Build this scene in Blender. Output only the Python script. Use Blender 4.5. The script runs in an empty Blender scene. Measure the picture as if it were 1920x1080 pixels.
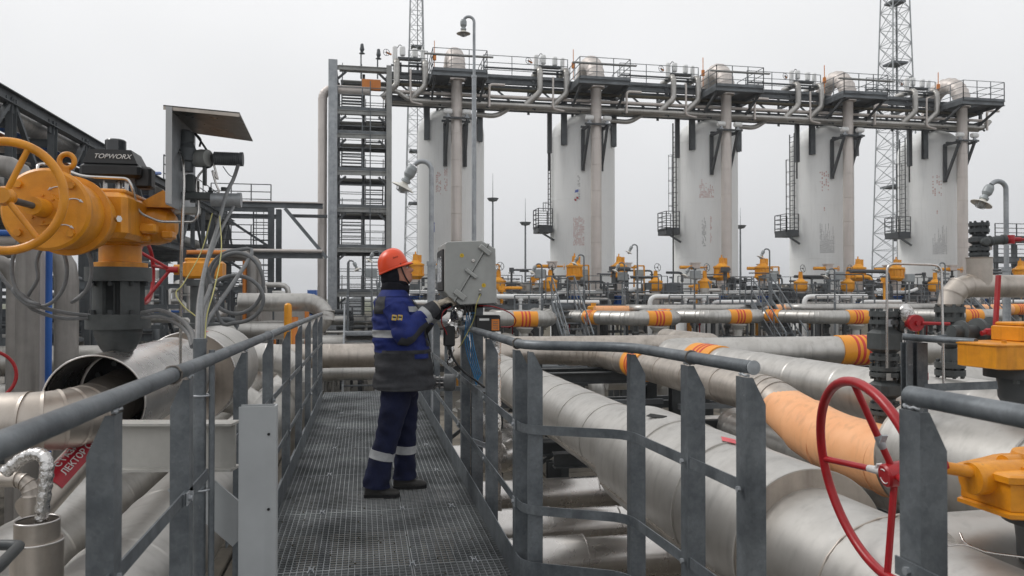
import bpy, math, random
from mathutils import Vector, Matrix, noise
V = Vector
rnd = random.Random(7)
SC = bpy.context.scene
COL = SC.collection
# ------------------------------------------------------------ camera
YAW, PITCH, F = math.radians(10.93), math.radians(0.64), 1440.0
EYE = V((0, 0, 1.5))
RT = V((math.cos(YAW), -math.sin(YAW), 0))
FW = V((math.sin(YAW) * math.cos(PITCH), math.cos(YAW) * math.cos(PITCH), math.sin(PITCH)))
UPV = RT.cross(FW)
cd = bpy.data.cameras.new('camera'); cam = bpy.data.objects.new('camera', cd); COL.objects.link(cam)
cd.sensor_width = 36; cd.lens = 27; cd.clip_start = 0.05; cd.clip_end = 3000
cam.matrix_world = Matrix(((RT.x, UPV.x, -FW.x, 0), (RT.y, UPV.y, -FW.y, 0), (RT.z, UPV.z, -FW.z, 1.5), (0, 0, 0, 1)))
cd.dof.use_dof = True; cd.dof.focus_distance = 6.5; cd.dof.aperture_fstop = 6.3
SC.camera = cam
# ------------------------------------------------------------ overcast sky and soft sun
SC.view_settings.view_transform = 'Standard'; SC.view_settings.look = 'None'
SC.view_settings.gamma = 1; SC.view_settings.use_curve_mapping = False
SC.view_settings.exposure = 0.02
SUN_EL, SUN_AZ = math.radians(46), math.radians(-62)      # azimuth from +Y towards +X
w = bpy.data.worlds.new('World'); SC.world = w; w.use_nodes = True
nt = w.node_tree; nt.nodes.clear(); N = nt.nodes.new; L = nt.links.new
out = N('ShaderNodeOutputWorld'); bg = N('ShaderNodeBackground'); bg.inputs['Strength'].default_value = 0.12
sky = N('ShaderNodeTexSky'); sky.sky_type = 'NISHITA'; sky.sun_disc = False
sky.sun_elevation = SUN_EL; sky.sun_rotation = SUN_AZ; sky.dust_density = 6; sky.air_density = 1.5
hs = N('ShaderNodeHueSaturation'); hs.inputs['Saturation'].default_value = 0.10; L(sky.outputs[0], hs.inputs['Color'])
tc = N('ShaderNodeTexCoord'); sp = N('ShaderNodeSeparateXYZ'); L(tc.outputs['Generated'], sp.inputs[0])
rp = N('ShaderNodeValToRGB'); L(sp.outputs['Z'], rp.inputs[0])
rp.color_ramp.elements[0].position = 0.0; rp.color_ramp.elements[0].color = (6.5, 6.6, 6.8, 1)
rp.color_ramp.elements[1].position = 0.7; rp.color_ramp.elements[1].color = (8.7, 8.7, 8.7, 1)
e = rp.color_ramp.elements.new(0.32); e.color = (7.9, 7.95, 8.05, 1)
nz = N('ShaderNodeTexNoise'); nz.inputs['Scale'].default_value = 1.6; nz.inputs['Detail'].default_value = 3
L(tc.outputs['Generated'], nz.inputs['Vector'])
mr = N('ShaderNodeMapRange'); mr.inputs['From Min'].default_value = 0.3; mr.inputs['From Max'].default_value = 0.7
mr.inputs['To Min'].default_value = 0.88; mr.inputs['To Max'].default_value = 1.06; L(nz.outputs['Fac'], mr.inputs['Value'])
mv = N('ShaderNodeVectorMath'); mv.operation = 'SCALE'; L(rp.outputs[0], mv.inputs[0]); L(mr.outputs[0], mv.inputs['Scale'])
mx = N('ShaderNodeMix'); mx.data_type = 'RGBA'; mx.inputs['Factor'].default_value = 0.9
L(hs.outputs[0], mx.inputs['A']); L(mv.outputs[0], mx.inputs['B'])
L(mx.outputs['Result'], bg.inputs['Color']); L(bg.outputs[0], out.inputs[0])
sd = bpy.data.lights.new('sun', 'SUN'); sun = bpy.data.objects.new('sun', sd); COL.objects.link(sun)
sd.energy = 1.2; sd.angle = math.radians(18); sd.color = (1, 0.97, 0.93)
sdir = V((math.sin(SUN_AZ) * math.cos(SUN_EL), math.cos(SUN_AZ) * math.cos(SUN_EL), math.sin(SUN_EL)))
sun.rotation_euler = sdir.to_track_quat('Z', 'Y').to_euler(); sun.location = (0, 0, 30)
G = -2.6                                                   # ground level; the walkway floor is z = 0

# ------------------------------------------------------------ measuring helpers: photograph pixel -> place
def ray(px, py): return FW + RT * ((px - 960) / F) + UPV * ((540 - py) / F)
def at(px, py, d): return EYE + ray(px, py) * d
def atX(px, py, x): r = ray(px, py); return EYE + r * (x / r.x)
def atY(px, py, y): r = ray(px, py); return EYE + r * (y / r.y)
def raycyl(px, py, x0, z0, R_):                            # where the line of sight meets a pipe that runs along Y
    r = ray(px, py); a = r.x ** 2 + r.z ** 2; b = 2 * (r.x * -x0 + r.z * (1.5 - z0)); c = x0 ** 2 + (1.5 - z0) ** 2 - R_ ** 2
    return EYE + r * ((-b - math.sqrt(max(0, b * b - 4 * a * c))) / (2 * a))
def atZ(px, py, z): r = ray(px, py); return EYE + r * ((z - 1.5) / r.z)

# ------------------------------------------------------------ materials
MATS = {}
def mat(name, c1, c2=None, metal=0.0, rough=0.5, scale=6.0, bump=0.0, bscale=60, rvar=0.1, spec=0.5, stretch=None, spangle=0, streak=0, wear=None):
    m = bpy.data.materials.new(name); m.use_nodes = True; MATS[name] = m
    t = m.node_tree; b = t.nodes['Principled BSDF']; n = t.nodes.new; l = t.links.new
    c2 = c2 or tuple(x * 0.75 for x in c1)
    g = n('ShaderNodeNewGeometry'); pos = g.outputs['Position']
    if stretch:
        mp = n('ShaderNodeMapping'); mp.inputs['Scale'].default_value = stretch; l(pos, mp.inputs[0]); pos = mp.outputs[0]
    nz = n('ShaderNodeTexNoise'); nz.inputs['Scale'].default_value = scale; nz.inputs['Detail'].default_value = 6; nz.inputs['Roughness'].default_value = 0.65
    l(pos, nz.inputs['Vector'])
    rp = n('ShaderNodeValToRGB'); rp.color_ramp.elements[0].position = 0.35; rp.color_ramp.elements[1].position = 0.68
    rp.color_ramp.elements[0].color = (*c2, 1); rp.color_ramp.elements[1].color = (*c1, 1); l(nz.outputs['Fac'], rp.inputs[0])
    col = rp.outputs[0]
    if spangle:
        vo = n('ShaderNodeTexVoronoi'); vo.inputs['Scale'].default_value = spangle; l(g.outputs['Position'], vo.inputs['Vector'])
        bw = n('ShaderNodeRGBToBW'); l(vo.outputs['Color'], bw.inputs[0])
        r2 = n('ShaderNodeMapRange'); r2.inputs['To Min'].default_value = 0.89; r2.inputs['To Max'].default_value = 1.11; l(bw.outputs[0], r2.inputs['Value'])
        vm = n('ShaderNodeVectorMath'); vm.operation = 'SCALE'; l(col, vm.inputs[0]); l(r2.outputs[0], vm.inputs['Scale']); col = vm.outputs[0]
    if streak:
        mp = n('ShaderNodeMapping'); mp.inputs['Scale'].default_value = (9, 9, 0.7); l(g.outputs['Position'], mp.inputs[0])
        n3 = n('ShaderNodeTexNoise'); n3.inputs['Scale'].default_value = 1.2; n3.inputs['Detail'].default_value = 5; l(mp.outputs[0], n3.inputs['Vector'])
        r3 = n('ShaderNodeMapRange'); r3.inputs['From Min'].default_value = 0.52; r3.inputs['From Max'].default_value = 0.75
        r3.inputs['To Min'].default_value = 1.0; r3.inputs['To Max'].default_value = 1 - streak; l(n3.outputs['Fac'], r3.inputs['Value'])
        vm = n('ShaderNodeVectorMath'); vm.operation = 'SCALE'; l(col, vm.inputs[0]); l(r3.outputs[0], vm.inputs['Scale']); col = vm.outputs[0]
    if wear:
        n4 = n('ShaderNodeTexNoise'); n4.inputs['Scale'].default_value = wear[1]; n4.inputs['Detail'].default_value = 8; n4.inputs['Roughness'].default_value = 0.75; l(g.outputs['Position'], n4.inputs['Vector'])
        r4 = n('ShaderNodeMapRange'); r4.inputs['From Min'].default_value = wear[2]; r4.inputs['From Max'].default_value = wear[2] + 0.06; l(n4.outputs['Fac'], r4.inputs['Value'])
        mm = n('ShaderNodeMix'); mm.data_type = 'RGBA'; l(r4.outputs[0], mm.inputs['Factor']); l(col, mm.inputs['A']); mm.inputs['B'].default_value = (*wear[0], 1); col = mm.outputs['Result']
    l(col, b.inputs['Base Color'])
    b.inputs['Metallic'].default_value = metal
    b.inputs['Specular IOR Level'].default_value = spec
    mr = n('ShaderNodeMapRange'); mr.inputs['To Min'].default_value = max(0.03, rough - rvar); mr.inputs['To Max'].default_value = rough + rvar
    n2 = n('ShaderNodeTexNoise'); n2.inputs['Scale'].default_value = scale * 2.3; n2.inputs['Detail'].default_value = 4; l(pos, n2.inputs['Vector'])
    l(n2.outputs['Fac'], mr.inputs['Value']); l(mr.outputs[0], b.inputs['Roughness'])
    if bump:
        bn = n('ShaderNodeTexNoise'); bn.inputs['Scale'].default_value = bscale; bn.inputs['Detail'].default_value = 4; l(pos, bn.inputs['Vector'])
        bp = n('ShaderNodeBump'); bp.inputs['Strength'].default_value = 1; bp.inputs['Distance'].default_value = bump; l(bn.outputs['Fac'], bp.inputs['Height'])
        l(bp.outputs[0], b.inputs['Normal'])
    return m
mat('galvanised', (0.19, 0.208, 0.222), (0.088, 0.1, 0.112), metal=0.45, rough=0.48, scale=5, spangle=75, streak=0.3, bump=0.0006, bscale=120, wear=((0.5, 0.5, 0.49), 9, 0.66))
mat('galvanised_light', (0.42, 0.44, 0.46), (0.28, 0.3, 0.32), metal=0.45, rough=0.5, scale=4, spangle=40, streak=0.2)
mat('galvanised_far', (0.20, 0.22, 0.235), (0.12, 0.13, 0.14), metal=0.3, rough=0.6, scale=1.2)
mat('grating_steel', (0.40, 0.42, 0.43), (0.13, 0.14, 0.145), metal=0.5, rough=0.5, scale=1.7, wear=((0.3, 0.25, 0.18), 4, 0.68))
mat('aluminium', (0.575, 0.56, 0.535), (0.47, 0.455, 0.43), metal=0.82, rough=0.43, scale=3.2, bump=0.0010, bscale=2.0, rvar=0.06, streak=0.17, wear=((0.36, 0.34, 0.31), 4.5, 0.69))
mat('aluminium_bright', (0.68, 0.66, 0.64), (0.52, 0.50, 0.485), metal=0.94, rough=0.28, scale=2.2, bump=0.0008, bscale=3, rvar=0.08)
mat('aluminium_warm', (0.56, 0.51, 0.46), (0.40, 0.36, 0.32), metal=0.85, rough=0.42, scale=3, bump=0.0014, bscale=2.6, rvar=0.1, streak=0.25)
mat('aluminium_far', (0.54, 0.53, 0.51), (0.38, 0.37, 0.35), metal=0.75, rough=0.42, scale=0.9, streak=0.25)
mat('riser_cladding', (0.66, 0.61, 0.575), (0.57, 0.525, 0.495), metal=0.35, rough=0.5, scale=0.6, streak=0.12)
mat('tank_paint', (0.83, 0.84, 0.835), (0.79, 0.80, 0.795), rough=0.5, scale=0.5, streak=0.07)
mat('white_paint', (0.50, 0.49, 0.46), (0.38, 0.37, 0.345), rough=0.5, scale=3, streak=0.15, wear=((0.3, 0.2, 0.13), 5, 0.70))
mat('grey_paint', (0.42, 0.44, 0.45), (0.36, 0.375, 0.385), rough=0.45, scale=3, streak=0.12)
mat('cabinet_grey', (0.36, 0.37, 0.36), (0.30, 0.31, 0.30), rough=0.55, scale=5, bump=0.0004, bscale=300, streak=0.12)
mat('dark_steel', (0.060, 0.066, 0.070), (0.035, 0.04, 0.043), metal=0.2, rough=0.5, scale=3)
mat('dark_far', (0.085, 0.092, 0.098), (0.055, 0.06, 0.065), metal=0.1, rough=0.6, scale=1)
mat('rack_steel', (0.13, 0.143, 0.153), (0.07, 0.078, 0.085), metal=0.2, rough=0.55, scale=1.5, streak=0.3)
mat('pipe_dull', (0.30, 0.285, 0.27), (0.2, 0.19, 0.18), metal=0.5, rough=0.5, scale=1.5, streak=0.3)
mat('valve_grey', (0.075, 0.084, 0.085), (0.04, 0.045, 0.046), rough=0.5, scale=6, bump=0.001, bscale=80, wear=((0.16, 0.12, 0.09), 9, 0.69))
mat('black_plastic', (0.012, 0.013, 0.014), (0.008, 0.008, 0.009), rough=0.42, scale=8)
mat('yellow_paint', (0.76, 0.31, 0.012), (0.56, 0.21, 0.009), rough=0.38, scale=7, bump=0.0012, bscale=110, streak=0.35, wear=((0.14, 0.06, 0.02), 14, 0.665))
mat('yellow_bright', (0.86, 0.38, 0.018), (0.72, 0.29, 0.014), rough=0.42, scale=2, streak=0.2)
mat('band_orange', (0.85, 0.34, 0.022), (0.78, 0.30, 0.02), rough=0.45, scale=3)
mat('salmon_coating', (0.90, 0.47, 0.235), (0.82, 0.39, 0.175), rough=0.5, scale=2.6, bump=0.001, bscale=6, streak=0.2, wear=((0.55, 0.28, 0.15), 7, 0.66))
mat('red_paint', (0.40, 0.014, 0.02), (0.30, 0.01, 0.014), rough=0.34, scale=7, bump=0.0006, bscale=60, wear=((0.2, 0.09, 0.07), 14, 0.70))
mat('red_stripe', (0.62, 0.05, 0.03), (0.55, 0.04, 0.025), rough=0.5)
mat('blue_paint', (0.012, 0.11, 0.42), (0.01, 0.08, 0.33), rough=0.45, scale=2)
mat('orange_pipe', (0.70, 0.24, 0.04), (0.6, 0.19, 0.03), rough=0.5, scale=2)
mat('cable_grey', (0.17, 0.175, 0.18), (0.12, 0.125, 0.13), rough=0.5, scale=20)
mat('cable_blue', (0.03, 0.22, 0.45), (0.02, 0.17, 0.38), rough=0.4)
mat('cable_yellow', (0.45, 0.42, 0.14), (0.35, 0.33, 0.1), rough=0.5)
mat('cable_red', (0.3, 0.01, 0.015), rough=0.4)
mat('foil', (0.75, 0.74, 0.73), (0.55, 0.54, 0.53), metal=1, rough=0.26, scale=15, bump=0.010, bscale=30)
mat('lagging', (0.22, 0.2, 0.18), (0.1, 0.09, 0.08), rough=0.9, scale=30, bump=0.02, bscale=60)
mat('stainless', (0.62, 0.60, 0.58), (0.5, 0.48, 0.46), metal=1, rough=0.25, scale=10)
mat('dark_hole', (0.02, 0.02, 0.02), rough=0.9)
mat('sticker_white', (0.75, 0.75, 0.74), rough=0.4)
mat('sticker_yellow', (0.75, 0.5, 0.02), rough=0.4)
mat('sticker_orange', (0.7, 0.22, 0.03), rough=0.4)
mat('sign_red', (0.38, 0.010, 0.024), rough=0.4)
mat('pink_label', (0.75, 0.08, 0.10), rough=0.4)
mat('print_red', (0.50, 0.22, 0.20), (0.60, 0.45, 0.43), rough=0.5, scale=3)
mat('print_grey', (0.24, 0.25, 0.26), (0.42, 0.42, 0.42), rough=0.5, scale=3)
mat('print_blue', (0.12, 0.17, 0.5), rough=0.5)
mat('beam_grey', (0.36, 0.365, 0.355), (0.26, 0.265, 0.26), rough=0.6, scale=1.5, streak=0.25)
mat('mast_hazy_grey', (0.40, 0.42, 0.44), (0.3, 0.32, 0.33), rough=0.6, scale=1)  # far masts' steel grey, lightened so the haze is in the colour
mat('concrete', (0.17, 0.155, 0.13), (0.10, 0.092, 0.078), rough=0.85, scale=0.8, bump=0.003, bscale=40)
mat('slab', (0.21, 0.185, 0.15), (0.12, 0.108, 0.09), rough=0.85, scale=1.5, bump=0.003, bscale=40)
mat('soil', (0.10, 0.085, 0.06), (0.055, 0.05, 0.03), rough=0.95, scale=0.15, bump=0.03, bscale=3)
mat('grass', (0.09, 0.10, 0.035), (0.06, 0.062, 0.025), rough=0.95, scale=0.5)
mat('hood_metal', (0.085, 0.08, 0.07), (0.05, 0.047, 0.042), metal=0.6, rough=0.3, scale=6)
mat('glass_dark', (0.02, 0.024, 0.028), rough=0.12, spec=0.8)
mat('lamp_glass', (0.5, 0.5, 0.48), rough=0.2)
mat('lamp_shade', (0.7, 0.68, 0.62), (0.6, 0.58, 0.53), rough=0.4)
mat('lamp_grey', (0.34, 0.37, 0.38), (0.28, 0.3, 0.31), rough=0.5, metal=0.3)
M = MATS

# ------------------------------------------------------------ mesh helpers
WO = {}
def frame(t, up=V((0, 0, 1))):
    t = t.normalized()
    if abs(t.dot(up)) > 0.999: up = V((0, 1, 0))
    s = t.cross(up).normalized(); return t, s, s.cross(t).normalized()
class MB:
    def __init__(s): s.v = []; s.f = []; s.s = []
    def add(s, vs, fs, sm=False):
        o = len(s.v); s.v += [tuple(p) for p in vs]
        for f in fs: s.f.append(tuple(i + o for i in f)); s.s.append(sm)
        return s
    def box(s, c, size, rz=0, rx=0, ry=0):
        c = V(c); R = Matrix.Rotation(rz, 3, 'Z') @ Matrix.Rotation(rx, 3, 'X') @ Matrix.Rotation(ry, 3, 'Y')
        h = [x / 2 for x in size]
        vs = [c + R @ V((x * h[0], y * h[1], z * h[2])) for x in (-1, 1) for y in (-1, 1) for z in (-1, 1)]
        return s.add(vs, [(0, 1, 3, 2), (4, 6, 7, 5), (0, 4, 5, 1), (2, 3, 7, 6), (0, 2, 6, 4), (1, 5, 7, 3)])
    def bbox(s, c, size, bev=0.01, rz=0, rx=0, ry=0):      # box with chamfered edges
        c = V(c); R = Matrix.Rotation(rz, 3, 'Z') @ Matrix.Rotation(rx, 3, 'X') @ Matrix.Rotation(ry, 3, 'Y')
        hx, hy, hz = [x / 2 for x in size]; b = min(bev, hx * .9, hy * .9, hz * .9)
        rings = []
        for z, k in ((-hz, b), (-hz + b, 0), (hz - b, 0), (hz, b)):
            X, Y = hx - k, hy - k
            rings.append([(X - b, -Y), (X, -Y + b), (X, Y - b), (X - b, Y), (-X + b, Y), (-X, Y - b), (-X, -Y + b), (-X + b, -Y)])
            rings[-1] = [c + R @ V((x, y, z)) for x, y in rings[-1]]
        vs = sum(rings, []); fs = []
        for r in range(3):
            for i in range(8): j = (i + 1) % 8; fs.append((r * 8 + i, r * 8 + j, r * 8 + 8 + j, r * 8 + 8 + i))
        fs += [tuple(range(7, -1, -1)), tuple(range(24, 32))]
        return s.add(vs, fs)
    def extr(s, p0, p1, poly, up=V((0, 0, 1)), caps=True):
        p0, p1 = V(p0), V(p1); t, sd, u = frame(p1 - p0, V(up)); n = len(poly)
        vs = [p + sd * a + u * b for p in (p0, p1) for a, b in poly]
        fs = [(i, (i + 1) % n, n + (i + 1) % n, n + i) for i in range(n)]
        if caps: fs += [tuple(range(n - 1, -1, -1)), tuple(range(n, 2 * n))]
        return s.add(vs, fs)
    def beam(s, p0, p1, w=0.1, h=None, up=V((0, 0, 1))):
        h = h or w; a, b = w / 2, h / 2
        return s.extr(p0, p1, [(-a, -b), (a, -b), (a, b), (-a, b)], up)
    def ibeam(s, p0, p1, w, h, t=0.012, up=V((0, 0, 1))):
        a, b, k = w / 2, h / 2, t / 2
        return s.extr(p0, p1, [(-a, -b), (a, -b), (a, -b + t), (k, -b + t), (k, b - t), (a, b - t), (a, b), (-a, b), (-a, b - t), (-k, b - t), (-k, -b + t), (-a, -b + t)], up)
    def chan(s, p0, p1, w, h, t=0.01, up=V((0, 0, 1))):     # channel: web at -side, open to +side
        a, b = w / 2, h / 2
        return s.extr(p0, p1, [(-a, -b), (a, -b), (a, -b + t), (-a + t, -b + t), (-a + t, b - t), (a, b - t), (a, b), (-a, b)], up)
    def lathe(s, prof, o, ax=(0, 0, 1), n=24, sm=True, share=False, ref=None):
        o = V(o); t, a, b = frame(V(ax), V(ref) if ref else V((0, 0, 1)))
        ring = lambda r, h: [o + t * h + (a * math.cos(2 * math.pi * i / n) + b * math.sin(2 * math.pi * i / n)) * r for i in range(n)]
        if share:
            vs = sum([ring(r, h) for r, h in prof], []); fs = []
            for k in range(len(prof) - 1):
                for i in range(n): j = (i + 1) % n; fs.append((k * n + i, k * n + j, k * n + n + j, k * n + n + i))
            return s.add(vs, fs, sm)
        for k in range(len(prof) - 1):
            (r0, h0), (r1, h1) = prof[k], prof[k + 1]
            if r0 < 1e-6: s.add([o + t * h0] + ring(r1, h1), [(0, 1 + i, 1 + (i + 1) % n) for i in range(n)], False)
            elif r1 < 1e-6: s.add([o + t * h1] + ring(r0, h0), [(0, 1 + (i + 1) % n, 1 + i) for i in range(n)], False)
            else: s.add(ring(r0, h0) + ring(r1, h1), [(i, (i + 1) % n, n + (i + 1) % n, n + i) for i in range(n)], sm)
        return s
    def cyl(s, p0, p1, r, r2=None, n=16):
        p0, p1 = V(p0), V(p1); r2 = r if r2 is None else r2; L_ = (p1 - p0).length
        return s.lathe([(0, 0), (r, 0), (r2, L_), (0, L_)], p0, p1 - p0, n)
    def tube(s, pts, r, n=8, closed=False, sm=True):
        P = [V(p) for p in pts]; m = len(P); u = None; vs = []
        for i in range(m):
            a = P[(i - 1) % m] if (closed or i) else P[0]; b = P[(i + 1) % m] if (closed or i < m - 1) else P[-1]
            t = (b - a).normalized()
            if u is None: _, sd, u = frame(t)
            u = (u - t * u.dot(t)).normalized(); sd = t.cross(u)
            rr = r[i] if isinstance(r, (list, tuple)) else r
            vs += [P[i] + (sd * math.cos(2 * math.pi * k / n) + u * math.sin(2 * math.pi * k / n)) * rr for k in range(n)]
        fs = []
        for i in range(m if closed else m - 1):
            j = (i + 1) % m
            for k in range(n): q = (k + 1) % n; fs.append((i * n + k, i * n + q, j * n + q, j * n + k))
        s.add(vs, fs, sm)
        if not closed:
            s.add(vs[:n], [tuple(range(n - 1, -1, -1))]); s.add(vs[-n:], [tuple(range(n))])
        return s
    def ell(s, c, r, n=16, m=10, R=None):
        c = V(c); vs = []; R = R or Matrix.Identity(3)
        for j in range(m + 1):
            th = math.pi * j / m
            for i in range(n):
                ph = 2 * math.pi * i / n
                vs.append(c + R @ V((r[0] * math.sin(th) * math.cos(ph), r[1] * math.sin(th) * math.sin(ph), r[2] * math.cos(th))))
        fs = [(j * n + i, j * n + n + i, j * n + n + (i + 1) % n, j * n + (i + 1) % n) for j in range(m) for i in range(n)]
        return s.add(vs, fs, True)
    def torus(s, c, ax, R_, r, n=48, k=10):
        c = V(c); t, a, b = frame(V(ax))
        return s.tube([c + (a * math.cos(2 * math.pi * i / n) + b * math.sin(2 * math.pi * i / n)) * R_ for i in range(n)], r, k, True)
    def hexes(s, c, ax, R_, n, r, h, ph=0.0, k=6):          # ring of bolt heads
        c = V(c); t, a, b = frame(V(ax))
        for i in range(n):
            q = 2 * math.pi * (i + ph) / n; p = c + (a * math.cos(q) + b * math.sin(q)) * R_
            s.lathe([(0, 0), (r, 0), (r, h), (0, h)], p, t, k, sm=False)
        return s
    def build(s, name, m, parent=None, kind=None, label=None, mods=None):
        me = bpy.data.meshes.new(name)
        if parent is not None: o_ = WO[parent.name]
        elif s.v:
            xs = [p[0] for p in s.v]; ys = [p[1] for p in s.v]; zs = [p[2] for p in s.v]
            o_ = V(((min(xs) + max(xs)) / 2, (min(ys) + max(ys)) / 2, min(zs)))
        me.from_pydata([(p[0] - o_.x, p[1] - o_.y, p[2] - o_.z) for p in s.v], [], s.f)
        me.polygons.foreach_set('use_smooth', s.s)
        me.materials.append(M[m] if isinstance(m, str) else m); me.update()
        o = bpy.data.objects.new(name, me); COL.objects.link(o)
        if parent is not None: o.parent = parent
        else: o.location = o_
        WO[o.name] = o_.copy()
        if kind: o['kind'] = kind
        if label: o['label'] = label
        return o
def tag(o, label=None, cat=None, group=None, kind=None):
    if label: o['label'] = label
    if cat: o['category'] = cat
    if group: o['group'] = group
    if kind: o['kind'] = kind
    return o
def thing(name, label, cat, loc=(0, 0, 0), group=None, kind=None):
    o = bpy.data.objects.new(name, None); COL.objects.link(o); o.location = loc; o.empty_display_size = 0.2
    WO[o.name] = V(loc); return tag(o, label, cat, group, kind)
KIDS = {}
def copy_tree(root, loc, rz=0, label=None, group=None, scale=None, top=True):
    kids = {}
    for o in list(bpy.data.objects):
        if o.parent: kids.setdefault(o.parent.name, []).append(o)
    def rec(o, par):
        c = o.copy(); COL.objects.link(c)
        if par: c.parent = par
        for ch in kids.get(o.name, []): rec(ch, c)
        return c
    r = rec(root, None); r.location = loc; r.rotation_euler = (0, 0, rz)
    if scale: r.scale = (scale,) * 3
    if label: r['label'] = label
    if group: r['group'] = group
    WO[r.name] = V(loc)
    return r
def inst(src, loc, name=None, parent=None, rz=0, label=None):  # one alike piece sharing mesh data, at an offset from the source's place
    c = src.copy(); COL.objects.link(c); c.location = V(loc); c.rotation_euler = (0, 0, rz)
    if parent is not None: c.parent = parent
    return c
def arc(c, a, b, R_, t0, t1, n=10):
    c, a, b = V(c), V(a), V(b)
    return [c + (a * math.cos(t0 + (t1 - t0) * i / n) + b * math.sin(t0 + (t1 - t0) * i / n)) * R_ for i in range(n + 1)]
def rounded(pts, r, n=5):
    P = [V(p) for p in pts]; o = [P[0]]
    for i in range(1, len(P) - 1):
        a, b, c = P[i - 1], P[i], P[i + 1]; d0 = (a - b).normalized(); d1 = (c - b).normalized()
        k = min(r, (a - b).length * .49, (c - b).length * .49)
        for j in range(n + 1):
            t = j / n; o.append((b + d0 * k) * (1 - t) ** 2 + b * 2 * t * (1 - t) + (b + d1 * k) * t ** 2)
    return o + [P[-1]]
def spline(pts, n=8):
    P = [V(p) for p in pts]; P = [P[0] * 2 - P[1]] + P + [P[-1] * 2 - P[-2]]; o = []
    for i in range(1, len(P) - 2):
        for j in range(n):
            t = j / n; a, b, c, d = P[i - 1], P[i], P[i + 1], P[i + 2]
            o.append(0.5 * ((2 * b) + (c - a) * t + (2 * a - 5 * b + 4 * c - d) * t * t + (3 * b - a - 3 * c + d) * t ** 3))
    return o + [P[-2]]
# pipe cladding: sheets on the straights, gores in the elbows, each a piece of its own
def stations(pts, bend, sheet, gores):
    P = [V(p) for p in pts]; out = []; cur = P[0]; tdir = (P[1] - P[0]).normalized()
    def straight(a, b):
        L_ = (b - a).length; n = max(1, round(L_ / sheet)); d = (b - a).normalized()
        for k in range(n): out.append((a + (b - a) * (k / n), d, 's'))
    for i in range(1, len(P) - 1):
        b = P[i]; d0 = (b - P[i - 1]).normalized(); d1 = (P[i + 1] - b).normalized(); ang = d0.angle(d1)
        if ang < 0.02: straight(cur, b); cur = b; continue
        k = bend * math.tan(ang / 2); a0 = b - d0 * k; straight(cur, a0)
        ax = d0.cross(d1).normalized(); cen = a0 + ax.cross(d0) * bend; m = max(2, round(gores * ang / (math.pi / 2)))
        for j in range(m):
            R_ = Matrix.Rotation(ang * j / m, 3, ax); out.append((cen + R_ @ (a0 - cen), R_ @ d0, 'e'))
        cur = b + d1 * k
    straight(cur, P[-1]); out.append((P[-1], (P[-1] - P[-2]).normalized(), 's'))
    return out
def clad(root, pts, R_, m='aluminium', sheet=1.0, bend=None, gores=6, n=36, name='cladding_sheet', single=False, lip=0.004, ends=True):
    st = stations(pts, bend or R_ * 2.2, sheet, gores); mb = MB(); first = None; u = None
    for k in range(len(st) - 1):
        (p, t, _), (q, t2, _) = st[k], st[k + 1]
        if u is None: _, s_, u = frame(t)
        u0 = (u - t * u.dot(t)).normalized(); s0 = t.cross(u0); u1 = (u0 - t2 * u0.dot(t2)).normalized(); s1 = t2.cross(u1); u = u1
        if not single: mb = MB()
        ring = lambda c, a, b, r: [c + (a * math.cos(2 * math.pi * i / n) + b * math.sin(2 * math.pi * i / n)) * r for i in range(n)]
        q2 = q + t2 * lip * 3
        fs = [(i, (i + 1) % n, n + (i + 1) % n, n + i) for i in range(n)]
        mb.add(ring(p, s0, u0, R_) + ring(q2, s1, u1, R_ + lip), fs, True)
        bw = min(0.012, R_ * 0.03)
        mb.add(ring(q - t2 * bw, s1, u1, R_ + lip * .98) + ring(q2, s1, u1, R_ + lip * 2.2), fs, True)
        mb.add(ring(q2, s1, u1, R_ + lip * 2.2) + ring(q2 + t2 * .001, s1, u1, R_ * 0.97), fs, False)
        if ends and k == 0: mb.add(ring(p, s0, u0, R_), [tuple(range(n - 1, -1, -1))])
        if ends and k == len(st) - 2: mb.add(ring(q2, s1, u1, R_), [tuple(range(n))])
        if not single: mb.build(name, m, root)
    if single: mb.build('pipe_cladding' if name == 'cladding_sheet' else name, m, root)
    return root
def band(root, p, d, R_, L_, stripes=True):
    p, d = V(p), V(d).normalized(); r = R_ + 0.012
    b = MB().lathe([(R_ - .01, 0), (r, 0), (r, L_), (R_ - .01, L_)], p - d * L_ / 2, d, 40).build('colour_band', 'band_orange', root)
    if stripes:
        for k in (-1, 0, 1):
            MB().lathe([(r - .005, -L_ * .035), (r + .004, -L_ * .035), (r + .004, L_ * .035), (r - .005, L_ * .035)], p + d * L_ * .15 * k, d, 40).build('red_stripe', 'red_stripe', b)
    return b
def text(root, body, size, p, xdir, nrm, m, name='lettering', depth=0.002, align='CENTER', label=None, shear=0):
    c = bpy.data.curves.new(name, 'FONT'); c.body = body; c.size = size; c.extrude = depth; c.align_x = align; c.align_y = 'CENTER'; c.shear = shear
    t = bpy.data.objects.new('tmp', c); me = bpy.data.meshes.new_from_object(t); bpy.data.objects.remove(t)
    x = V(xdir).normalized(); z = V(nrm).normalized(); y = z.cross(x).normalized(); z = x.cross(y)
    me.transform(Matrix(((x.x, y.x, z.x, p[0]), (x.y, y.y, z.y, p[1]), (x.z, y.z, z.z, p[2]), (0, 0, 0, 1))))
    me.transform(Matrix.Translation(-WO[root.name])); me.materials.clear(); me.materials.append(M[m])
    o = bpy.data.objects.new(name, me); COL.objects.link(o); o.parent = root; WO[o.name] = WO[root.name].copy()
    if label: o['label'] = label
    return o
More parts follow.
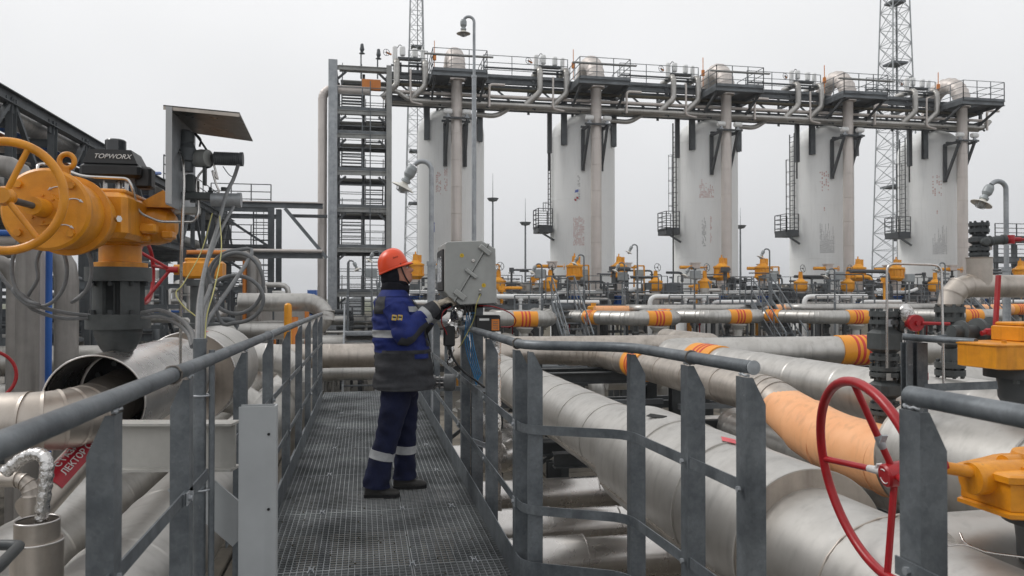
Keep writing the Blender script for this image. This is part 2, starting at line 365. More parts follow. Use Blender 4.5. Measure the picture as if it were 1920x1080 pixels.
def wheel(root, c, ax, R_, r, m='red_paint', spokes=3, ph=0.0, hub=None, dish=0.0, name='handwheel', n=44):
    c = V(c); t, a, b = frame(V(ax)); hub = hub or r * 2.2
    w_ = MB().torus(c, t, R_, r, n, 10).build(name, m, root) if name != 'rim' else MB().torus(c, t, R_, r, n, 10).build('rim', m, root)
    h = MB().lathe([(0, -hub), (hub, -hub), (hub, hub), (0, hub)], c + t * dish, t, 16); h.build('wheel_hub', m, root)
    for k in range(spokes):
        q = 2 * math.pi * k / spokes + ph
        MB().tube([c + t * dish + (a * math.cos(q) + b * math.sin(q)) * hub * .5, c + (a * math.cos(q) + b * math.sin(q)) * R_], r * .8, 8).build('spoke', m, root)
# ============================================================ SETTING
def sheet(name, x0, x1, y0, y1, z, m, kind='structure'):
    return tag(MB().add([(x0, y0, z), (x1, y0, z), (x1, y1, z), (x0, y1, z)], [(0, 1, 2, 3)]).build(name, m), kind=kind)
sheet('ground', -900, 900, -60, 1500, G - 0.02, 'soil')
sheet('grass_field', -600, 600, 110, 1400, G + 0.01, 'grass')
sheet('concrete_yard', -24, 60, -12, 78, G, 'concrete')
rs = MB()
for j in range(0, 30):
    rs.box((-3 + (j % 5) * 3.4, 8 + (j // 5) * 5, G + 0.02), (3.3, 4.9, 0.03))
# paving slabs of the yard floor, in pieces
slab = MB().bbox((0, 0, 0), (1.96, 1.96, 0.06), 0.015).build('paving_slab', 'slab'); yard = bpy.data.objects['concrete_yard']
base = slab; base.parent = yard; base.location = V((0, 0, 0)) - WO[yard.name]
k = 0
for i in range(11):
    for j in range(13):
        p = V((-9 + i * 2, 2 + j * 2.0, G + 0.03))
        s_ = base if k == 0 else base.copy()
        if k: COL.objects.link(s_)
        s_.parent = yard; s_.location = p - WO[yard.name] + V((rnd.uniform(-.005, .005), 0, rnd.uniform(-.008, .006))); k += 1

# ============================================================ WALKWAY
wk = thing('walkway', 'long galvanised steel walkway with grating floor that the worker stands on', 'walkway', (0.1, 1.0, 0))
Y0, YE = -1.4, 11.55
PX = [(-0.6, 0.268), (0.272, 0.8)]
PL = 1.15
def grating(wd, ln):
    g = MB(); n = int(wd / 0.0343)
    for i in range(n + 1): g.box((i * wd / n, ln / 2, -0.017), (0.0035 if 0 < i < n else 0.006, ln, 0.032))
    m = int(ln / 0.0381)
    for j in range(m + 1): g.box((wd / 2, j * ln / m, -0.006 if 0 < j < m else -0.017), (wd, 0.0042 if 0 < j < m else 0.006, 0.008 if 0 < j < m else 0.032))
    return g
for q, (xa, xb) in enumerate(PX):
    src = None
    for j in range(12):
        ya = Y0 + j * PL + (0.0 if q == 0 else 0.0)
        if ya > YE - .3: break
        if src is None:
            src = grating(xb - xa - 0.008, PL - 0.01).build('grating_panel', 'grating_steel'); src.parent = wk; o = src
            src.location = (0, 0, 0)
            for v in src.data.vertices: v.co += src['_'] if '_' in src else V(WO[src.name])
        else: o = src.copy(); COL.objects.link(o)
        o.location = V((xa + .004, ya, rnd.uniform(-.0015, .0015))) - WO[wk.name]
# widened part of the floor beside the ladder opening
o = grating(0.5, 1.15).build('grating_panel', 'grating_steel')
for v in o.data.vertices: v.co += WO[o.name]
o.parent = wk; o.location = V((0.82, 2.45, 0)) - WO[wk.name]
for ya in (1.28, 0.11): o2 = o.copy(); COL.objects.link(o2); o2.location = V((0.82, ya, 0)) - WO[wk.name]
# grating clips
for j in range(10):
    for x in (-0.28, 0.27, 0.62):
        y = Y0 + (j + 1) * PL
        c = MB()
        for sx in (-.018, .018):
            c.tube([(x + sx, y - .05, .004), (x + sx * .6, y - .02, .008), (x + sx * .6, y + .03, .008), (x + sx, y + .05, .004)], .004, 5)
        c.cyl((x, y, -.004), (x, y, .010), .009, n=6)
        c.build('grating_clip', 'galvanised_light', wk)
for x in (-0.65, 0.84): MB().chan((x, Y0, -0.13), (x, YE, -0.13), 0.06 if x < 0 else -0.06, 0.2).build('stringer', 'galvanised', wk)
for j in range(12): MB().ibeam((-0.62, Y0 + j * PL, -0.09), (0.8, Y0 + j * PL, -0.09), 0.05, 0.1, 0.007).build('cross_beam', 'galvanised', wk)
for x in (-0.55, 0.74):
    for y in (1.0, 5.6, 11.3): MB().ibeam((x, y, G), (x, y, -0.24), 0.16, 0.16, 0.01, up=V((0, 1, 0))).build('column', 'galvanised', wk)
# littered grit on the floor
g = MB()
for i in range(260):
    x, y = rnd.uniform(-.55, .75), rnd.uniform(2.2, 9); r = rnd.uniform(.003, .008)
    g.box((x, y, .001), (r, r, r), rnd.random() * 3)
g.build('grit', 'soil', wk, 'stuff')

def angle_post(root, x, y, side, z0=-0.26, z1=1.215, rz=0, w_=0.075, name='post', m='galvanised', cham=0.06):
    t = 0.007; c, s_ = math.cos(rz), math.sin(rz)
    def T(a, b, z): return (x + a * c - b * s_, y + a * s_ + b * c, z)
    b = MB(); S = side
    P = [(0, z0), (S * w_, z0), (S * w_, z1 - cham * 1.6), (S * w_ * .35, z1), (0, z1)]
    vs = [T(a, 0, z) for a, z in P] + [T(a, t, z) for a, z in P]; n = 5
    fs = [tuple(range(n)), tuple(range(2 * n - 1, n - 1, -1))] + [(i, n + i, n + (i + 1) % n, (i + 1) % n) for i in range(n)]
    if S < 0: fs = [f[::-1] for f in fs]
    b.add(vs, fs)
    P = [(t, z0), (w_, z0), (w_, z1), (t, z1)]; e_ = 0.0
    vs = [T(e_, a, z) for a, z in P] + [T(e_ + S * t, a, z) for a, z in P]; n = 4
    b.add(vs, [tuple(range(n)), tuple(range(2 * n - 1, n - 1, -1))] + [(i, n + i, n + (i + 1) % n, (i + 1) % n) for i in range(n)])
    return b.build(name, m, root)
def flat_rail(root, pts, z, h, t=0.006, name='mid_rail', m='galvanised'):
    P = rounded([(p[0], p[1], z) for p in pts], 0.10, 6); b = MB(); vs = []
    for i, p in enumerate(P):
        a = P[max(0, i - 1)]; c = P[min(len(P) - 1, i + 1)]; d = (c - a).normalized(); nrm = V((d.y, -d.x, 0))
        for q in (-t / 2, t / 2):
            for zz in (-h / 2, h / 2): vs.append(p + nrm * q + V((0, 0, zz)))
    fs = []
    for i in range(len(P) - 1):
        o_ = i * 4; n_ = o_ + 4
        for a, c in ((0, 1), (1, 3), (3, 2), (2, 0)): fs.append((o_ + a, o_ + c, n_ + c, n_ + a))
    fs += [(0, 2, 3, 1), (len(vs) - 4, len(vs) - 3, len(vs) - 1, len(vs) - 2)]
    b.add(vs, fs); return b.build(name, m, root)
def weld(root, p, ax, r):
    b = MB(); t, s_, u = frame(V(ax)); pts = []
    for i in range(20):
        q = 2 * math.pi * i / 20; k = r + rnd.uniform(-.001, .0025)
        pts.append(V(p) + (s_ * math.cos(q) + u * math.sin(q)) * k + t * rnd.uniform(-.002, .002))
    b.tube(pts, .0042, 6, True); b.build('weld_bead', 'lagging' if rnd.random() < .5 else 'galvanised_light', root)
HR = 0.0245
def rail_bolts(root, x, y, s, zs=(.82, .41)):
    for z in zs: MB().lathe([(0, -.006), (.011, -.006), (.011, .006), (0, .006)], (x, y, z), (s, 0, 0), 6, sm=False).build('rail_bolt', 'galvanised_light', root)
def top_weld(root, x, y, z=1.222):
    b = MB(); pts = [(x + .004 * math.sin(k), y + .009 * (k - 3), z + rnd.uniform(-.002, .003)) for k in range(8)]; b.tube(pts, [.004 + rnd.uniform(0, .003) for _ in pts], 6); b.build('weld_bead', 'galvanised_light', root)
# left railing
lr = thing('railing', 'long steel railing left of the grating floor, passing the pale channel post', 'railing', (-0.62, 4, 0), 'railings of the walkway')
LX = -0.60
MB().tube([(LX, -0.6, 1.25), (LX, 11.45, 1.25)], HR, 16).build('handrail', 'galvanised', lr)
for y in (0.2, 1.3, 1.985, 2.79, 4.08, 5.22, 6.44, 7.66, 8.9, 10.2, 11.4): angle_post(lr, LX + .016, y, -1, w_=.062); rail_bolts(lr, LX + .018, y + .03, 1); top_weld(lr, LX + .01, y + .03)
for z in (0.82, 0.41):
    flat_rail(lr, [(LX + .006, -0.6), (LX + .006, 2.80)], z, 0.042)
    flat_rail(lr, [(LX + .013, 2.72), (LX + .013, 3.12)], z, 0.042)
    flat_rail(lr, [(LX + .006, 3.58), (LX + .006, 11.48)], z, 0.042)
    for y in (2.76, 5.25, 8.9): MB().box((LX + .02, y, z), (.004, .05, .042)).cyl((LX + .016, y, z), (LX + .034, y, z), .011, n=6).build('splice_bolt', 'galvanised_light', lr)
flat_rail(lr, [(LX + .014, -0.6), (LX + .014, 3.2)], 0.075, 0.15, name='toe_board'); flat_rail(lr, [(LX + .014, 3.45), (LX + .014, 11.5)], 0.075, 0.15, name='toe_board')
for y in (2.62, 5.15): weld(lr, (LX, y, 1.25), (0, 1, 0), HR + .002)
# right railing, with its sideways step
rr = thing('railing', 'steel railing right of the worker, stepping outwards round the wider floor to a capped end', 'railing', (0.85, 6, 0), 'railings of the walkway')
RX = 0.808; PTS = [(RX, 11.45), (RX, 3.87), (1.29, 3.62), (1.345, 2.50)]
hp = rounded([(x, y, 1.25) for x, y in PTS], 0.16, 7)
MB().tube(hp, HR, 16).build('handrail', 'galvanised', rr)
MB().lathe([(0, 0), (.021, 0), (.026, .004), (.026, .008), (0, .010)], (1.3455, 2.497, 1.25), (0.05, -1, 0), 20).build('end_cap', 'galvanised_light', rr)
for y in (5.10, 6.47, 7.8, 9.1, 10.4, 11.4): angle_post(rr, RX + .006, y, 1); rail_bolts(rr, RX - .014, y + .03, 1); top_weld(rr, RX, y + .03)
angle_post(rr, RX - .018, 4.0, 1); angle_post(rr, RX + .022, 3.86, 1, rz=-.15)
angle_post(rr, 1.288, 3.60, 1, rz=-.1); angle_post(rr, 1.307, 2.96, 1); angle_post(rr, 1.316, 2.49, 1); [(rail_bolts(rr, x_ - .016, y_ + .03, 1), top_weld(rr, x_ + .01, y_ + .03)) for x_, y_ in ((1.307, 2.96), (1.316, 2.49), (1.288, 3.60))]
off = lambda d: [(RX - d, 11.45), (RX - d, 3.87 - d), (1.29 - d, 3.62 - d), (1.345 - d, 2.50)]
for z in (0.82, 0.41): flat_rail(rr, off(.008), z, 0.046)
flat_rail(rr, off(.016), 0.075, 0.15, name='toe_board')
for z in (0.82, 0.41):
    for x, y in ((RX - .02, 4.03), (1.322, 2.99), (RX - .02, 6.5), (RX - .02, 9.1)):
        MB().box((x, y, z), (.005, .05, .05)).cyl((x - .012, y, z), (x + .004, y, z), .011, n=6).build('splice_bolt', 'galvanised_light', rr)
weld(rr, (RX, 4.02, 1.25), (0, 1, 0), HR + .002); weld(rr, (1.325, 2.96, 1.25), (.05, 1, 0), HR + .002)
# near right railing
nr = thing('railing', 'short steel railing nearest on the right, in front of the big red wheel', 'railing', (1.33, 1.2, 0), 'railings of the walkway')
MB().tube([(1.358, 1.72, 1.25), (1.325, -0.4, 1.25)], HR * 1.02, 18).build('handrail', 'galvanised', nr)
angle_post(nr, 1.338, 1.66, 1); rail_bolts(nr, 1.322, 1.69, 1); top_weld(nr, 1.345, 1.69); angle_post(nr, 1.30, 0.3, 1)
for z in (0.82, 0.41): flat_rail(nr, [(1.33, 1.74), (1.30, -.4)], z, 0.046)
flat_rail(nr, [(1.32, 1.75), (1.29, -.4)], .075, .15, name='toe_board')
# pale channel post and its beam, left
pc = thing('channel_support', 'pale grey painted steel channel post with beam and diagonal brace beside the left railing', 'steel support', (-0.45, 3.35, G))
MB().chan((-0.43, 3.36, G), (-0.43, 3.36, 1.045), 0.148, 0.075, 0.008, up=V((0, 1, 0))).build('upright', 'grey_paint', pc)
MB().ibeam((-0.53, 3.42, 0.87), (-1.05, 3.52, 0.87), 0.11, 0.20, 0.010).build('beam', 'white_paint', pc)
MB().beam((-0.49, 3.43, 0.50), (-0.76, 3.47, 0.74), 0.012, 0.16).build('brace', 'grey_paint', pc)
MB().ibeam((-1.06, 3.52, .0), (-1.06, 3.52, 0.76), 0.08, 0.1, 0.008, up=V((0, 1, 0))).build('saddle_bracket', 'white_paint', pc)
for z in (.93, .62, .30): MB().lathe([(0, 0), (.006, 0), (.006, .004), (0, .004)], (-.385, 3.322, z), (0, -1, 0), 8).build('bolt_hole', 'dark_hole', pc)
# conduit pair clamped behind the left railing post
cp = thing('conduit_post', 'pair of round grey conduits standing just behind the left railing', 'conduit', (-0.72, 3.2, G))
for dx, r in ((0, .026), (.047, .012)): MB().tube([(-0.652 + dx, 3.3, G), (-0.652 + dx, 3.3, 1.33 - dx)], r, 12).build('conduit', 'galvanised', cp)
for z in (1.1, .72): MB().torus((-0.645, 3.3, z), (0, 0, 1), .034, .004, 20, 6).build('pipe_clamp', 'galvanised_light', cp)
# ============================================================ TOWERS ROW
TX = [4.8 + 7.67 * i for i in range(5)]; TY = 43.0
ORD = ['first', 'second', 'third', 'fourth', 'fifth']
WHERE = ['first white tower', 'second white tower', 'middle white tower', 'fourth white tower', 'last white tower']
def railbox(root, pts, z, h=1.1, r=0.02, mids=2, step=1.2, m='dark_far', close=False, toe=True, name='guard_rail', stuff=False):
    b = MB(); P = [V((p[0], p[1], z)) for p in pts] + ([V((pts[0][0], pts[0][1], z))] if close else [])
    for k in range(len(P) - 1):
        for j in range(mids + 1): b.beam(P[k] + V((0, 0, h * (mids + 1 - j) / (mids + 1))), P[k + 1] + V((0, 0, h * (mids + 1 - j) / (mids + 1))), r * 1.6)
        if toe: b.beam(P[k] + V((0, 0, .07)), P[k + 1] + V((0, 0, .07)), .01, .14)
        n = max(1, round((P[k + 1] - P[k]).length / step))
        for q in range(n + 1):
            p = P[k].lerp(P[k + 1], q / n); b.beam(p, p + V((0, 0, h)), r * 2, up=V((0, 1, 0)))
    return b.build(name, m, root)
def rpipe(pts, r, name, label, m='aluminium_far', rad=None, cat='pipe', group=None, n=12, root=None, part=None):
    b = MB().tube(rounded(pts, rad or r * 3, 4), r, n)
    if root is not None: return b.build(part or 'pipe', m, root)
    return tag(b.build(name, m), label, cat, group)

def tower(i):
    X = TX[i]
    t = thing('storage_tower', 'tall white ' + {0: 'pressure tower, first of the row, beside the open stair tower', 1: 'pressure tower with a blue mark and a red and white target', 2: 'pressure tower, middle one of the row of five', 3: 'pressure tower, fourth from the stair tower, with grey drips of print', 4: 'pressure tower, last of the row, beside the wide lattice mast'}[i], 'tower', (X, TY, G), 'white pressure towers')
    prof = [(1.87, 0), (1.87, 10.75 - 0)] ; H = 10.6 - G
    b = MB().lathe([(1.87, 0), (1.87, 3.2), (1.87, 6.4), (1.87, 9.6), (1.87, H)], (X, TY, G), (0, 0, 1), 64, share=True); b.build('shell', 'tank_paint', t)
    b = MB().lathe([(1.87 * math.cos(a), 1.5 * math.sin(a)) for a in [math.pi / 2 * k / 10 for k in range(10)]] + [(0.02, 1.5)], (X, TY, 10.6), (0, 0, 1), 64, share=True); b.build('domed_head', 'tank_paint', t)
    for z in (0.6, 3.8, 7.0, 10.6): MB().torus((X, TY, z), (0, 0, 1), 1.867, .012, 64, 6).build('weld_seam', 'tank_paint', t)
    for dx in (-1.45, 1.45):
        y = TY - math.sqrt(1.87 ** 2 - 1.45 ** 2)
        MB().ibeam((X + dx, y - .15, 10.0), (X + dx, y - .15, 12.7), .30, .24, .02, up=V((0, 1, 0))).build('rack_bracket', 'rack_steel', t)
    br = MB()
    for dx in (-.52, .55):
        y = TY - 1.84
        br.beam((X + dx, y - .08, 8.5), (X + dx, y - .08, 10.8), .2, .12, up=V((0, 1, 0)))
        br.beam((X + dx, y - .1, 8.6), (X + dx * .95, 39.95, 10.72), .12, .14)
        br.beam((X + dx, y, 10.78), (X + dx, 39.8, 10.78), .12, .14)
    br.build('guide_frame', 'dark_far', t)
    MB().beam((X - .75, 39.9, 10.85), (X + .78, 39.9, 10.85), .12, .1).beam((X - .75, 40.7, 10.85), (X + .78, 40.7, 10.85), .12, .1).build('guide_beam', 'dark_far', t)
    for dx in (-.5, .5):
        s = MB().cyl((X + dx, 39.9, 10.9), (X + dx, 39.9, 11.1), .09, n=12).cyl((X + dx, 39.9, 10.85), (X + dx, 39.9, 10.92), .16, n=12); s.build('spring_support', 'galvanised_light', t)
        MB().lathe([(0, -.22), (.12, -.22), (.15, -.16), (.15, .16), (.12, .22), (0, .22)], (X + dx, 39.9, 11.17), (1, 0, 0), 16).build('spring_cap', 'tank_paint', t)
    if i > 0:       # ladder, cage and balcony on the left flank
        bx = X - 2.05; bb = MB(); bb.box((X - 2.35, TY, 5.3), (.85, 1.3, .3)); bb.beam((X - 2.7, TY - .6, 5.2), (X - 1.85, TY - .6, 4.7), .08, .1); bb.build('balcony_deck', 'dark_far', t)
        railbox(t, [(X - 1.95, TY - .65), (X - 2.77, TY - .65), (X - 2.77, TY + .65), (X - 1.95, TY + .65)], 5.4, 1.1, .022, 3, .6)
        c = MB()
        for z in [6.9 + .75 * k for k in range(1 if i == 1 else 5)]:
            c.tube([(X - 1.9, TY - .3, z)] + [(X - 2.1 - .25 * math.sin(q), TY - .3 * math.cos(q), z) for q in [math.pi * j / 6 for j in range(7)]] + [(X - 1.9, TY + .3, z)], .013, 5)
        for q in (.2, .5, .8): c.beam((X - 2.1 - .25 * math.sin(math.pi * q), TY - .3 * math.cos(math.pi * q), 6.4), (X - 2.1 - .25 * math.sin(math.pi * q), TY - .3 * math.cos(math.pi * q), 6.9 if i == 1 else 9.9), .022, up=V((0, 1, 0)))
        c.build('safety_cage', 'dark_far', t)
        l = MB()
        for y in (-.25, .25): l.beam((X - 1.98, TY + y, 5.4), (X - 1.98, TY + y, 11.5), .05, up=V((0, 1, 0)))
        l.build('ladder_rail', 'dark_far', t)
        l = MB()
        for k in range(20): l.beam((X - 1.98, TY - .25, 5.6 + k * .3), (X - 1.98, TY + .25, 5.6 + k * .3), .03)
        l.build('ladder_rungs', 'dark_far', t, 'stuff')
        MB().beam((X - 2.18, TY - .9, 9.6), (X - 2.18, TY - .9, 12), .24, .2, up=V((0, 1, 0))).build('hanger_column', 'dark_far', t)
        MB().tube([(X - 2.2 - (.25 if i == 2 else 0), TY - .9, G if i == 2 else 8.6), (X - 2.2 - (.25 if i == 2 else 0), TY - .9, 11.6)], .045, 8).build('drain_pipe', 'black_plastic', t)
    # printed marks: rows of thin vertical writing too small to read, laid on the curved shell
    def mark(a0, a1, z0, z1, m, n, dens=.8, hgt=.12, ragged=0):
        b = MB(); q = random.Random(i * 77 + int(z0 * 10))
        for k in range(n):
            a = a0 + (a1 - a0) * k / n; wa = (a1 - a0) / n * .55; z = z0
            top = z1 if not ragged else z0 + (z1 - z0) * q.uniform(.3, 1)
            while z < top:
                h = q.uniform(.3, 1) * hgt
                if q.random() < dens:
                    r = 1.874
                    b.add([(X + r * math.sin(a), TY - r * math.cos(a), z), (X + r * math.sin(a + wa), TY - r * math.cos(a + wa), z), (X + r * math.sin(a + wa), TY - r * math.cos(a + wa), z + h), (X + r * math.sin(a), TY - r * math.cos(a), z + h)], [(0, 1, 2, 3)])
                z += h + .03
        return b.build('printed_marks', m, t, 'stuff')
    if i == 0: mark(-.55, -.38, 6.8, 8.2, 'print_red', 4, .5); mark(-.3, -.2, 7.2, 8.3, 'print_red', 3, .5); mark(-.62, -.57, 5.0, 5.5, 'print_blue', 1, 1)
    if i == 1: mark(-.55, -.22, 4.35, 5.9, 'print_red', 12, .75); mark(-.42, -.34, 6.9, 8.2, 'print_grey', 3, .6)
    if i == 2: mark(-.62, -.18, 7.2, 8.3, 'print_red', 14, .8, ragged=1); mark(-.55, -.42, 4.4, 6.0, 'print_grey', 4, .7); mark(-.30, -.24, 4.6, 6.1, 'print_red', 2, .7)
    if i == 3: mark(-.62, -.18, 4.1, 5.9, 'print_grey', 16, .95, .1, 1); mark(-.62, -.32, 7.7, 8.9, 'print_red', 5, .4); mark(-.5, -.45, 6.6, 6.8, 'print_red', 1, 1)
    if i == 4: mark(-.62, -.18, 4.1, 5.9, 'print_grey', 16, .95, .1, 1); mark(-.62, -.32, 7.7, 8.9, 'print_red', 5, .4); mark(-.5, -.45, 6.6, 6.8, 'print_red', 1, 1)
    if i == 1:
        a = -.46; p = V((X + 1.874 * math.sin(a), TY - 1.874 * math.cos(a), 7.35)); nrm = V((math.sin(a), -math.cos(a), 0)); sd = V((math.cos(a), math.sin(a), 0))
        q = MB(); q.add([p + sd * u + V((0, 0, v)) for u, v in ((-.1, -.05), (.12, -.02), (.12, .13), (-.06, .1))], [(0, 1, 2, 3)]); q.build('blue_mark', 'print_blue', t)
        p = V((p.x, p.y, 6.95)); w_ = MB(); r_ = MB()
        for k in range(4):
            pts = [p + nrm * .003] + [p + nrm * .003 + (sd * math.cos(u) + V((0, 0, math.sin(u)))) * .13 for u in [math.pi / 2 * (k + j / 5) for j in range(6)]]
            (w_ if k % 2 else r_).add(pts, [tuple(range(7))])
        w_.build('round_target', 'sticker_white', t); r_.build('round_target', 'sign_red', t)
    # riser pipe with its arch over to the tower head
    r = thing('riser_pipe', 'thick clad riser pipe arching over to the head of the ' + WHERE[i], 'pipe', (X, 40.3, G), 'riser pipes of the white towers')
    clad(r, [(X, 40.3, G), (X, 40.3, 12.9)], .285, 'riser_cladding', 1.35, n=24, lip=.008, name='cladding_sheet')
    clad(r, [(X, 40.3, 12.9), (X, 40.3, 14.55), (X, 43.0, 14.55), (X, 43.0, 12.0)], .46, 'riser_cladding', .6, bend=1.33, gores=7, n=24, lip=.012, name='arch_sheet')
    # platform
    p = thing('service_platform', 'railed steel platform round the riser pipe of the ' + WHERE[i], 'platform', (X, 40, 12.7), 'platforms at the tower heads')
    b = MB(); b.box((X - .03, 39.05, 12.87), (2.75, .9, .05)); b.box((X - .9, 40.6, 12.87), (1.0, 2.2, .05)); b.box((X + .9, 40.6, 12.87), (.9, 2.2, .05)); b.build('deck', 'rack_steel', p)
    for y in (38.6, 41.7): MB().chan((X - 1.42, y, 12.80), (X + 1.38, y, 12.80), .1, .26, .02).build('edge_beam', 'galvanised_far', p)
    for x in (-1.4, 1.36): MB().chan((X + x, 38.6, 12.80), (X + x, 41.7, 12.80), .1, .26, .02).build('edge_beam', 'rack_steel', p)
    for x in (-1.3, 1.25): MB().beam((X + x, 38.7, 12.7), (X + x, 40.4, 11.9), .1, .12).build('strut', 'dark_far', p)
    railbox(p, [(X - 1.4, 41.6), (X - 1.4, 38.6), (X + 1.36, 38.6), (X + 1.36, 41.6)], 12.93, 1.12, .018, 2, 1.0, 'galvanised_far')
    if i < 4: MB().box((X - .1, 38.45, 13.68), (3.5, .16, .06)).build('cable_tray', 'beam_grey', p)
for i in range(5): tower(i)

# ------------------------------------------------------------ overhead pipe rack joining the towers
rk = thing('overhead_pipe_rack', 'long overhead steel rack carrying pipes past the heads of the white towers', 'pipe rack', (19, 40, 11.5))
RX0, RX1 = 1.3, 37.4
for y in (39.15, 41.0):
    for z in (12.68, 11.55): MB().ibeam((RX0, y, z), (RX1, y, z), .18, .26, .02).build('chord', 'rack_steel', rk)
for k in range(15):
    x = RX0 + .1 + k * 2.56
    for y in (39.13, 41.0): MB().beam((x, y, 11.3), (x, y, 12.85), .14, up=V((0, 1, 0))).build('rack_post', 'rack_steel', rk)
    MB().beam((x, 38.95, 11.75), (x, 41.1, 11.75), .1, .14).build('rack_crossbar', 'rack_steel', rk)
    MB().beam((x, 38.95, 12.3), (x, 41.1, 12.3), .1, .14).build('rack_crossbar', 'rack_steel', rk)
    if k < 14: MB().beam((x, 39.05, 12.6), (x + 1.28, 39.05, 11.6), .08).build('rack_diagonal', 'rack_steel', rk)
    MB().beam((x, 38.8, 11.2), (x, 39.2, 11.6), .08).build('rack_knee', 'rack_steel', rk)
b = MB(); b.box(((RX0 + RX1) / 2, 39.5, 12.85), (RX1 - RX0, .8, .05)); b.build('rack_deck', 'rack_steel', rk)
b = MB(); b.box(((RX0 + RX1) / 2, 40.2, 12.1), (RX1 - RX0, .6, .12)); b.build('cable_tray', 'dark_far', rk)
for a, c in [(RX0 + 1.0, TX[0] - 1.5)] + [(TX[k] + 1.5, TX[k + 1] - 1.5) for k in range(4)]:
    railbox(rk, [(a, 39.0), (c, 39.0)], 12.85, 1.12, .018, 2, 1.5, 'galvanised_far', toe=True)
    MB().box(((a + c) / 2, 38.9, 13.3), (c - a, .14, .06)).build('cable_tray', 'rack_steel', rk)
for nm, y, z, r, m, lab, x1 in (('header_pipe', 38.78, 11.38, .12, 'aluminium_far', 'long silver header pipe, lowest and foremost on the overhead rack', 37.2),
        ('header_pipe', 38.9, 11.82, .08, 'riser_cladding', 'slim silver pipe second from the bottom along the overhead rack', 37.6),
        ('header_pipe', 38.98, 12.2, .09, 'soil', 'brown slim pipe along the middle of the overhead rack', 36.8),
        ('header_pipe', 39.6, 11.5, .2, 'aluminium_far', 'wide silver pipe deep inside the overhead rack', 37.5),
        ('header_pipe', 38.95, 12.5, .05, 'dark_far', 'thin dark pipe just under the deck of the overhead rack', 37.5)):
    x0 = RX0 - .2
    pts = [(x0, y, z), (x1, y, z)]
    if z == 11.38: pts = [(x0 - 2.55, 38.9, G + .2), (x0 - 2.55, 38.9, z + .5), (x0 + .5, y, z + .5), (x0 + 1.2, y, z), (x1, y, z), (x1 + .4, y, z + .4)]
    if z == 11.82: pts += [(x1 + .3, y + .6, z)]
    rpipe(pts, r, nm, lab, m, group='pipes of the overhead rack')
# thick clad vertical pipe left of the stair tower
rp_ = thing('downpipe', 'thick pale clad pipe rising left of the stair tower and bending towards it', 'pipe', (-1.98, 38.4, G))
clad(rp_, [(-1.98, 38.3, G), (-1.98, 38.3, 11.6), (0.3, 38.3, 11.6)], .215, 'riser_cladding', 1.5, bend=.5, n=20, lip=.006)
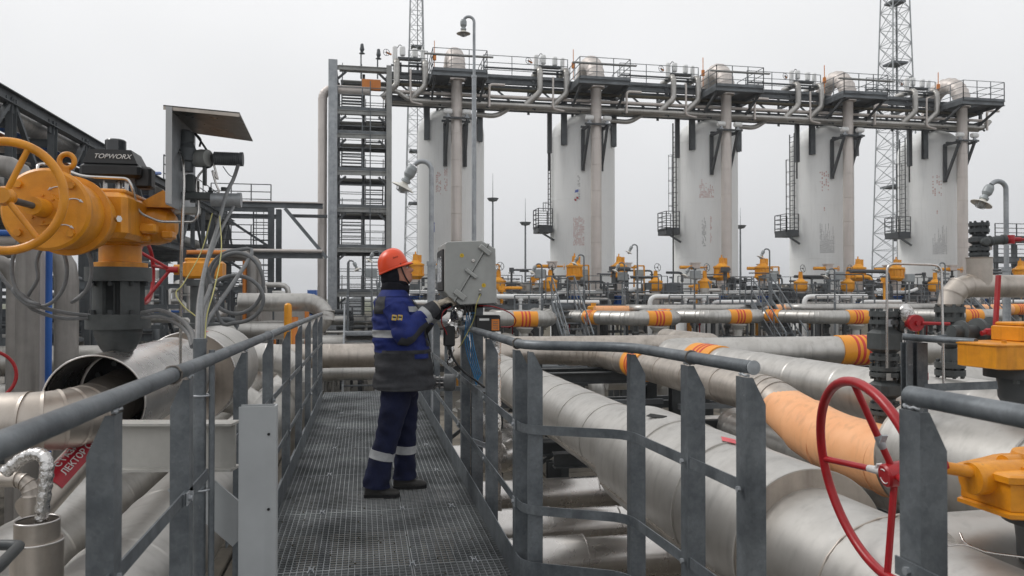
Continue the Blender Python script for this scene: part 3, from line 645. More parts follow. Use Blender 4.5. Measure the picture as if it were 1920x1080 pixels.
# repeated pipework in each bay
for i in range(5):
    X = TX[i]; tw = WHERE[i]
    for dx, lab in ((-3.13, 'left'), (-1.65, 'right')):
        o = thing('offset_pipe', 'bent clad pipe, %s of the pair on the rack left of the %s' % ('outer' if lab == 'left' else 'inner', tw), 'pipe', (X + dx, 38.7, 11.5), 'bent pipes on the rack')
        clad(o, [(X + dx, 40.6, 13.35), (X + dx, 38.68, 13.35), (X + dx, 38.68, 12.1), (X + dx - .75, 38.85, 11.45)], .155, 'aluminium_far', 1.2, bend=.27, gores=4, n=16, lip=.004)
    rpipe([(X - 2.42, 38.6, 12.9), (X - 2.42, 38.6, 11.25), (X - 1.8, 38.6, 11.15)], .055, 'drop_pipe', 'slim pale drop pipe on the rack left of the ' + tw, 'riser_cladding', group='slim drop pipes on the rack')
    rpipe([(X + 1.75, 38.6, 11.2), (X + 1.75, 38.6, 12.35), (X + 2.6, 38.6, 12.35)], .07, 'drop_pipe', 'pale angled pipe on the rack right of the ' + tw, 'riser_cladding', group='slim drop pipes on the rack')
    if i < 4: rpipe([(X + 1.9, 39.6, 12.95), (X + 3.0, 39.6, 12.95)], .15, 'stub_vessel', 'short silver capsule lying on the rack right of the ' + tw, 'aluminium_far', cat='vessel', group='silver capsules on the rack')
    if i in (0, 1, 2): rpipe([(X + 1.2, 39.6, 11.0), (X + 2.3, 39.6, 10.95), (X + 3.0, 39.6, 11.4)], .13, 'under_pipe', 'pale pipe slung under the rack right of the ' + tw, 'aluminium_far', group='pipes slung under the rack')
    v = thing('instrument_group', 'four pale upright instrument housings on a dark bar left of the ' + tw, 'instruments', (X - 2.4, 39.3, 12.9), 'instrument groups on the rack')
    for dx, z0, z1, r in ((-3.2, 13.35, 14.2, .13), (-2.8, 13.75, 14.22, .15), (-2.15, 13.7, 14.15, .15), (-1.72, 13.35, 14.12, .12)):
        MB().lathe([(0, 0), (r * .8, 0), (r, .06), (r, z1 - z0 - .05), (r * .85, z1 - z0), (0, z1 - z0)], (X + dx, 39.3, z0), (0, 0, 1), 12).build('housing', 'tank_paint', v)
    MB().box((X - 2.45, 39.3, 13.6), (1.2, .3, .12)).box((X - 2.45, 39.3, 13.25), (1.9, .1, .08)).box((X - 2.9, 39.3, 13.1), (.1, .1, .6)).box((X - 2.0, 39.3, 13.1), (.12, .1, .6)).build('support_bar', 'dark_far', v)
    MB().tube(spline([(X - 3.1, 39.3, 14.1), (X - 2.95, 39.3, 14.3), (X - 2.8, 39.3, 14.2)], 4) , .02, 5).build('cable', 'black_plastic', v)
    wv = thing('vent_handwheel', 'thin spoked handwheel with orange hub on the rack left of the ' + tw, 'handwheel', (X - 3.6, 39.2, 13.8), 'handwheels on the rack')
    wheel(wv, (X - 3.65, 39.2, 13.85), (.25, -1, .1), .17, .014, 'rack_steel', 4, n=18)
    MB().cyl((X - 3.65, 39.2, 13.85), (X - 3.4, 39.5, 13.85), .05, n=8).build('wheel_shaft', 'orange_pipe', wv)
    tag(MB().beam((X - 1.12, 39.2, 13.0), (X - 1.12, 39.2, 14.6), .035, up=V((0, 1, 0))).cyl((X - 1.12, 39.2, 13.6), (X - 1.12, 39.2, 13.9), .1, n=8).build('marker_rod', 'orange_pipe'), 'thin orange upright rod beside the platform of the ' + tw, 'rod', 'orange rods on the rack')

# the rack and all it carries stands between the riser pipes and the tower heads
for o in bpy.data.objects:
    r0 = o.parent or o
    if o.parent and o.parent.parent: r0 = o.parent.parent
    if o.type == 'MESH' and r0.name.split('.')[0] in ('overhead_pipe_rack', 'header_pipe', 'offset_pipe', 'drop_pipe', 'stub_vessel', 'under_pipe', 'instrument_group', 'vent_handwheel', 'marker_rod'):
        k = WO[o.name]
        for v in o.data.vertices:
            w_ = v.co + k; ny = w_.y + 1.7 if w_.y < 40.2 else 40.2 + 1.7 + (w_.y - 40.2) * .3
            v.co = V((w_.x, ny if w_.z > 8 else w_.y, 1.5 + (w_.z - 1.5) * 1.043 if w_.z > 8 else w_.z)) - k
# ------------------------------------------------------------ stair tower
st = thing('stair_tower', 'tall open steel stair tower with zigzag flights left of the white towers', 'stair tower', (0, 39.5, G))
SX0, SX1, SY0, SY1 = -1.36, 1.2, 38.0, 41.6
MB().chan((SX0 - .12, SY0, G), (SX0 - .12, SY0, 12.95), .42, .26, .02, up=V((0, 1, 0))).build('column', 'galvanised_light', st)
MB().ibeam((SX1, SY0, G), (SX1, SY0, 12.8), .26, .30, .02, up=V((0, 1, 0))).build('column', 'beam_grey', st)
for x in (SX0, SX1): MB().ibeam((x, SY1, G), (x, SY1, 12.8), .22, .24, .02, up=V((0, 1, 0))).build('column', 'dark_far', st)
LV = [1.6, 3.75, 5.7, 7.5, 9.3, 10.45, 12.6]
for z in LV:
    BM = 'beam_grey'
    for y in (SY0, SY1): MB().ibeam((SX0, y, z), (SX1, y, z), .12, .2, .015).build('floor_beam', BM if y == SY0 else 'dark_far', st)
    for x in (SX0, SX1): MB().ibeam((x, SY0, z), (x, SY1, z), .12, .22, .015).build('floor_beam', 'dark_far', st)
    for x, s_ in ((SX0, 1), (SX1, -1)): MB().beam((x, SY0 + .08, z - .62), (x + s_ * .5, SY0 + .08, z - .16), .1, .1).build('knee_brace', 'dark_far', st)
    MB().box((0, SY0 + .55, z + .12), (2.4, 1.0, .05)).build('landing', 'beam_grey', st); MB().box((0, SY1 - .5, z + .12), (2.4, .9, .05)).build('landing', 'beam_grey', st)
    if z > 12: continue
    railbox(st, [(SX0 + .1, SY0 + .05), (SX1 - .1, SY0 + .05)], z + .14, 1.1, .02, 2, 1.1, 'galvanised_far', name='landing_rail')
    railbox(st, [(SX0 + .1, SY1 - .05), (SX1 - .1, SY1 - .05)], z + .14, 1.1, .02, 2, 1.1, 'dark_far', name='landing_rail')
for lane, z0, z1 in ((0, 10.6, 12.6), (0, 7.6, 9.3), (1, 5.8, 7.4), (0, 3.9, 5.6), (1, 1.7, 3.7), (0, -.4, 1.6), (1, 9.4, 10.4), (1, -2.5, -.4)):
    xa, xb = ((-1.1, -.12), (.08, .95))[lane]; fl = MB()
    ya, yb = (SY0 + 1.1, SY1 - 1.0) if lane == 0 else (SY1 - 1.0, SY0 + 1.1)
    for x in (xa, xb): fl.beam((x, ya, z0), (x, yb, z1), .04, .2)
    f_ = fl.build('stringer_pair', 'dark_far', st); n = max(4, round((z1 - z0) / .19))
    for k in range(n): MB().box(((xa + xb) / 2, ya + (yb - ya) * (k + .5) / n, z0 + (z1 - z0) * (k + .5) / n), (xb - xa, .24, .035)).build('tread', 'rack_steel', st)
    h = MB()
    for x in (xa, xb):
        for q in (.55, 1.0): h.beam((x, ya, z0 + q), (x, yb, z1 + q), .035)
        for k in range(4): u = k / 3; h.beam((x, ya + (yb - ya) * u, z0 + (z1 - z0) * u), (x, ya + (yb - ya) * u, z0 + (z1 - z0) * u + 1), .035, up=V((0, 1, 0)))
    h.build('stair_rail', 'dark_far', st)
MB().beam((-.02, SY0 + 1, G), (-.02, SY0 + 1, 12.6), .13, up=V((0, 1, 0))).build('centre_post', 'dark_far', st)
MB().beam((.3, SY0 - .05, 4), (.3, SY0 - .05, 12), .05, up=V((0, 1, 0))).build('conduit', 'galvanised_far', st)
MB().box((.35, SY0 + .3, 11.9), (.9, .3, .5)).build('panel_box', 'orange_pipe', st)

# ------------------------------------------------------------ lattice masts
def mast(name, label, px, d, z1, w0, w1, step, wz1):
    c = at(px, 556, d); c.z = G; t = thing(name, label, 'mast', c, 'lattice masts'); n = int((z1 - G) / step)
    W = lambda z: w0 + (w1 - w0) * min(1, (z - G) / (z1 - G)); cs = [(-1, -1), (1, -1), (1, 1), (-1, 1)]
    P = lambda k, z: V((c.x + cs[k % 4][0] * W(z) / 2, c.y + cs[k % 4][1] * W(z) / 2, z))
    for k in range(4): MB().beam(P(k, G), P(k, z1), .07, up=V((0, 1, 0))).build('leg', 'mast_hazy_grey', t)
    b = MB()
    for j in range(n):
        za, zb = G + j * step, G + (j + 1) * step
        for k in range(4):
            b.beam(P(k, za), P(k + 1, zb), .032); b.beam(P(k + 1, za), P(k, zb), .032)
            b.beam(P(k, zb), P(k + 1, zb), .035)
    b.build('lattice_bracing', 'mast_hazy_grey', t, 'stuff')
    for z in (9.5, 14, 18.5, 23, 27.5): MB().box((c.x, c.y, z), (W(z) * .75, W(z) * .75, .15)).build('rest_deck', 'galvanised_far', t)
    MB().beam((c.x + .1, c.y, G), (c.x + .1, c.y, z1), .06, up=V((0, 1, 0))).build('cable_run', 'dark_far', t)
    return t
mast('lattice_mast', 'slender grey lattice mast rising behind the first white tower', 780, 66, 45, 2.2, .35, 1.3, 0)
mB = mast('lattice_mast', 'wider grey lattice mast standing between the last two white towers', 1681, 56, 40, 2.6, .55, 1.25, 0)
c = at(1684, 556, 55.4)
MB().box((c.x + .1, c.y - .8, 5.6), (1.6, .7, .3)).build('balcony_deck', 'dark_far', mB); railbox(mB, [(c.x - .7, c.y - 1.1), (c.x + .9, c.y - 1.1)], 5.7, 1.3, .02, 3, .4)

# ------------------------------------------------------------ lamps
def lamp(px, py, d, zb, label, s=1.0, flip=1, pole_r=.05, drop=.5, group='gooseneck yard lamps', name='gooseneck_lamp', tilt=.5):
    top = at(px, py, d); t = thing(name, label, 'lamp', (top.x, top.y, zb), group); r = RT * -flip
    zt = top.z - .18 * s
    MB().tube([(top.x, top.y, zb), (top.x, top.y, zt - 1.6 * s)], pole_r * 1.35, 12).build('pole', 'galvanised_light' if d < 25 else 'galvanised_far', t)
    MB().tube([(top.x, top.y, zt - 1.6 * s)] + arc((top.x + r.x * .16 * s, top.y + r.y * .16 * s, zt), -r, (0, 0, 1), .16 * s, 0, math.pi * .8, 8), pole_r * .85, 12).build('gooseneck', 'galvanised_light' if d < 25 else 'galvanised_far', t)
    MB().lathe([(0, 0), (pole_r * 1.6, 0), (pole_r * 1.6, .06), (0, .06)], (top.x, top.y, zt - 1.63 * s), n=12).build('collar', 'galvanised_light', t)
    e_ = V((top.x, top.y, zt)) + r * .31 * s + V((0, 0, .07 * s)); ax = (r * tilt + V((0, 0, -1))).normalized()
    MB().lathe([(0, -.02), (.075, 0), (.095, .06), (.095, .16), (.075, .2), (.06, .215), (.06, .25), (.085, .26), (.085, .30), (.05, .31)] if s == 1 else [(q * s, h * s) for q, h in [(0, -.02), (.075, 0), (.095, .06), (.095, .16), (.075, .2), (.06, .215), (.06, .25), (.085, .26), (.085, .30), (.05, .31)]], e_, ax, 16).build('lamp_housing', 'lamp_grey', t)
    MB().lathe([(.05 * s, .30 * s), (.07 * s, .34 * s), (.20 * s, .40 * s), (.205 * s, .41 * s), (.195 * s, .41 * s), (.06 * s, .36 * s), (.05 * s, .33 * s)], e_, ax, 24).build('lamp_shade', 'lamp_shade', t)
    MB().ell(e_ + ax * .40 * s, (.075 * s, .075 * s, .09 * s), 12, 8).build('globe', 'lamp_glass', t)
    if d < 20:
        g = MB().torus(e_ + ax * .47 * s, ax, .09 * s, .004, 20, 5)
        for k in range(4): u = k * math.pi / 4; _, a, b = frame(ax); g.tube([e_ + ax * .36 * s + (a * math.cos(u) + b * math.sin(u)) * .12 * s, e_ + ax * .47 * s + (a * math.cos(u) + b * math.sin(u)) * .09 * s, e_ + ax * .5 * s, e_ + ax * .47 * s - (a * math.cos(u) + b * math.sin(u)) * .09 * s, e_ + ax * .36 * s - (a * math.cos(u) + b * math.sin(u)) * .12 * s], .0035, 5)
        g.build('wire_guard', 'galvanised_light', t)
    return t
lamp(889, 30, 19, G, 'tall thin lamp post behind the grey cabinet, its lamp high in the sky', .85, 1, .042, tilt=0)
lamp(809, 300, 10.5, G, 'grey gooseneck lamp with white shade between the worker and the first tower', .8, 1, .04)
lamp(1886, 338, 11, G, 'grey gooseneck lamp with white shade at the right side, above the black valve', .72, 1, .04)
for px, py, d, lab in ((1195, 458, 34, 'small lamp post between the second and middle towers'), (1443, 466, 32, 'small lamp post before the gap left of the fourth tower'),
        (1095, 477, 30, 'small lamp on a bent post in front of the second tower'), (1171, 492, 32, 'small lamp on a bent post just right of the second tower'),
        (1016, 494, 30, 'small lamp on a bent post left of the second tower'), (1302, 500, 31, 'small lamp on a bent post in front of the middle tower'), (1565, 503, 32, 'small lamp on a bent post in front of the fourth tower'),
        (1772, 492, 33, 'small lamp on a bent post in front of the last tower'), (652, 488, 30, 'small lamp post at the stair behind the worker, left of the hard hat'),
        (712, 470, 28, 'small lamp close behind the orange hard hat')):
    lamp(px, py, d, G + 1.5, lab, .78, -1 if px in (652,) else 1, .035)
for px, y0, lab in ((677, 84, 'left and taller of the two little lamps on top of the stair tower'), (708, 94, 'right and lower of the two little lamps on top of the stair tower')):
    c = at(px, y0, 39.5); t = thing('roof_lamp', lab, 'lamp', (c.x, c.y, 12.7), 'lamps on the stair tower')
    MB().beam((c.x, c.y, 12.7), c, .07, up=V((0, 1, 0))).build('pole', 'galvanised_far', t); MB().lathe([(0, 0), (.07, 0), (.12, -.3), (.06, -.42), (.16, -.5), (0, -.5)], c + V((.05, 0, .05)), n=10).build('lamp_head', 'rack_steel', t)
# lightning rods
for px, y0, yc, lab in ((924, 325, 377, 'thin lightning mast with a crown, just right of the first tower'), (985, 372, 422, 'thin lightning mast midway between the first and second towers'), (1388, 390, 428, 'thin lightning mast between the middle and fourth towers')):
    c = at(px, y0, 95); k_ = at(px, yc, 95); t = thing('lightning_mast', lab, 'mast', (c.x, c.y, G), 'lightning masts')
    MB().cyl((c.x, c.y, G), k_, .16, .1, 8).build('pole', 'galvanised_far', t); MB().cyl(k_, c, .045, .02, 6).build('rod', 'galvanised_far', t)
    MB().lathe([(0, -.1), (.5, 0), (.75, .35), (.6, .35), (.3, .1), (0, .1)], k_, n=10).build('crown', 'galvanised_far', t)
# ============================================================ LEFT PIPE RACK
lk = thing('pipe_rack', 'dark steel truss pipe rack running away along the left side', 'pipe rack', (-8.5, 20, G))
ZB, ZT = 3.4, 5.5
for x in (-7.0, -10.2):
    for z in (ZB, ZT): MB().ibeam((x, 8, z), (x, 44, z), .22, .26, .02).build('chord', 'rack_steel', lk)
    for k in range(17):
        y = 8.7 + k * 2.1
        MB().ibeam((x, y, ZB), (x, y, ZT), .14, .2, .012, up=V((0, 1, 0))).build('truss_post', 'rack_steel', lk)
        y2 = y + 2.1; MB().beam((x, y, ZB if k % 2 else ZT), (x, y2, ZT if k % 2 else ZB), .10, .08).build('truss_diagonal', 'rack_steel', lk)
        MB().box((x + .02, y, ZT - .14), (.02, .5, .3)).build('gusset', 'rack_steel', lk)
for k in range(17):
    y = 8.7 + k * 2.1
    for z in (ZB, ZT - .5): MB().ibeam((-7.1, y, z), (-10.1, y, z), .12, .18, .012).build('crossbar', 'rack_steel', lk)
    MB().beam((-7.1, y, ZT), (-10.1, y + 2.1, ZT), .08).build('roof_brace', 'rack_steel', lk)
for k in range(7):
    y = 10.8 + k * 6.3 * .84
    for x in (-7.0, -10.2):
        MB().ibeam((x, y, G), (x, y, ZB), .26, .26, .015, up=V((0, 1, 0))).build('rack_column', 'rack_steel', lk)
    for z in (0.2, 1.8): MB().ibeam((-7.0, y, z), (-10.2, y, z), .16, .2, .012).build('crossbar', 'rack_steel', lk)
    MB().beam((-7.1, y, -.6), (-10.1, y, G + .3), .1).build('column_brace', 'rack_steel', lk); MB().beam((-10.1, y, -.6), (-7.1, y, G + .3), .1).build('column_brace', 'rack_steel', lk)
    if k < 6:
        MB().beam((-7.0, y, .1), (-7.0, y + 2.6, G + .4), .09).build('column_brace', 'rack_steel', lk); MB().beam((-7.0, y + 5.2, .1), (-7.0, y + 2.6, G + .4), .09).build('column_brace', 'rack_steel', lk)
        MB().ibeam((-7.0, y, .15), (-7.0, y + 5.29, .15), .14, .2, .012).build('side_beam', 'rack_steel', lk)
MB().box((-10.6, 26, 4.5), (.1, 36, .5)).box((-7.8, 26, 5.62), (.6, 36, .06)).build('cable_tray', 'dark_far', lk)
railbox(lk, [(-7.2, 30), (-7.2, 44)], 5.7, 1.0, .02, 2, 1.4, 'dark_far')
PL_ = [('silver', 'aluminium_far', .22), ('slim blue', 'blue_paint', .07), ('orange', 'orange_pipe', .06), ('silver', 'aluminium_far', .14), ('pale', 'riser_cladding', .18), ('slim silver', 'aluminium_far', .09), ('dark', 'dark_far', .1), ('blue', 'blue_paint', .09)]
for j, (zz, tier) in enumerate(((3.62, 'lower deck'), (5.1, 'upper deck'))):
    for k, (nm, m, r) in enumerate(PL_):
        x = -7.45 - k * .36 + j * .05
        rpipe([(x, 7.5, zz + r), (x, 44, zz + r)], r, 'rack_pipe', f'{nm} pipe on the {tier} of the left rack, {ORD[k] if k < 5 else ["sixth","seventh","eighth"][k-5]} from its near side', m, group='pipes of the left rack')
# vertical pipes dropping in front of the left rack
VP = [(30, 300, 9, .10, 'pipe_dull', 'pale vertical pipe behind the yellow handwheel, leftmost of the drop pipes'), (52, 320, 8.2, .115, 'pipe_dull', 'thick warm grey vertical pipe left of the blue pipe'),
      (79, 330, 8.6, .075, 'riser_cladding', 'slim beige vertical pipe beside the bright blue one'), (91.5, 330, 8.5, .035, 'blue_paint', 'bright blue thin vertical pipe behind the yellow actuator'),
      (125, 400, 11, .16, 'pipe_dull', 'grey vertical pipe behind the coiled cables'), (232, 420, 12, .1, 'rack_steel', 'dark vertical pipe behind the grey valve yoke'),
      (472, 500, 22, .14, 'pipe_dull', 'pale vertical pipe just right of the thin orange pipe'), (484, 480, 23, .1, 'pipe_dull', 'pale slim vertical pipe right of the orange pipe loop')]
for px, py, d, r, m, lab in VP:
    c = at(px, 556, d); zt = {30: 1.9, 52: 2.9, 79: 2.15, 91.5: 2.2, 125: 2.2, 232: 2.3, 472: 2.72, 484: 2.66}[px]
    rpipe([(c.x, c.y, G), (c.x, c.y, zt), (c.x - 1.5, c.y + .1, zt)], r, 'drop_pipe', lab, m, group='vertical pipes at the left rack')
c0, c1, c2 = at(350, 473, 21), at(459, 473, 22), at(459, 620, 22); c2 = V((c1.x, c1.y, G))
rpipe([c0, c1, c2], .06, 'gas_pipe', 'thin orange pipe running level then turning down beside the left rack', 'orange_pipe')
rpipe([at(395, 480, 23), at(465, 480, 23), V((at(465, 480, 23).x, at(465, 480, 23).y, G))], .055, 'gas_pipe', 'thin blue pipe nested behind the orange pipe loop', 'blue_paint')
rpipe([at(300, 325, 24), at(256, 325, 20)], .05, 'gas_pipe', 'short blue pipe on top of the left rack', 'blue_paint')
# bridge from the rack to the stair tower
br_ = thing('pipe_bridge', 'slim steel bridge joining the left rack to the stair tower', 'bridge', (-5, 37.2, 3.4))
MB().ibeam((-9.0, 37.2, 5.75), (-1.9, 37.2, 5.75), .2, .22, .02).build('beam', 'galvanised_far', br_)
MB().ibeam((-9.0, 37.2, 3.42), (-1.9, 37.2, 3.42), .2, .26, .02).build('beam', 'galvanised_far', br_)
MB().beam((-9.0, 37.2, 5.9), (-1.9, 37.2, 5.9), .35, .05).build('tray', 'riser_cladding', br_)
MB().beam((-3.6, 37.0, 5.6), (-1.7, 37.0, 3.3), .14, .16).build('knee_brace', 'galvanised_far', br_)
MB().beam((-3.4, 37.4, 5.3), (-1.7, 37.4, 5.3), .2, .14).build('stub_beam', 'dark_far', br_)
rpipe([(-9.0, 36.9, 3.62), (-1.9, 36.9, 3.62)], .08, 'bridge_pipe', 'pale pipe lying on the lower beam of the bridge to the stair tower', 'riser_cladding')
ld = thing('caged_ladder', 'tall caged ladder with small balcony at the far end of the left rack', 'ladder', (-6.3, 37.5, G))
c = MB()
for x in (-6.75, -6.0): c.beam((x, 37.4, G), (x, 37.4, 5.8), .06, up=V((0, 1, 0)))
c.build('ladder_rail', 'dark_far', ld); c = MB()
for k in range(27): c.beam((-6.75, 37.4, G + .3 + k * .3), (-6.0, 37.4, G + .3 + k * .3), .04)
c.build('ladder_rungs', 'dark_far', ld, 'stuff'); c = MB()
for x in (-6.55, -6.2): c.beam((x, 36.9, 0), (x, 36.9, 5.8), .03, up=V((0, 1, 0)))
c.build('safety_cage', 'dark_far', ld)
MB().box((-6.3, 37, -.55), (2.6, 1.5, .18)).build('balcony_deck', 'dark_far', ld); railbox(ld, [(-7.5, 36.3), (-5.0, 36.3), (-5.0, 37.7)], -.45, 2.1, .04, 3, .8); ld.location += V((1.35, 2.6, 0))
bt = thing('braced_tower', 'dark open steel frame with stairs where the left rack ends', 'steel frame', (-8.6, 36, G))
for x in (-10.2, -7.4):
    for y in (34.5, 38): MB().ibeam((x, y, G), (x, y, 6.2), .28, .28, .02, up=V((0, 1, 0))).build('column', 'rack_steel', bt)
for z in (-.2, 1.8, 3.8, 5.8):
    for y in (34.5, 38): MB().ibeam((-10.2, y, z), (-7.4, y, z), .18, .24, .02).build('floor_beam', 'rack_steel', bt)
    MB().beam((-10.2, 34.5, z), (-7.4, 34.5, z - 1.9), .12).build('diagonal', 'rack_steel', bt)
    railbox(bt, [(-10.2, 34.4), (-7.4, 34.4)], z + .12, 1.1, .025, 2, 1.0, 'dark_far')

bt.location += V((2.9, 5.0, 0))
# ------------------------------------------------------------ far ground behind the stair tower
fn = thing('wire_fence', 'far pale wire fence on the grassy rise left of the stair tower', 'fence', (-20, 98, G))
MB().box((-10, 100, -1.95), (60, .05, 1.5)).build('fence_base', 'galvanised_light', fn)
for k in range(16): MB().beam((-38 + k * 3, 99.9, G), (-38 + k * 3, 99.9, 1.2), .08, up=V((0, 1, 0))).build('fence_post', 'galvanised_far', fn)
for z in (-.6, 0, .5, 1.0): MB().beam((-40, 99.9, z), (22, 99.9, z), .03).build('fence_wire', 'galvanised_far', fn)
sh = thing('site_shed', 'small far blue and pale shed with sloping roof left of the stair tower', 'shed', (-9, 92, G))
p = at(577, 556, 95)
MB().box((p.x + .6, p.y, 0), (1.1, 3, 4.6)).build('wall', 'blue_paint', sh); MB().extr((p.x + 3.6, p.y - 1.5, -.6), (p.x + 3.6, p.y + 1.5, -.6), [(-3, -1.7), (3, -1.7), (3, 2.4), (-3, .2)], up=V((0, 0, 1))).build('roof', 'galvanised_light', sh)
bank = MB(); 
bank.add([(-60, 60, G), (20, 60, G), (20, 75, -1.2), (-60, 75, -1.2), (20, 105, -.6), (-60, 105, -.6)], [(0, 1, 2, 3), (3, 2, 4, 5)])
tag(bank.build('earth_bank', 'soil'), kind='structure')
bank = MB(); bank.add([(18, 62, G), (140, 62, G), (140, 80, -.6), (18, 80, -.6), (140, 300, .3), (18, 300, .3)], [(0, 1, 2, 3), (3, 2, 4, 5)]); tag(bank.build('earth_bank', 'soil'), kind='structure')

# ============================================================ STAIRS BEHIND THE WORKER
def stairs(label, x0, x1, y0, y1, z0, z1, n, m='galvanised_far', rail=True, tread='galvanised_far', group=None, land=0.0, name='stair'):
    t = thing(name, label, 'stairs', ((x0 + x1) / 2, min(y0, y1), z0), group)
    for x in (x0, x1): MB().beam((x, y0, z0), (x, y1, z1), .05, .24).build('stringer', m, t)
    for k in range(n):
        u = (k + .5) / n; MB().box(((x0 + x1) / 2, y0 + (y1 - y0) * u, z0 + (z1 - z0) * u), (x1 - x0 - .05, .26, .035)).build('tread', tread, t)
    if land: MB().box(((x0 + x1) / 2, y1 + land / 2, z1 - .04), (x1 - x0 + .1, land, .09)).build('landing', m, t)
    if rail:
        for x in (x0, x1):
            h = MB()
            for q in (.55, 1.05): h.beam((x, y0, z0 + q), (x, y1, z1 + q), .04)
            for k in range(4): u = k / 3; h.beam((x, y0 + (y1 - y0) * u, z0 + (z1 - z0) * u), (x, y0 + (y1 - y0) * u, z0 + (z1 - z0) * u + 1.05), .04, up=V((0, 1, 0)))
            if land: h.beam((x, y1, z1 + 1.05), (x, y1 + land, z1 + 1.05), .04).beam((x, y1 + land, z1), (x, y1 + land, z1 + 1.05), .04, up=V((0, 1, 0)))
            h.build('stair_rail', m, t)
    return t
a_, b_ = at(646, 556, 29), at(700, 556, 29)
stairs('galvanised stair of open treads behind the worker, rising to a landing', a_.x, a_.x + 1.15, 26.8, 29.6, G, .15, 13, 'galvanised_light', land=1.2)
stairs('dark second stair flight rising beyond the landing behind the worker', a_.x + .1, a_.x + 1.05, 31.0, 33.4, .2, 2.0, 9, 'dark_far', tread='dark_far')

# ============================================================ MANIFOLD: valves, skids, pipes
def valve_big(label, x, y, first=[None]):
    if first[0]: return copy_tree(first[0], (x, y, 1.2), label=label)
    t = thing('actuated_valve', label, 'valve', (x, y, 1.2), 'yellow valve actuators of the manifold'); first[0] = t
    MB().lathe([(0, 0), (.33, 0), (.33, .08), (.22, .1), (.22, .52), (.3, .54), (.3, .60), (0, .60)], (x, y, .9), n=20).build('valve_neck', 'blue_paint', t)
    MB().cyl((x, y, 1.5), (x, y, 2.22), .2, n=20).box((x - .1, y - .24, 1.85), (.08, .06, .6)).build('yoke', 'riser_cladding', t)
    MB().lathe([(0, 0), (.2, 0), (.3, .12), (.36, .14), (.36, .20), (.31, .22), (.31, .55), (.36, .57), (.36, .64), (.25, .68), (.12, .8), (0, .8)], (x, y, 2.18), n=20).hexes((x, y, 2.38), (0, 0, 1), .33, 10, .03, .04).build('actuator_body', 'yellow_bright', t)
    r = MB()
    for k in range(8): q = k * math.pi / 4; r.box((x + .32 * math.cos(q), y + .32 * math.sin(q), 2.56), (.04, .04, .34), rz=q)
    r.build('body_ribs', 'yellow_bright', t)
    MB().cyl((x, y, 2.9), (x, y, 3.22), .13, .1, 12).box((x + .17, y, 3.05), (.14, .12, .3)).cyl((x, y, 3.2), (x, y, 3.34), .03, n=8).build('stem_cover', 'yellow_bright', t)
    MB().box((x + .3, y - .1, 2.05), (.12, .12, .3)).cyl((x - .2, y, 1.9), (x - .45, y, 1.9), .05, n=8).build('positioner', 'valve_grey', t)
    return t
def valve_small(label, x, y, first=[None]):
    if first[0]: return copy_tree(first[0], (x, y, .9), label=label)
    t = thing('actuated_valve', label, 'valve', (x, y, .9), 'small yellow valve actuators of the manifold'); first[0] = t
    MB().cyl((x, y, .5), (x, y, 1.7), .17, n=16).build('yoke', 'riser_cladding', t)
    MB().lathe([(0, 0), (.2, 0), (.26, .1), (.28, .14), (.28, .38), (.3, .4), (.3, .46), (.2, .5), (.1, .6), (0, .6)], (x, y, 1.66), n=18).build('actuator_body', 'yellow_bright', t)
    MB().cyl((x, y, 2.24), (x, y, 2.5), .09, n=10).box((x, y, 2.48), (.12, .12, .2)).build('stem_cover', 'yellow_bright', t)
    wheel(t, (x + .05, y - .1, 2.72), (.4, -1, .1), .17, .012, 'rack_steel', 3, n=20)
    return t
def skid_valve(label, x, y, first=[None]):      # motor valve: long yellow barrel lying on a dark stem
    if first[0]: return copy_tree(first[0], (x, y, 1.8), label=label)
    t = thing('motor_valve', label, 'valve', (x, y, 1.8), 'motor valves lying across their stems'); first[0] = t
    MB().lathe([(0, 0), (.09, 0), (.09, .62), (.12, .64), (.12, .72), (0, .72)], (x - .85, y, 3.02), (1, 0, 0), 14).build('motor_barrel', 'yellow_bright', t)
    MB().bbox((x, y, 3.08), (.42, .34, .28), .03).box((x, y, 3.24), (.5, .38, .06)).build('gear_box', 'riser_cladding', t)
    MB().cyl((x, y, 2.0), (x, y, 2.95), .06, n=10).lathe([(0, 0), (.15, .05), (.15, .12), (.08, .2), (.13, .3), (0, .34)], (x, y, 2.35), n=12).build('stem', 'valve_grey', t)
    MB().cyl((x + .2, y, 3.02), (x + .55, y, 3.02), .05, n=8).build('output_shaft', 'yellow_bright', t)
    wheel(t, (x + .62, y, 3.0), (1, -.3, 0), .15, .014, 'yellow_bright', 3, n=16)
    return t
VY = 36.0
NAMES = ['before the first white tower, hidden partly by the cabinet', 'between the cabinet and the second white tower', 'near the middle white tower', 'near the fourth white tower', 'near the last white tower']
for k in range(-1, 4):
    dx = 7.67 * k; nm = ['beside the worker', 'by the second tower', 'by the middle tower', 'by the fourth tower', 'at the far right'][k + 1]
    valve_big(f'tall yellow actuator on blue neck, left one of the big pair {nm}', 10.04 + dx, VY).scale = (1.15, 1.15, 1.12)
    valve_big(f'tall yellow actuator on blue neck, right one of the big pair {nm}', 12.29 + dx, VY).scale = (1.15, 1.15, 1.12)
    valve_small(f'short yellow actuator with little handwheel, left one of the small pair {nm}', 13.8 + dx, VY - 1).scale = (1.15, 1.15, 1.1)
    valve_small(f'short yellow actuator with little handwheel, right one of the small pair {nm}', 16.15 + dx, VY - 1.4).scale = (1.15, 1.15, 1.1)
    skid_valve(f'motor valve with long yellow barrel, first {nm}', 9.3 + dx, VY + 1.5); 
    if k < 3: skid_valve(f'motor valve with long yellow barrel, second {nm}', 7.0 + 7.67 * (k + 1) - 1.2, VY + 2.2)
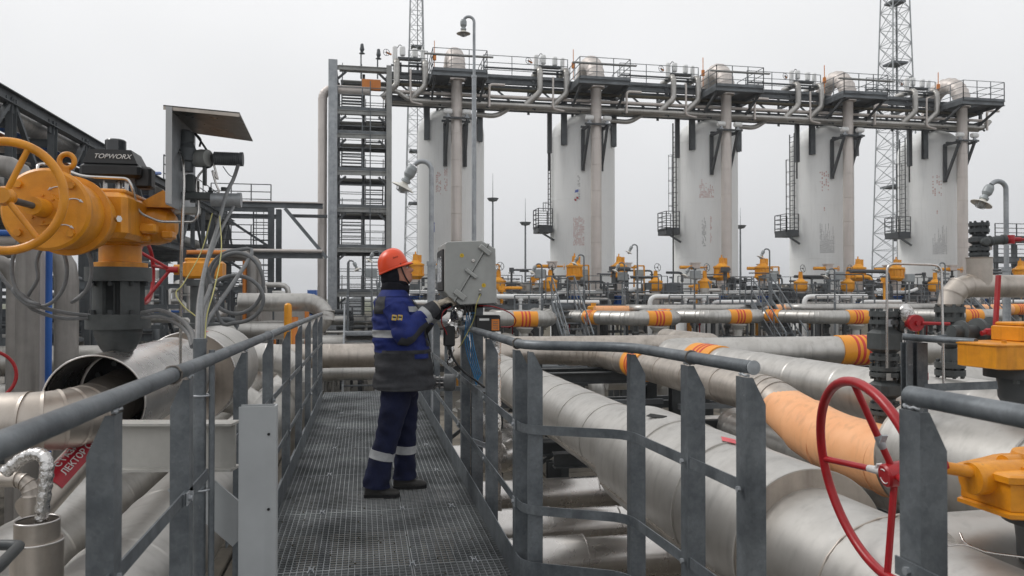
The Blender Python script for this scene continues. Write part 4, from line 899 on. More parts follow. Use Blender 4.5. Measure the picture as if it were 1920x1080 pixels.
# platform decks and railings of the manifold, bay by bay
def man_bay(k):
    dx = 7.67 * k; nm = ['left of the cabinet', 'between cabinet and second tower', 'before the middle tower', 'before the fourth tower', 'at the far right'][k + 1]
    t = thing('manifold_platform', f'grey steel service platform with railings {nm}', 'platform', (12 + dx, 33, 0), 'service platforms of the manifold')
    MB().box((11.9 + dx, 34.2, .98), (7.4, 1.3, .08)).box((11.9 + dx, 38, 1.38), (7.4, 1.0, .08)).build('deck', 'galvanised_far', t)
    railbox(t, [(8.3 + dx, 33.6), (15.4 + dx, 33.6)], 1.0, 1.1, .02, 2, .9, 'galvanised_far'); railbox(t, [(8.3 + dx, 37.4), (15.4 + dx, 37.4)], 1.4, 1.15, .02, 2, .7, 'galvanised_far')
    for q in range(5): MB().beam((8.5 + dx + q * 1.7, 33.7, G), (8.5 + dx + q * 1.7, 33.7, 1), .1, up=V((0, 1, 0))).build('leg', 'rack_steel', t)
    MB().beam((9.0 + dx, 32.2, G), (8.2 + dx, 33.6, 2.2), .05).build('brace', 'galvanised_far', t)
    q = random.Random(k + 40)
    rpipe([(8.2 + dx, 33.2, .6), (8.2 + dx, 33.2, 1.75 - .5), (8.2 + dx + 2.2, 33.2, 1.25)], .09, 'branch_pipe', f'thin pale bent pipe, lower one {nm}', 'tank_paint', group='thin pale manifold pipes')
    rpipe([(12.7 + dx, 32.9, -.8), (12.7 + dx, 32.9, 1.5), (16.0 + dx, 32.9, 1.5)], .11, 'branch_pipe', f'pale pipe on white legs, raised {nm}', 'tank_paint', group='thin pale manifold pipes')
    for x in (14.4, 15.3): tag(MB().cyl((x + dx, 32.9, G), (x + dx, 32.9, 1.4), .07, n=10).cyl((x + dx, 32.9, 1.32), (x + dx, 32.9, 1.42), .12, n=10).build('pipe_stanchion', 'tank_paint'), f'white stanchion under the raised pale pipe {nm}, ' + ('left' if x < 15 else 'right') + ' one', 'stanchion', 'white stanchions of the manifold')
    rpipe([(8.9 + dx, 35.2, 1.0), (8.9 + dx, 35.2, 2.3 - .6), (12.4 + dx, 35.2, 1.72), (12.9 + dx, 35.2, 1.9)], .09, 'branch_pipe', f'thin pale bent pipe, upper one {nm}', 'tank_paint', group='thin pale manifold pipes')
    v = thing('filter_vessel', f'grey lagged vessel standing among the valves {nm}', 'vessel', (15 + dx, 38.5, G), 'lagged vessels of the manifold')
    MB().lathe([(0, 0), (.7, 0), (.7, 3.9), (.5, 4.15), (.25, 4.3), (.25, 4.45), (.4, 4.46), (.4, 4.55), (0, 4.55)], (14.6 + dx, 39.4, G), n=24, ).build('vessel_shell', 'aluminium_far', v)
    MB().box((16.1 + dx, 39.2, 1.7), (1.5, .9, 1.0)).build('valve_housing', 'aluminium_far', v)
    # cage of thin yellow pipes and small meters
    for j in range(2):
        x = 10.8 + dx + j * 3.0
        y_ = thing('yellow_frame', f'thin yellow upright frame behind the valves {nm}, ' + ('left' if j == 0 else 'right') + ' one', 'frame', (x, 38, 1.4), 'yellow frames of the manifold')
        b = MB()
        for xx in (0, .55): b.beam((x + xx, 38, 1.4), (x + xx, 38, 3.1), .07, up=V((0, 1, 0)))
        b.build('frame_post', 'yellow_bright', y_); MB().beam((x, 38, 3.1), (x + .55, 38, 3.1), .07).build('frame_bar', 'yellow_bright', y_); MB().box((x + .27, 38, 2.6), (.4, .3, .55)).build('meter', 'cabinet_grey', y_)
    for j in range(5):
        x = 8.6 + dx + j * 1.55 + q.uniform(-.3, .3); y = 32.6 + q.uniform(-.4, .4); z = q.choice((.55, .7, .9))
        nmj = ORD[j]
        t2 = thing('gate_valve', f'low dark gate valve under the platform {nm}, {nmj} of five', 'valve', (x, y, -.4), 'low gate valves of the manifold')
        MB().lathe([(0, 0), (.16, 0), (.16, .1), (.1, .15), (.1, .4), (.16, .45), (.16, .55), (.06, .6), (.06, .9), (0, .9)], (x, y, z - .9), n=12).build('bonnet', 'valve_grey', t2)
        if j % 2: MB().bbox((x, y, z + .08), (.5, .34, .22), .05).cyl((x, y, z + .15), (x, y, z + .32), .12, n=10).build('gear_box', 'yellow_bright', t2)
        else: wheel(t2, (x, y - .1, z), (.3, -1, .3), .22, .02, 'red_paint', 3, n=18)
    for j, (x, z, s) in enumerate(((8.0, 2.55, .5), (12.0, 2.45, .45))):
        tag(MB().bbox((x + dx, 34.6, z), (s, .25, .42), .03).beam((x + dx, 34.65, 1), (x + dx, 34.65, z), .06, up=V((0, 1, 0))).build('junction_box', 'lamp_grey'), f'pale junction box on a post {nm}, ' + ('left' if j == 0 else 'right') + ' one', 'box', 'junction boxes of the manifold')
for k in range(-1, 4): man_bay(k)
# tangled lower pipework, many short runs too dense to count
q = random.Random(11)
def tangle(name, y0, y1, x0, x1, z0, z1, n, m, rr):
    b = MB()
    for j in range(n):
        x, y, z = q.uniform(x0, x1), q.uniform(y0, y1), q.uniform(z0, z1); L_ = q.uniform(.5, 2.4); r = q.choice(rr)
        k = q.random()
        if k < .45: pts = [(x, y, z), (x + L_, y, z), (x + L_, y, z - q.uniform(.3, 1.4))]
        elif k < .7: pts = [(x, y, G), (x, y, z), (x + .01, y + L_ * .4, z)]
        else: pts = [(x, y, z - q.uniform(.2, .8)), (x, y, z), (x + L_ * .4, y, z), (x + L_ * .4, y + .8, z)]
        b.tube(rounded(pts, r * 3, 3), r, 7)
        if k > .6: b.cyl((x, y, z - .1), (x, y, z + .1), r * 2.2, n=8); b.cyl((x, y, z - .16), (x, y, z - .12), r * 2.9, n=8)
    tag(b.build(name, m), kind='stuff'); return b
tangle('small_pipework', 33, 38.5, 2, 44, -.4, 2.2, 120, 'aluminium_far', (.05, .07, .1))
tangle('small_pipework', 33.5, 39.5, 2, 44, .6, 2.9, 200, 'dark_far', (.03, .05, .07, .1))
tangle('small_pipework', 34, 38.5, 2, 44, .4, 2.6, 150, 'galvanised_far', (.03, .05))
tangle('small_pipework', 33, 37.5, 2, 44, .2, 2.6, 46, 'yellow_bright', (.05, .07, .1))
tangle('small_pipework', 32.5, 35, 4, 44, -.6, 1.0, 26, 'red_paint', (.035, .05))
tangle('small_pipework', 39.5, 41, 2, 44, .6, 2.5, 60, 'rack_steel', (.05, .12, .16))
b = MB()
for j in range(130):
    x, y = q.uniform(2, 44), q.uniform(33.5, 39); b.box((x, y, q.uniform(.2, 2.0)), (q.uniform(.15, .6), .25, q.uniform(.15, .6)))
tag(b.build('small_fittings', 'rack_steel'), kind='stuff')
b = MB()
for j in range(40):
    x, y = q.uniform(2, 44), q.uniform(34, 40); z = q.uniform(G, .5); b.beam((x, y, G), (x, y, z + 1.2), .12, up=V((0, 1, 0))); b.beam((x, y, z), (x + 1.5, y, z), .12)
tag(b.build('support_steel', 'dark_far'), kind='stuff')

# ------------------------------------------------------------ banded pipe loops in front of the manifold
BR, BZ, BY = .255, .72, 26.0
def loop(label, pxl, pxr, pxb, y=BY, z=BZ, back=5, blen=.85, second=None):
    xl, xr, xb = atY(pxl, 600, y).x, atY(pxr, 600, y).x - BR, atY(pxb, 600, y).x
    t = thing('pipe_loop', label, 'pipe', ((xl + xr) / 2, y, z), 'banded silver pipe loops')
    pts = [(xl, y + back, z), (xl, y, z)] if not second else [(xl - .5, y + 6, z + .05), (xl, y + 3, z), (xl + 1.7, y, z)]
    clad(t, pts + [(xr, y, z), (xr, y + back * .7, z)], BR, 'aluminium_far', .5, bend=.62, gores=7, n=24, lip=.006)
    band(t, (xb, y, z), (1, 0, 0), BR + .004, blen)
    if second: band(t, (xl + .75, y + 1.68, z), (1.7, -3, 0), BR + .004, .6)
    for x in (xb,):
        s = thing('pipe_pedestal', 'pale flared pedestal under the ' + label.replace('silver pipe loop', 'loop'), 'pedestal', (x, y, z - .9), 'pedestals of the banded loops')
        MB().lathe([(.13, 0), (.13, .25), (.3, .42), (.3, .46), (0, .46)], (x, y, z - .75), n=16).build('cone', 'white_paint', s)
        MB().ibeam((x - 1.6, y, z - .82), (x + 1.6, y, z - .82), .2, .14, .02).build('base_beam', 'rack_steel', s)
        for dx in (-1.3, 0.0, 1.3): MB().ibeam((x + dx, y, G), (x + dx, y, z - .9), .2, .2, .02, up=V((0, 1, 0))).build('leg', 'dark_far', s)
        MB().beam((x - 1.3, y, z - 1.0), (x, y, G + .2), .08).build('brace', 'dark_far', s)
    return t
loop('silver pipe loop with orange band, right beside the cabinet', 800, 1050, 984)
loop('silver pipe loop with orange band, before the second tower', 1098, 1285, 1234, second=1)
loop('silver pipe loop with orange band, before the middle tower', 1245, 1442, 1385, y=BY + 1.2, z=.74, second=1)
loop('silver pipe loop with orange band, before the fourth tower', 1462, 1690, 1605, y=BY + .4, second=1)
loop('silver pipe loop with orange band, behind the black valves', 1720, 1900, 1820, y=BY + 1, second=1)
for a, c, y, z, lab in ((1115, 1310, 30.5, .88, 'salmon coated pipe behind the loop of the second tower'), (1440, 1640, 30.5, .92, 'salmon coated pipe behind the loop of the fourth tower'), (1700, 1930, 31, .9, 'salmon coated pipe behind the black valves')):
    xa, xb = atY(a, 590, y).x, atY(c, 590, y).x; t = thing('coated_pipe', lab, 'pipe', (xa, y, z), 'salmon coated pipes')
    MB().tube([(xa, y, z), (xb, y, z)], .24, 20).build('pipe', 'salmon_coating', t); band(t, (xb - .6, y, z), (1, 0, 0), .245, .8)
for a, c, y, z, r, lab in ((935, 1110, 31, .75, .2, 'silver pipe in the gap right of the cabinet, behind the first loop'), (1200, 1440, 29.5, 1.0, .17, 'silver pipe running level behind the middle loop'), (1500, 1800, 29.5, 1.02, .18, 'silver pipe running level behind the fourth loop'), (560, 960, 30, -.3, .3, 'wide silver pipe crossing low behind the worker'), (520, 900, 27, -1.1, .28, 'wide silver pipe crossing lowest behind the worker'), (600, 1000, 33, .5, .2, 'silver pipe crossing behind the stair at the worker')):
    xa, xb = atY(a, 590, y).x, atY(c, 590, y).x; rpipe([(xa, y + 1.5, z), (xa, y, z), (xb, y, z), (xb, y + 1.5, z)], r, 'silver_pipe', lab, 'aluminium_far', rad=.5, group='level silver pipes', n=20)
# stairs up to the manifold platforms
for j, (px, nm) in enumerate(((1082, 'between first and second loop'), (1478, 'between the middle and fourth loop'), (1880, 'behind the black valves'))):
    x = atY(px, 600, 27).x
    stairs('grey steel stair with railings ' + nm, x - .45, x + .45, 26.4, 29.0, -.9, 1.25, 10, 'galvanised_far', group='stairs to the manifold', land=1.0)
    t = thing('landing_frame', 'dark open frame carrying the stair ' + nm, 'steel frame', (x, 28, G), 'frames under the manifold stairs')
    MB().box((x - .2, 26.2, -.95), (3.2, 1.0, .1)).build('deck', 'galvanised_far', t)
    for dx in (-1.6, 1.2): MB().beam((x + dx, 26.1, G), (x + dx, 26.1, -.95), .16, up=V((0, 1, 0))).build('leg', 'dark_far', t)
    MB().beam((x - 1.6, 26.1, G + .2), (x + 1.2, 26.1, -1), .08).build('brace', 'dark_far', t)
# platform railing strip before the manifold
for j, (a, c, nm) in enumerate(((965, 1045, 'left of the first manifold stair'), (1255, 1420, 'before the middle tower valves'), (1530, 1640, 'before the fourth tower valves'), (1700, 1900, 'behind the black valves'))):
    xa, xb = atY(a, 580, 31.5).x, atY(c, 580, 31.5).x; t = thing('platform_railing', 'grey platform railing ' + nm, 'railing', (xa, 31.5, 1), 'railings before the manifold')
    railbox(t, [(xa, 31.5), (xb, 31.5)], .45, 1.1, .025, 2, .6, 'galvanised_far'); MB().box(((xa + xb) / 2, 31.9, .4), (xb - xa, .8, .1)).build('deck', 'galvanised_far', t)
    for u in (0.05, .5, .95): MB().beam((xa + (xb - xa) * u, 31.6, G), (xa + (xb - xa) * u, 31.6, .4), .14, up=V((0, 1, 0))).build('leg', 'dark_far', t)
# far plant at the right edge
fp = thing('far_platform', 'distant dark platform tower with railings above the right-hand lamp pole', 'platform tower', (50, 70, G))
c = at(1900, 440, 75)
for dx in (-2, 0, 2): MB().beam((c.x + dx, c.y, G), (c.x + dx, c.y, 7), .3, up=V((0, 1, 0))).build('column', 'rack_steel', fp)
for z in (3.2, 5.0, 7.0): MB().box((c.x, c.y, z), (6, 2, .4)).build('deck', 'rack_steel', fp); railbox(fp, [(c.x - 3, c.y - 1), (c.x + 3, c.y - 1)], z + .2, 1.3, .04, 2, 1.2, 'dark_far')
MB().tube(arc((c.x - 4, c.y, 6), (1, 0, 0), (0, 0, 1), 1.2, 0, math.pi, 8), .35, 10).build('bent_pipe', 'riser_cladding', fp)
# ------------------------------------------------------------ dense steelwork below and beside the left rack
for j, (x, y, lab) in enumerate(((-6.2, 15, 'nearest'), (-5.6, 20.5, 'second'), (-5.0, 26, 'third'), (-5.8, 31.5, 'farthest'))):
    t = thing('steel_platform', f'grey open service frame beside the left rack, {lab} of four', 'platform', (x, y, G), 'service frames by the left rack')
    for dx in (-1.0, 1.0):
        for dy in (-1.3, 1.3): MB().ibeam((x + dx, y + dy, G), (x + dx, y + dy, 2.0 + .3 * (j % 2)), .16, .16, .012, up=V((0, 1, 0))).build('column', 'rack_steel', t)
        MB().beam((x + dx, y - 1.3, 1.3), (x + dx, y + 1.3, -.6), .08).build('brace', 'rack_steel', t)
    for z in (-.7, .55, 1.75):
        for dy in (-1.3, 1.3): MB().ibeam((x - 1.1, y + dy, z), (x + 1.1, y + dy, z), .12, .18, .012).build('beam', 'galvanised_far' if z > 1 else 'rack_steel', t)
    MB().beam((x - 1, y - 1.32, .5), (x + 1, y - 1.32, -.7), .07).build('brace', 'rack_steel', t)
    MB().box((x, y, .68), (2.0, 2.4, .05)).build('deck', 'rack_steel', t)
    railbox(t, [(x - 1.0, y - 1.4), (x + 1.0, y - 1.4)], .7, 1.05, .02, 2, .5, 'galvanised_far')
q = random.Random(23)
tangle('small_pipework', 11, 36, -7.5, -3.6, -2.0, 2.1, 90, 'aluminium_far', (.05, .07, .1))
tangle('small_pipework', 12, 38, -9.5, -4.0, -1.5, 2.6, 90, 'rack_steel', (.04, .06, .08))
tangle('small_pipework', 14, 38, -8.5, -3.6, -1.5, 2.2, 12, 'orange_pipe', (.04, .05))
tangle('small_pipework', 14, 36, -8.5, -3.8, -1.8, 1.2, 12, 'blue_paint', (.04, .06))
tangle('small_pipework', 30, 37, -4.5, 2.0, -2.2, .9, 50, 'aluminium_far', (.06, .1, .14))
tangle('small_pipework', 30, 37, -4.5, 2.0, -2.2, 1.2, 50, 'dark_far', (.04, .07, .1))
b = MB()
for j in range(45):
    x, y = q.uniform(-8.8, -4), q.uniform(12, 37); b.beam((x, y, G), (x, y, q.uniform(-.5, 2.4)), q.choice((.08, .12, .16)), up=V((0, 1, 0))); z = q.uniform(-1.5, 2); b.beam((x, y, z), (x + q.uniform(.6, 1.8), y, z), .08)
tag(b.build('support_steel', 'rack_steel'), kind='stuff')
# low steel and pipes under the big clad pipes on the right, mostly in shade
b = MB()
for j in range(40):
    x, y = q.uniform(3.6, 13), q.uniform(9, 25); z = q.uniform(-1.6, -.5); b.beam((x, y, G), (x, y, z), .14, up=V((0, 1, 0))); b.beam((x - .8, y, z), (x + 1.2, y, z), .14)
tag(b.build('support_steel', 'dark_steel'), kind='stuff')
tangle('small_pipework', 17, 26, 2, 24, -2.2, -.2, 70, 'aluminium_far', (.08, .12, .2))
# ============================================================ BIG CLAD PIPES, RIGHT
def cpipe(name, label, pts, R_, m='aluminium', sheet=1.0, bend=None, gores=6, n=40, group='big clad pipes on the right', lip=.004, ends=True):
    t = thing(name, label, 'pipe', pts[0], group); clad(t, pts, R_, m, sheet, bend, gores, n, lip=lip, ends=ends); return t
def rivets(root, p0, p1, n, r=.006, m='stainless'):
    b = MB(); p0, p1 = V(p0), V(p1)
    for k in range(n): b.ell(p0.lerp(p1, (k + .5) / n), (r, r, r), 6, 4)
    b.build('rivets', m, root, 'stuff')
pa = cpipe('clad_pipe', 'biggest silver clad pipe running beside the walkway on the right', [(2.83, 22, -.15), (2.83, 7.4, -.15)], .42, sheet=1.05)
clad(pa, [(2.83, 7.5, -.15), (2.83, 4.52, -.15)], .53, 'aluminium', 1.0, n=56, lip=.006, name='removable_cover')
MB().lathe([(.53, 0), (.536, .012), (.40, .012), (.40, -.02)], (2.83, 4.51, -.15), (0, -1, 0), 64).build('end_ring', 'aluminium_warm', pa)
q_ = math.radians(205)                                   # lock seam low on the near side, with its rivets
sx, sz = 2.83 + .43 * math.cos(q_), -.15 + .43 * math.sin(q_)
MB().beam((sx, 21, sz), (sx, 7.6, sz), .006, .02).build('lock_seam', 'aluminium_warm', pa); rivets(pa, (sx - .006, 12, sz + .02), (sx - .006, 7.6, sz + .02), 24)
sx2, sz2 = 2.83 + .54 * math.cos(q_), -.15 + .54 * math.sin(q_)
MB().beam((sx2, 7.45, sz2), (sx2, 4.6, sz2), .006, .02).build('lock_seam', 'aluminium_warm', pa); rivets(pa, (sx2 - .006, 7.4, sz2 + .02), (sx2 - .006, 4.6, sz2 + .02), 16)
sl_ = raycyl(1231, 781, 2.83, -.15, .54); MB().box(sl_ + V((0, 0, .004)), (.07, .2, .004), rz=.5, ry=-.25).build('open_slot', 'dark_hole', pa)
lb_ = [raycyl(x, y, 2.83, -.15, .542) for x, y in ((1352, 818), (1379, 824), (1380, 832), (1354, 826))]; MB().add(lb_, [(0, 1, 2, 3)]).build('pink_label', 'pink_label', pa)
pb = cpipe('clad_tee', 'silver clad valve body with a tee branch under the lower yellow gearbox', [(2.83, 4.55, -.15), (2.83, 1.0, -.15)], .42, sheet=1.6, group=None)
clad(pb, [(2.93, 3.6, -.15), (7.5, 3.6, -.15)], .475, 'aluminium', .95, n=48)
MB().tube([raycyl(x, y, 2.83, -.15, .425) for x, y in ((1528, 1120), (1535, 1080), (1550, 1045), (1575, 1012), (1605, 990), (1645, 973), (1690, 964))] , .007, 8).build('lock_seam', 'aluminium_warm', pb)
ch = MB()
pp = spline([at(1800, 1000, 3.75), at(1812, 1020, 3.7), at(1850, 1035, 3.65), at(1920, 1045, 3.6)], 8)
ch.tube(pp, .006, 6).tube(spline([at(1775, 1024, 3.7), at(1810, 1022, 3.68), at(1850, 1036, 3.64)], 6), .004, 6)
tag(ch.build('steel_cable', 'stainless'), 'thin steel cable lying on the clad tee below the lower gearbox', 'cable')
# pipe D with the salmon elbow and the big lagged body
pd_ = cpipe('clad_pipe', 'silver pipe with orange band that bends beside the biggest pipe and meets the salmon elbow', [(-4, 16.5, .26), (4.95, 16.5, .26), (4.95, 8.75, .26), (4.95, 7.85, .04)], .25, 'aluminium_warm', sheet=1.1, bend=1.25, gores=9)
band(pd_, (4.95, 13.3, .26), (0, -1, 0), .26, .75)
oe = thing('salmon_elbow', 'large salmon coated bare pipe bend behind the red handwheel', 'pipe', (4.95, 8, -.5))
pts = rounded([(4.95, 8.45, .16), (4.95, 7.6, -.06), (4.95, 5.8, -.09)], 1.2, 8)
MB().tube([V((4.95, 8.6, .2))] + pts, [.24, .27, .30] + [.325] * (len(pts) - 2), 48).build('pipe', 'salmon_coating', oe)
for y in (7.45, 6.5): MB().torus((4.95, y, -.085), (0, 1, .05), .325, .006, 48, 6).build('weld_ring', 'salmon_coating', oe)
db = cpipe('lagged_valve_body', 'wide silver lagged valve body behind the right handrail', [(4.95, 6.08, .08), (4.95, 2.0, .08)], .5, sheet=1.5, group=None, lip=.006)
MB().lathe([(.5, 0), (.51, -.012), (.30, -.0122)], (4.95, 6.08, .08), (0, -1, 0), 56).build('end_ring', 'aluminium_warm', db)
clad(db, [(5.0, 4.9, .08), (8.5, 4.9, .08)], .46, 'aluminium', 1.1, n=48)
# pipe C
pc_ = cpipe('clad_pipe', 'silver pipe with orange bands, farther and higher than the biggest pipe, turning right', [(5.83, 4.2, .36), (5.83, 14.7, .36), (12.9, 14.7, .36), (14.5, 13.5, .30)], .3, 'aluminium', sheet=1.1, bend=.95, gores=9)
band(pc_, (5.83, 12.3, .36), (0, -1, 0), .31, .95); band(pc_, (10.3, 14.7, .36), (1, 0, 0), .31, .9)
cpipe('clad_pipe', 'shadowed silver pipe low between the biggest pipe and the banded one', [(5.75, 5.5, -.6), (5.75, 11.8, -.6), (9, 11.8, -.6)], .28, sheet=.9, bend=.7)
cpipe('clad_pipe', 'silver pipe low behind the salmon elbow, bending away', [(3.95, 9.4, -.85), (3.95, 12.6, -.85), (8.0, 12.6, -.85)], .26, sheet=.8, bend=.6)
cpipe('clad_pipe', 'pale pipe crossing low behind the railing corner', [(0.8, 18.5, .25), (9.0, 18.5, .25), (9.0, 22, .25)], .27, 'aluminium_warm', sheet=1.1, bend=.6)
cpipe('clad_pipe', 'pale pipe lying along the yard right of the banded pipe', [(9.5, 6.5, -.1), (9.5, 12.8, -.1), (16, 12.8, -.1)], .3, 'aluminium', sheet=1.1, bend=.8)
# low crossing pipes
for k, (y, x0, x1, capx, lab) in enumerate(((10.85, -.2, 6.0, None, 'farthest of the low silver pipes crossing under the biggest pipe'), (9.25, 1.2, 6.0, 2.25, 'middle one of the low silver pipes crossing under the biggest pipe'), (8.1, 1.4, 6.0, 2.35, 'nearest of the low silver pipes crossing under the biggest pipe'), (6.7, -4, 5.0, None, 'low silver pipe passing beneath the walkway just beyond the railing corner'))):
    t = cpipe('clad_pipe', lab, [(x0, y, -1.36), (x1, y, -1.36)], .225, 'aluminium_bright', sheet=.95, group='low crossing pipes')
    if capx: MB().lathe([(.0, -.001), (.262, 0), (.262, capx - x0), (.268, capx - x0), (.268, capx - x0 + .012), (.2, capx - x0 + .012)], (x0, y, -1.36), (1, 0, 0), 40).build('removable_cover', 'aluminium_bright', t); rivets(t, (x0 + .1, y - .01, -1.36 + .263), (capx, y - .01, -1.36 + .263), 7, .006)
cpipe('clad_pipe', 'silver elbow pipe turning away below the biggest pipe', [(-1, 13.3, -1.33), (2.75, 13.3, -1.33), (2.75, 18, -1.33)], .25, 'aluminium_bright', sheet=.8, bend=.5, group='low crossing pipes', gores=6)
for k, (x, y, w_, lab) in enumerate(((4.2, 14.6, 3.4, 'dark steel trestle under the banded pipe bend'), (4.3, 11.2, 3.0, 'dark steel trestle between the crossing pipes'), (7.6, 13.8, 3.4, 'dark steel trestle right of the salmon elbow'), (2.6, 17.5, 3.0, 'dark steel trestle behind the railing corner'), (9.5, 14.0, 3.4, 'dark steel trestle under the far banded pipe'), (5.4, 7.2, 1.9, 'dark steel trestle under the salmon elbow'))):
    t = thing('trestle', lab, 'steel support', (x, y, G), 'dark trestles under the pipes')
    zt = -.1 if k not in (1, 5) else -.95
    for yy in (y, y + .9): MB().ibeam((x - w_ / 2, yy, zt), (x + w_ / 2, yy, zt), .2, .22, .02).build('top_beam', 'dark_steel', t)
    for dx in (-w_ / 2 + .1, w_ / 2 - .1): MB().ibeam((x + dx, y + .4, G), (x + dx, y + .4, zt - .1), .2, .2, .02, up=V((0, 1, 0))).build('leg', 'dark_steel', t)
    MB().beam((x - w_ / 2, y, zt - .5), (x + w_ / 2, y, zt - .5), .1).build('tie', 'galvanised_far', t); MB().beam((x - w_ / 2 + .1, y + .4, G + .2), (x + w_ / 2 - .1, y + .4, zt - .2), .08).build('brace', 'dark_steel', t)

# ============================================================ LEFT CLAD PIPES
LG = 'big clad pipes on the left'
cpipe('clad_pipe', 'big silver pipe close under the left railing', [(-1.38, .2, -.25), (-1.38, 22, -.25)], .35, 'aluminium', sheet=1.15, n=48, group=LG)
cpipe('clad_pipe', 'matte silver pipe, second one left of the left railing', [(-2.25, .2, -.32), (-2.25, 24, -.32)], .3, 'aluminium', sheet=1.4, group=LG)
cpipe('clad_pipe', 'silver pipe crossing low at the lower left corner', [(-8, 5.7, .0), (-2.5, 5.7, .0), (-2.5, 5.9, -2)], .18, 'aluminium_warm', sheet=.9, group=LG)
cpipe('clad_pipe', 'silver pipe crossing at the left, second from the lower corner', [(-8, 4.6, -.35), (-3.0, 4.6, -.35), (-3.0, 4.7, -2)], .2, 'aluminium_warm', sheet=.9, group=LG)
cpipe('clad_pipe', 'pale pipe crossing seen between the far posts of the left railing', [(-7, 12.5, .55), (-1.0, 12.5, .55), (-1.0, 13, -1.5)], .22, 'aluminium', sheet=.9, group=LG)
cpipe('clad_pipe', 'pale pipe crossing lower between the far posts of the left railing', [(-7, 10.2, .25), (-1.3, 10.2, .25), (-1.3, 10.4, -1.5)], .2, 'aluminium', sheet=.9, group=LG)
cpipe('clad_pipe', 'wide pipe with short orange band left of the stair behind the worker', [(-9, 21, .62), (-1.0, 21, .62), (-1.0, 21.1, 1.35), (-3.2, 21.1, 1.35)], .24, 'aluminium_far', sheet=.7, bend=.5, group=LG)
bo = thing('bollard', 'round topped yellow bollard beyond the end of the left railing', 'bollard', at(540, 556, 19) * 1)
c = at(540, 568, 19); MB().lathe([(0, .0), (.095, .0), (.095, 3.85 + .0), (.085, 3.93), (.05, 3.97), (0, 3.98)], (c.x, c.y, c.z - 3.98), n=16).build('post', 'yellow_bright', bo)
WO[bo.name] = V(bo.location)
b2 = cpipe('clad_pipe', 'orange coated pipe stub beyond the end of the left railing', [(at(548, 590, 20).x, at(548, 590, 20).y, -.4), (at(548, 590, 20).x, at(548, 590, 20).y + .1, .95)], .14, 'orange_pipe', group=None)
tk = thing('yard_tank', 'low pale grey skid tank with orange posts left of the bollard', 'tank', (-7, 27, .2)); c = at(512, 590, 27)
MB().bbox((c.x, c.y, c.z), (2.4, 1.2, .7), .05).build('tank_box', 'aluminium_far', tk)
for dx in (-.5, 1.2): MB().beam((c.x + dx, c.y - .7, c.z - 1.5), (c.x + dx, c.y - .7, c.z + .4), .14, up=V((0, 1, 0))).build('post', 'orange_pipe', tk)
WO[tk.name] = V(tk.location)
# left: small pipes, pot, sign
sp_ = thing('lettered_pipe', 'dark silver slanting pipe with a red lettered sign, low on the left', 'pipe', at(110, 905, 4.4))
p0, p1 = at(60, 958, 4.15), at(195, 810, 4.75); MB().cyl(p0, p1, .095, n=28).build('pipe', 'aluminium_warm', sp_)
ax = (p1 - p0).normalized(); mid = at(122, 890, 4.0 + .33); vd = (EYE - mid).normalized(); nr_ = (vd - ax * vd.dot(ax)).normalized(); sdv = nr_.cross(ax)
b = MB(); ring = []
c_ = p0.lerp(p1, .56)
for k in range(9):
    a = -.75 + 1.5 * k / 8 + .35
    ring.append((nr_ * math.cos(a) + sdv * math.sin(a)) * .098)
vs = [c_ + ax * u + r for u in (-.24, .24) for r in ring]
b.add(vs, [(k, k + 1, 10 + k, 9 + k) for k in range(8)], True).build('red_sign', 'sign_red', sp_)
for off_, tx in ((.032, 'С ГАЗА НА'), (-.024, 'ЛЕКТОР СПП')):
    a = .35 + off_ / .098; nn = (nr_ * math.cos(a) + sdv * math.sin(a)); text(sp_, tx, .052, c_ + nn * .1005, ax, nn, 'sticker_white')
g_ = cpipe('small_clad_pipe', 'narrow silver pipe with riveted elbow at the lower left edge', [at(-60, 899, 3.6), at(58, 899, 3.6), at(60, 1010, 3.6)], .033, 'aluminium_warm', sheet=.25, bend=.07, gores=4, n=20, group=None, lip=.003)
ft = thing('foil_pipe', 'crumpled foil wrapped pipe going down into the insulation pot', 'pipe', at(80, 980, 3.45))
pp = spline([at(10, 885, 3.5), at(45, 858, 3.5), at(75, 852, 3.48), at(88, 870, 3.46), at(84, 920, 3.45), at(76, 985, 3.45)], 8)
MB().tube(pp, [.029 + .003 * math.sin(k * 2.3) for k in range(len(pp))], 14).build('foil_wrap', 'foil', ft)
pot = thing('insulation_pot', 'open round silver insulation pot at the lower left edge', 'pot', at(70, 1080, 3.45)); c = at(70, 990, 3.45)
MB().lathe([(.083, -.005), (.091, -.005), (.091, -.09), (.106, -.095), (.106, -.5), (0, -.5)], c + V((0, 0, .04)), n=36).lathe([(.084, 0), (.084, -.08), (0, -.08)], c + V((0, 0, .03)), n=30).build('pot_wall', 'aluminium_warm', pot)
MB().torus(c + V((0, 0, .035)), (0, 0, 1), .088, .005, 36, 6).torus(c + V((0, 0, -.055)), (0, 0, 1), .106, .005, 36, 6).build('rim', 'aluminium_bright', pot)
b = MB()
for k in range(60): a, r = rnd.random() * 6.28, rnd.random() * .075; b.ell(c + V((r * math.cos(a), r * math.sin(a), -.045)), (.009,) * 3, 5, 3)
b.build('loose_fill', 'dark_steel', pot, 'stuff')
tag(MB().tube(rounded([at(-60, 1022, 2.6), at(38, 1022, 2.6), at(0, 1060, 2.2), at(-40, 1090, 2.0)], .04), .018, 12).build('bent_rail', 'dark_steel'), 'dark bent tube rail in the lower left corner', 'rail')

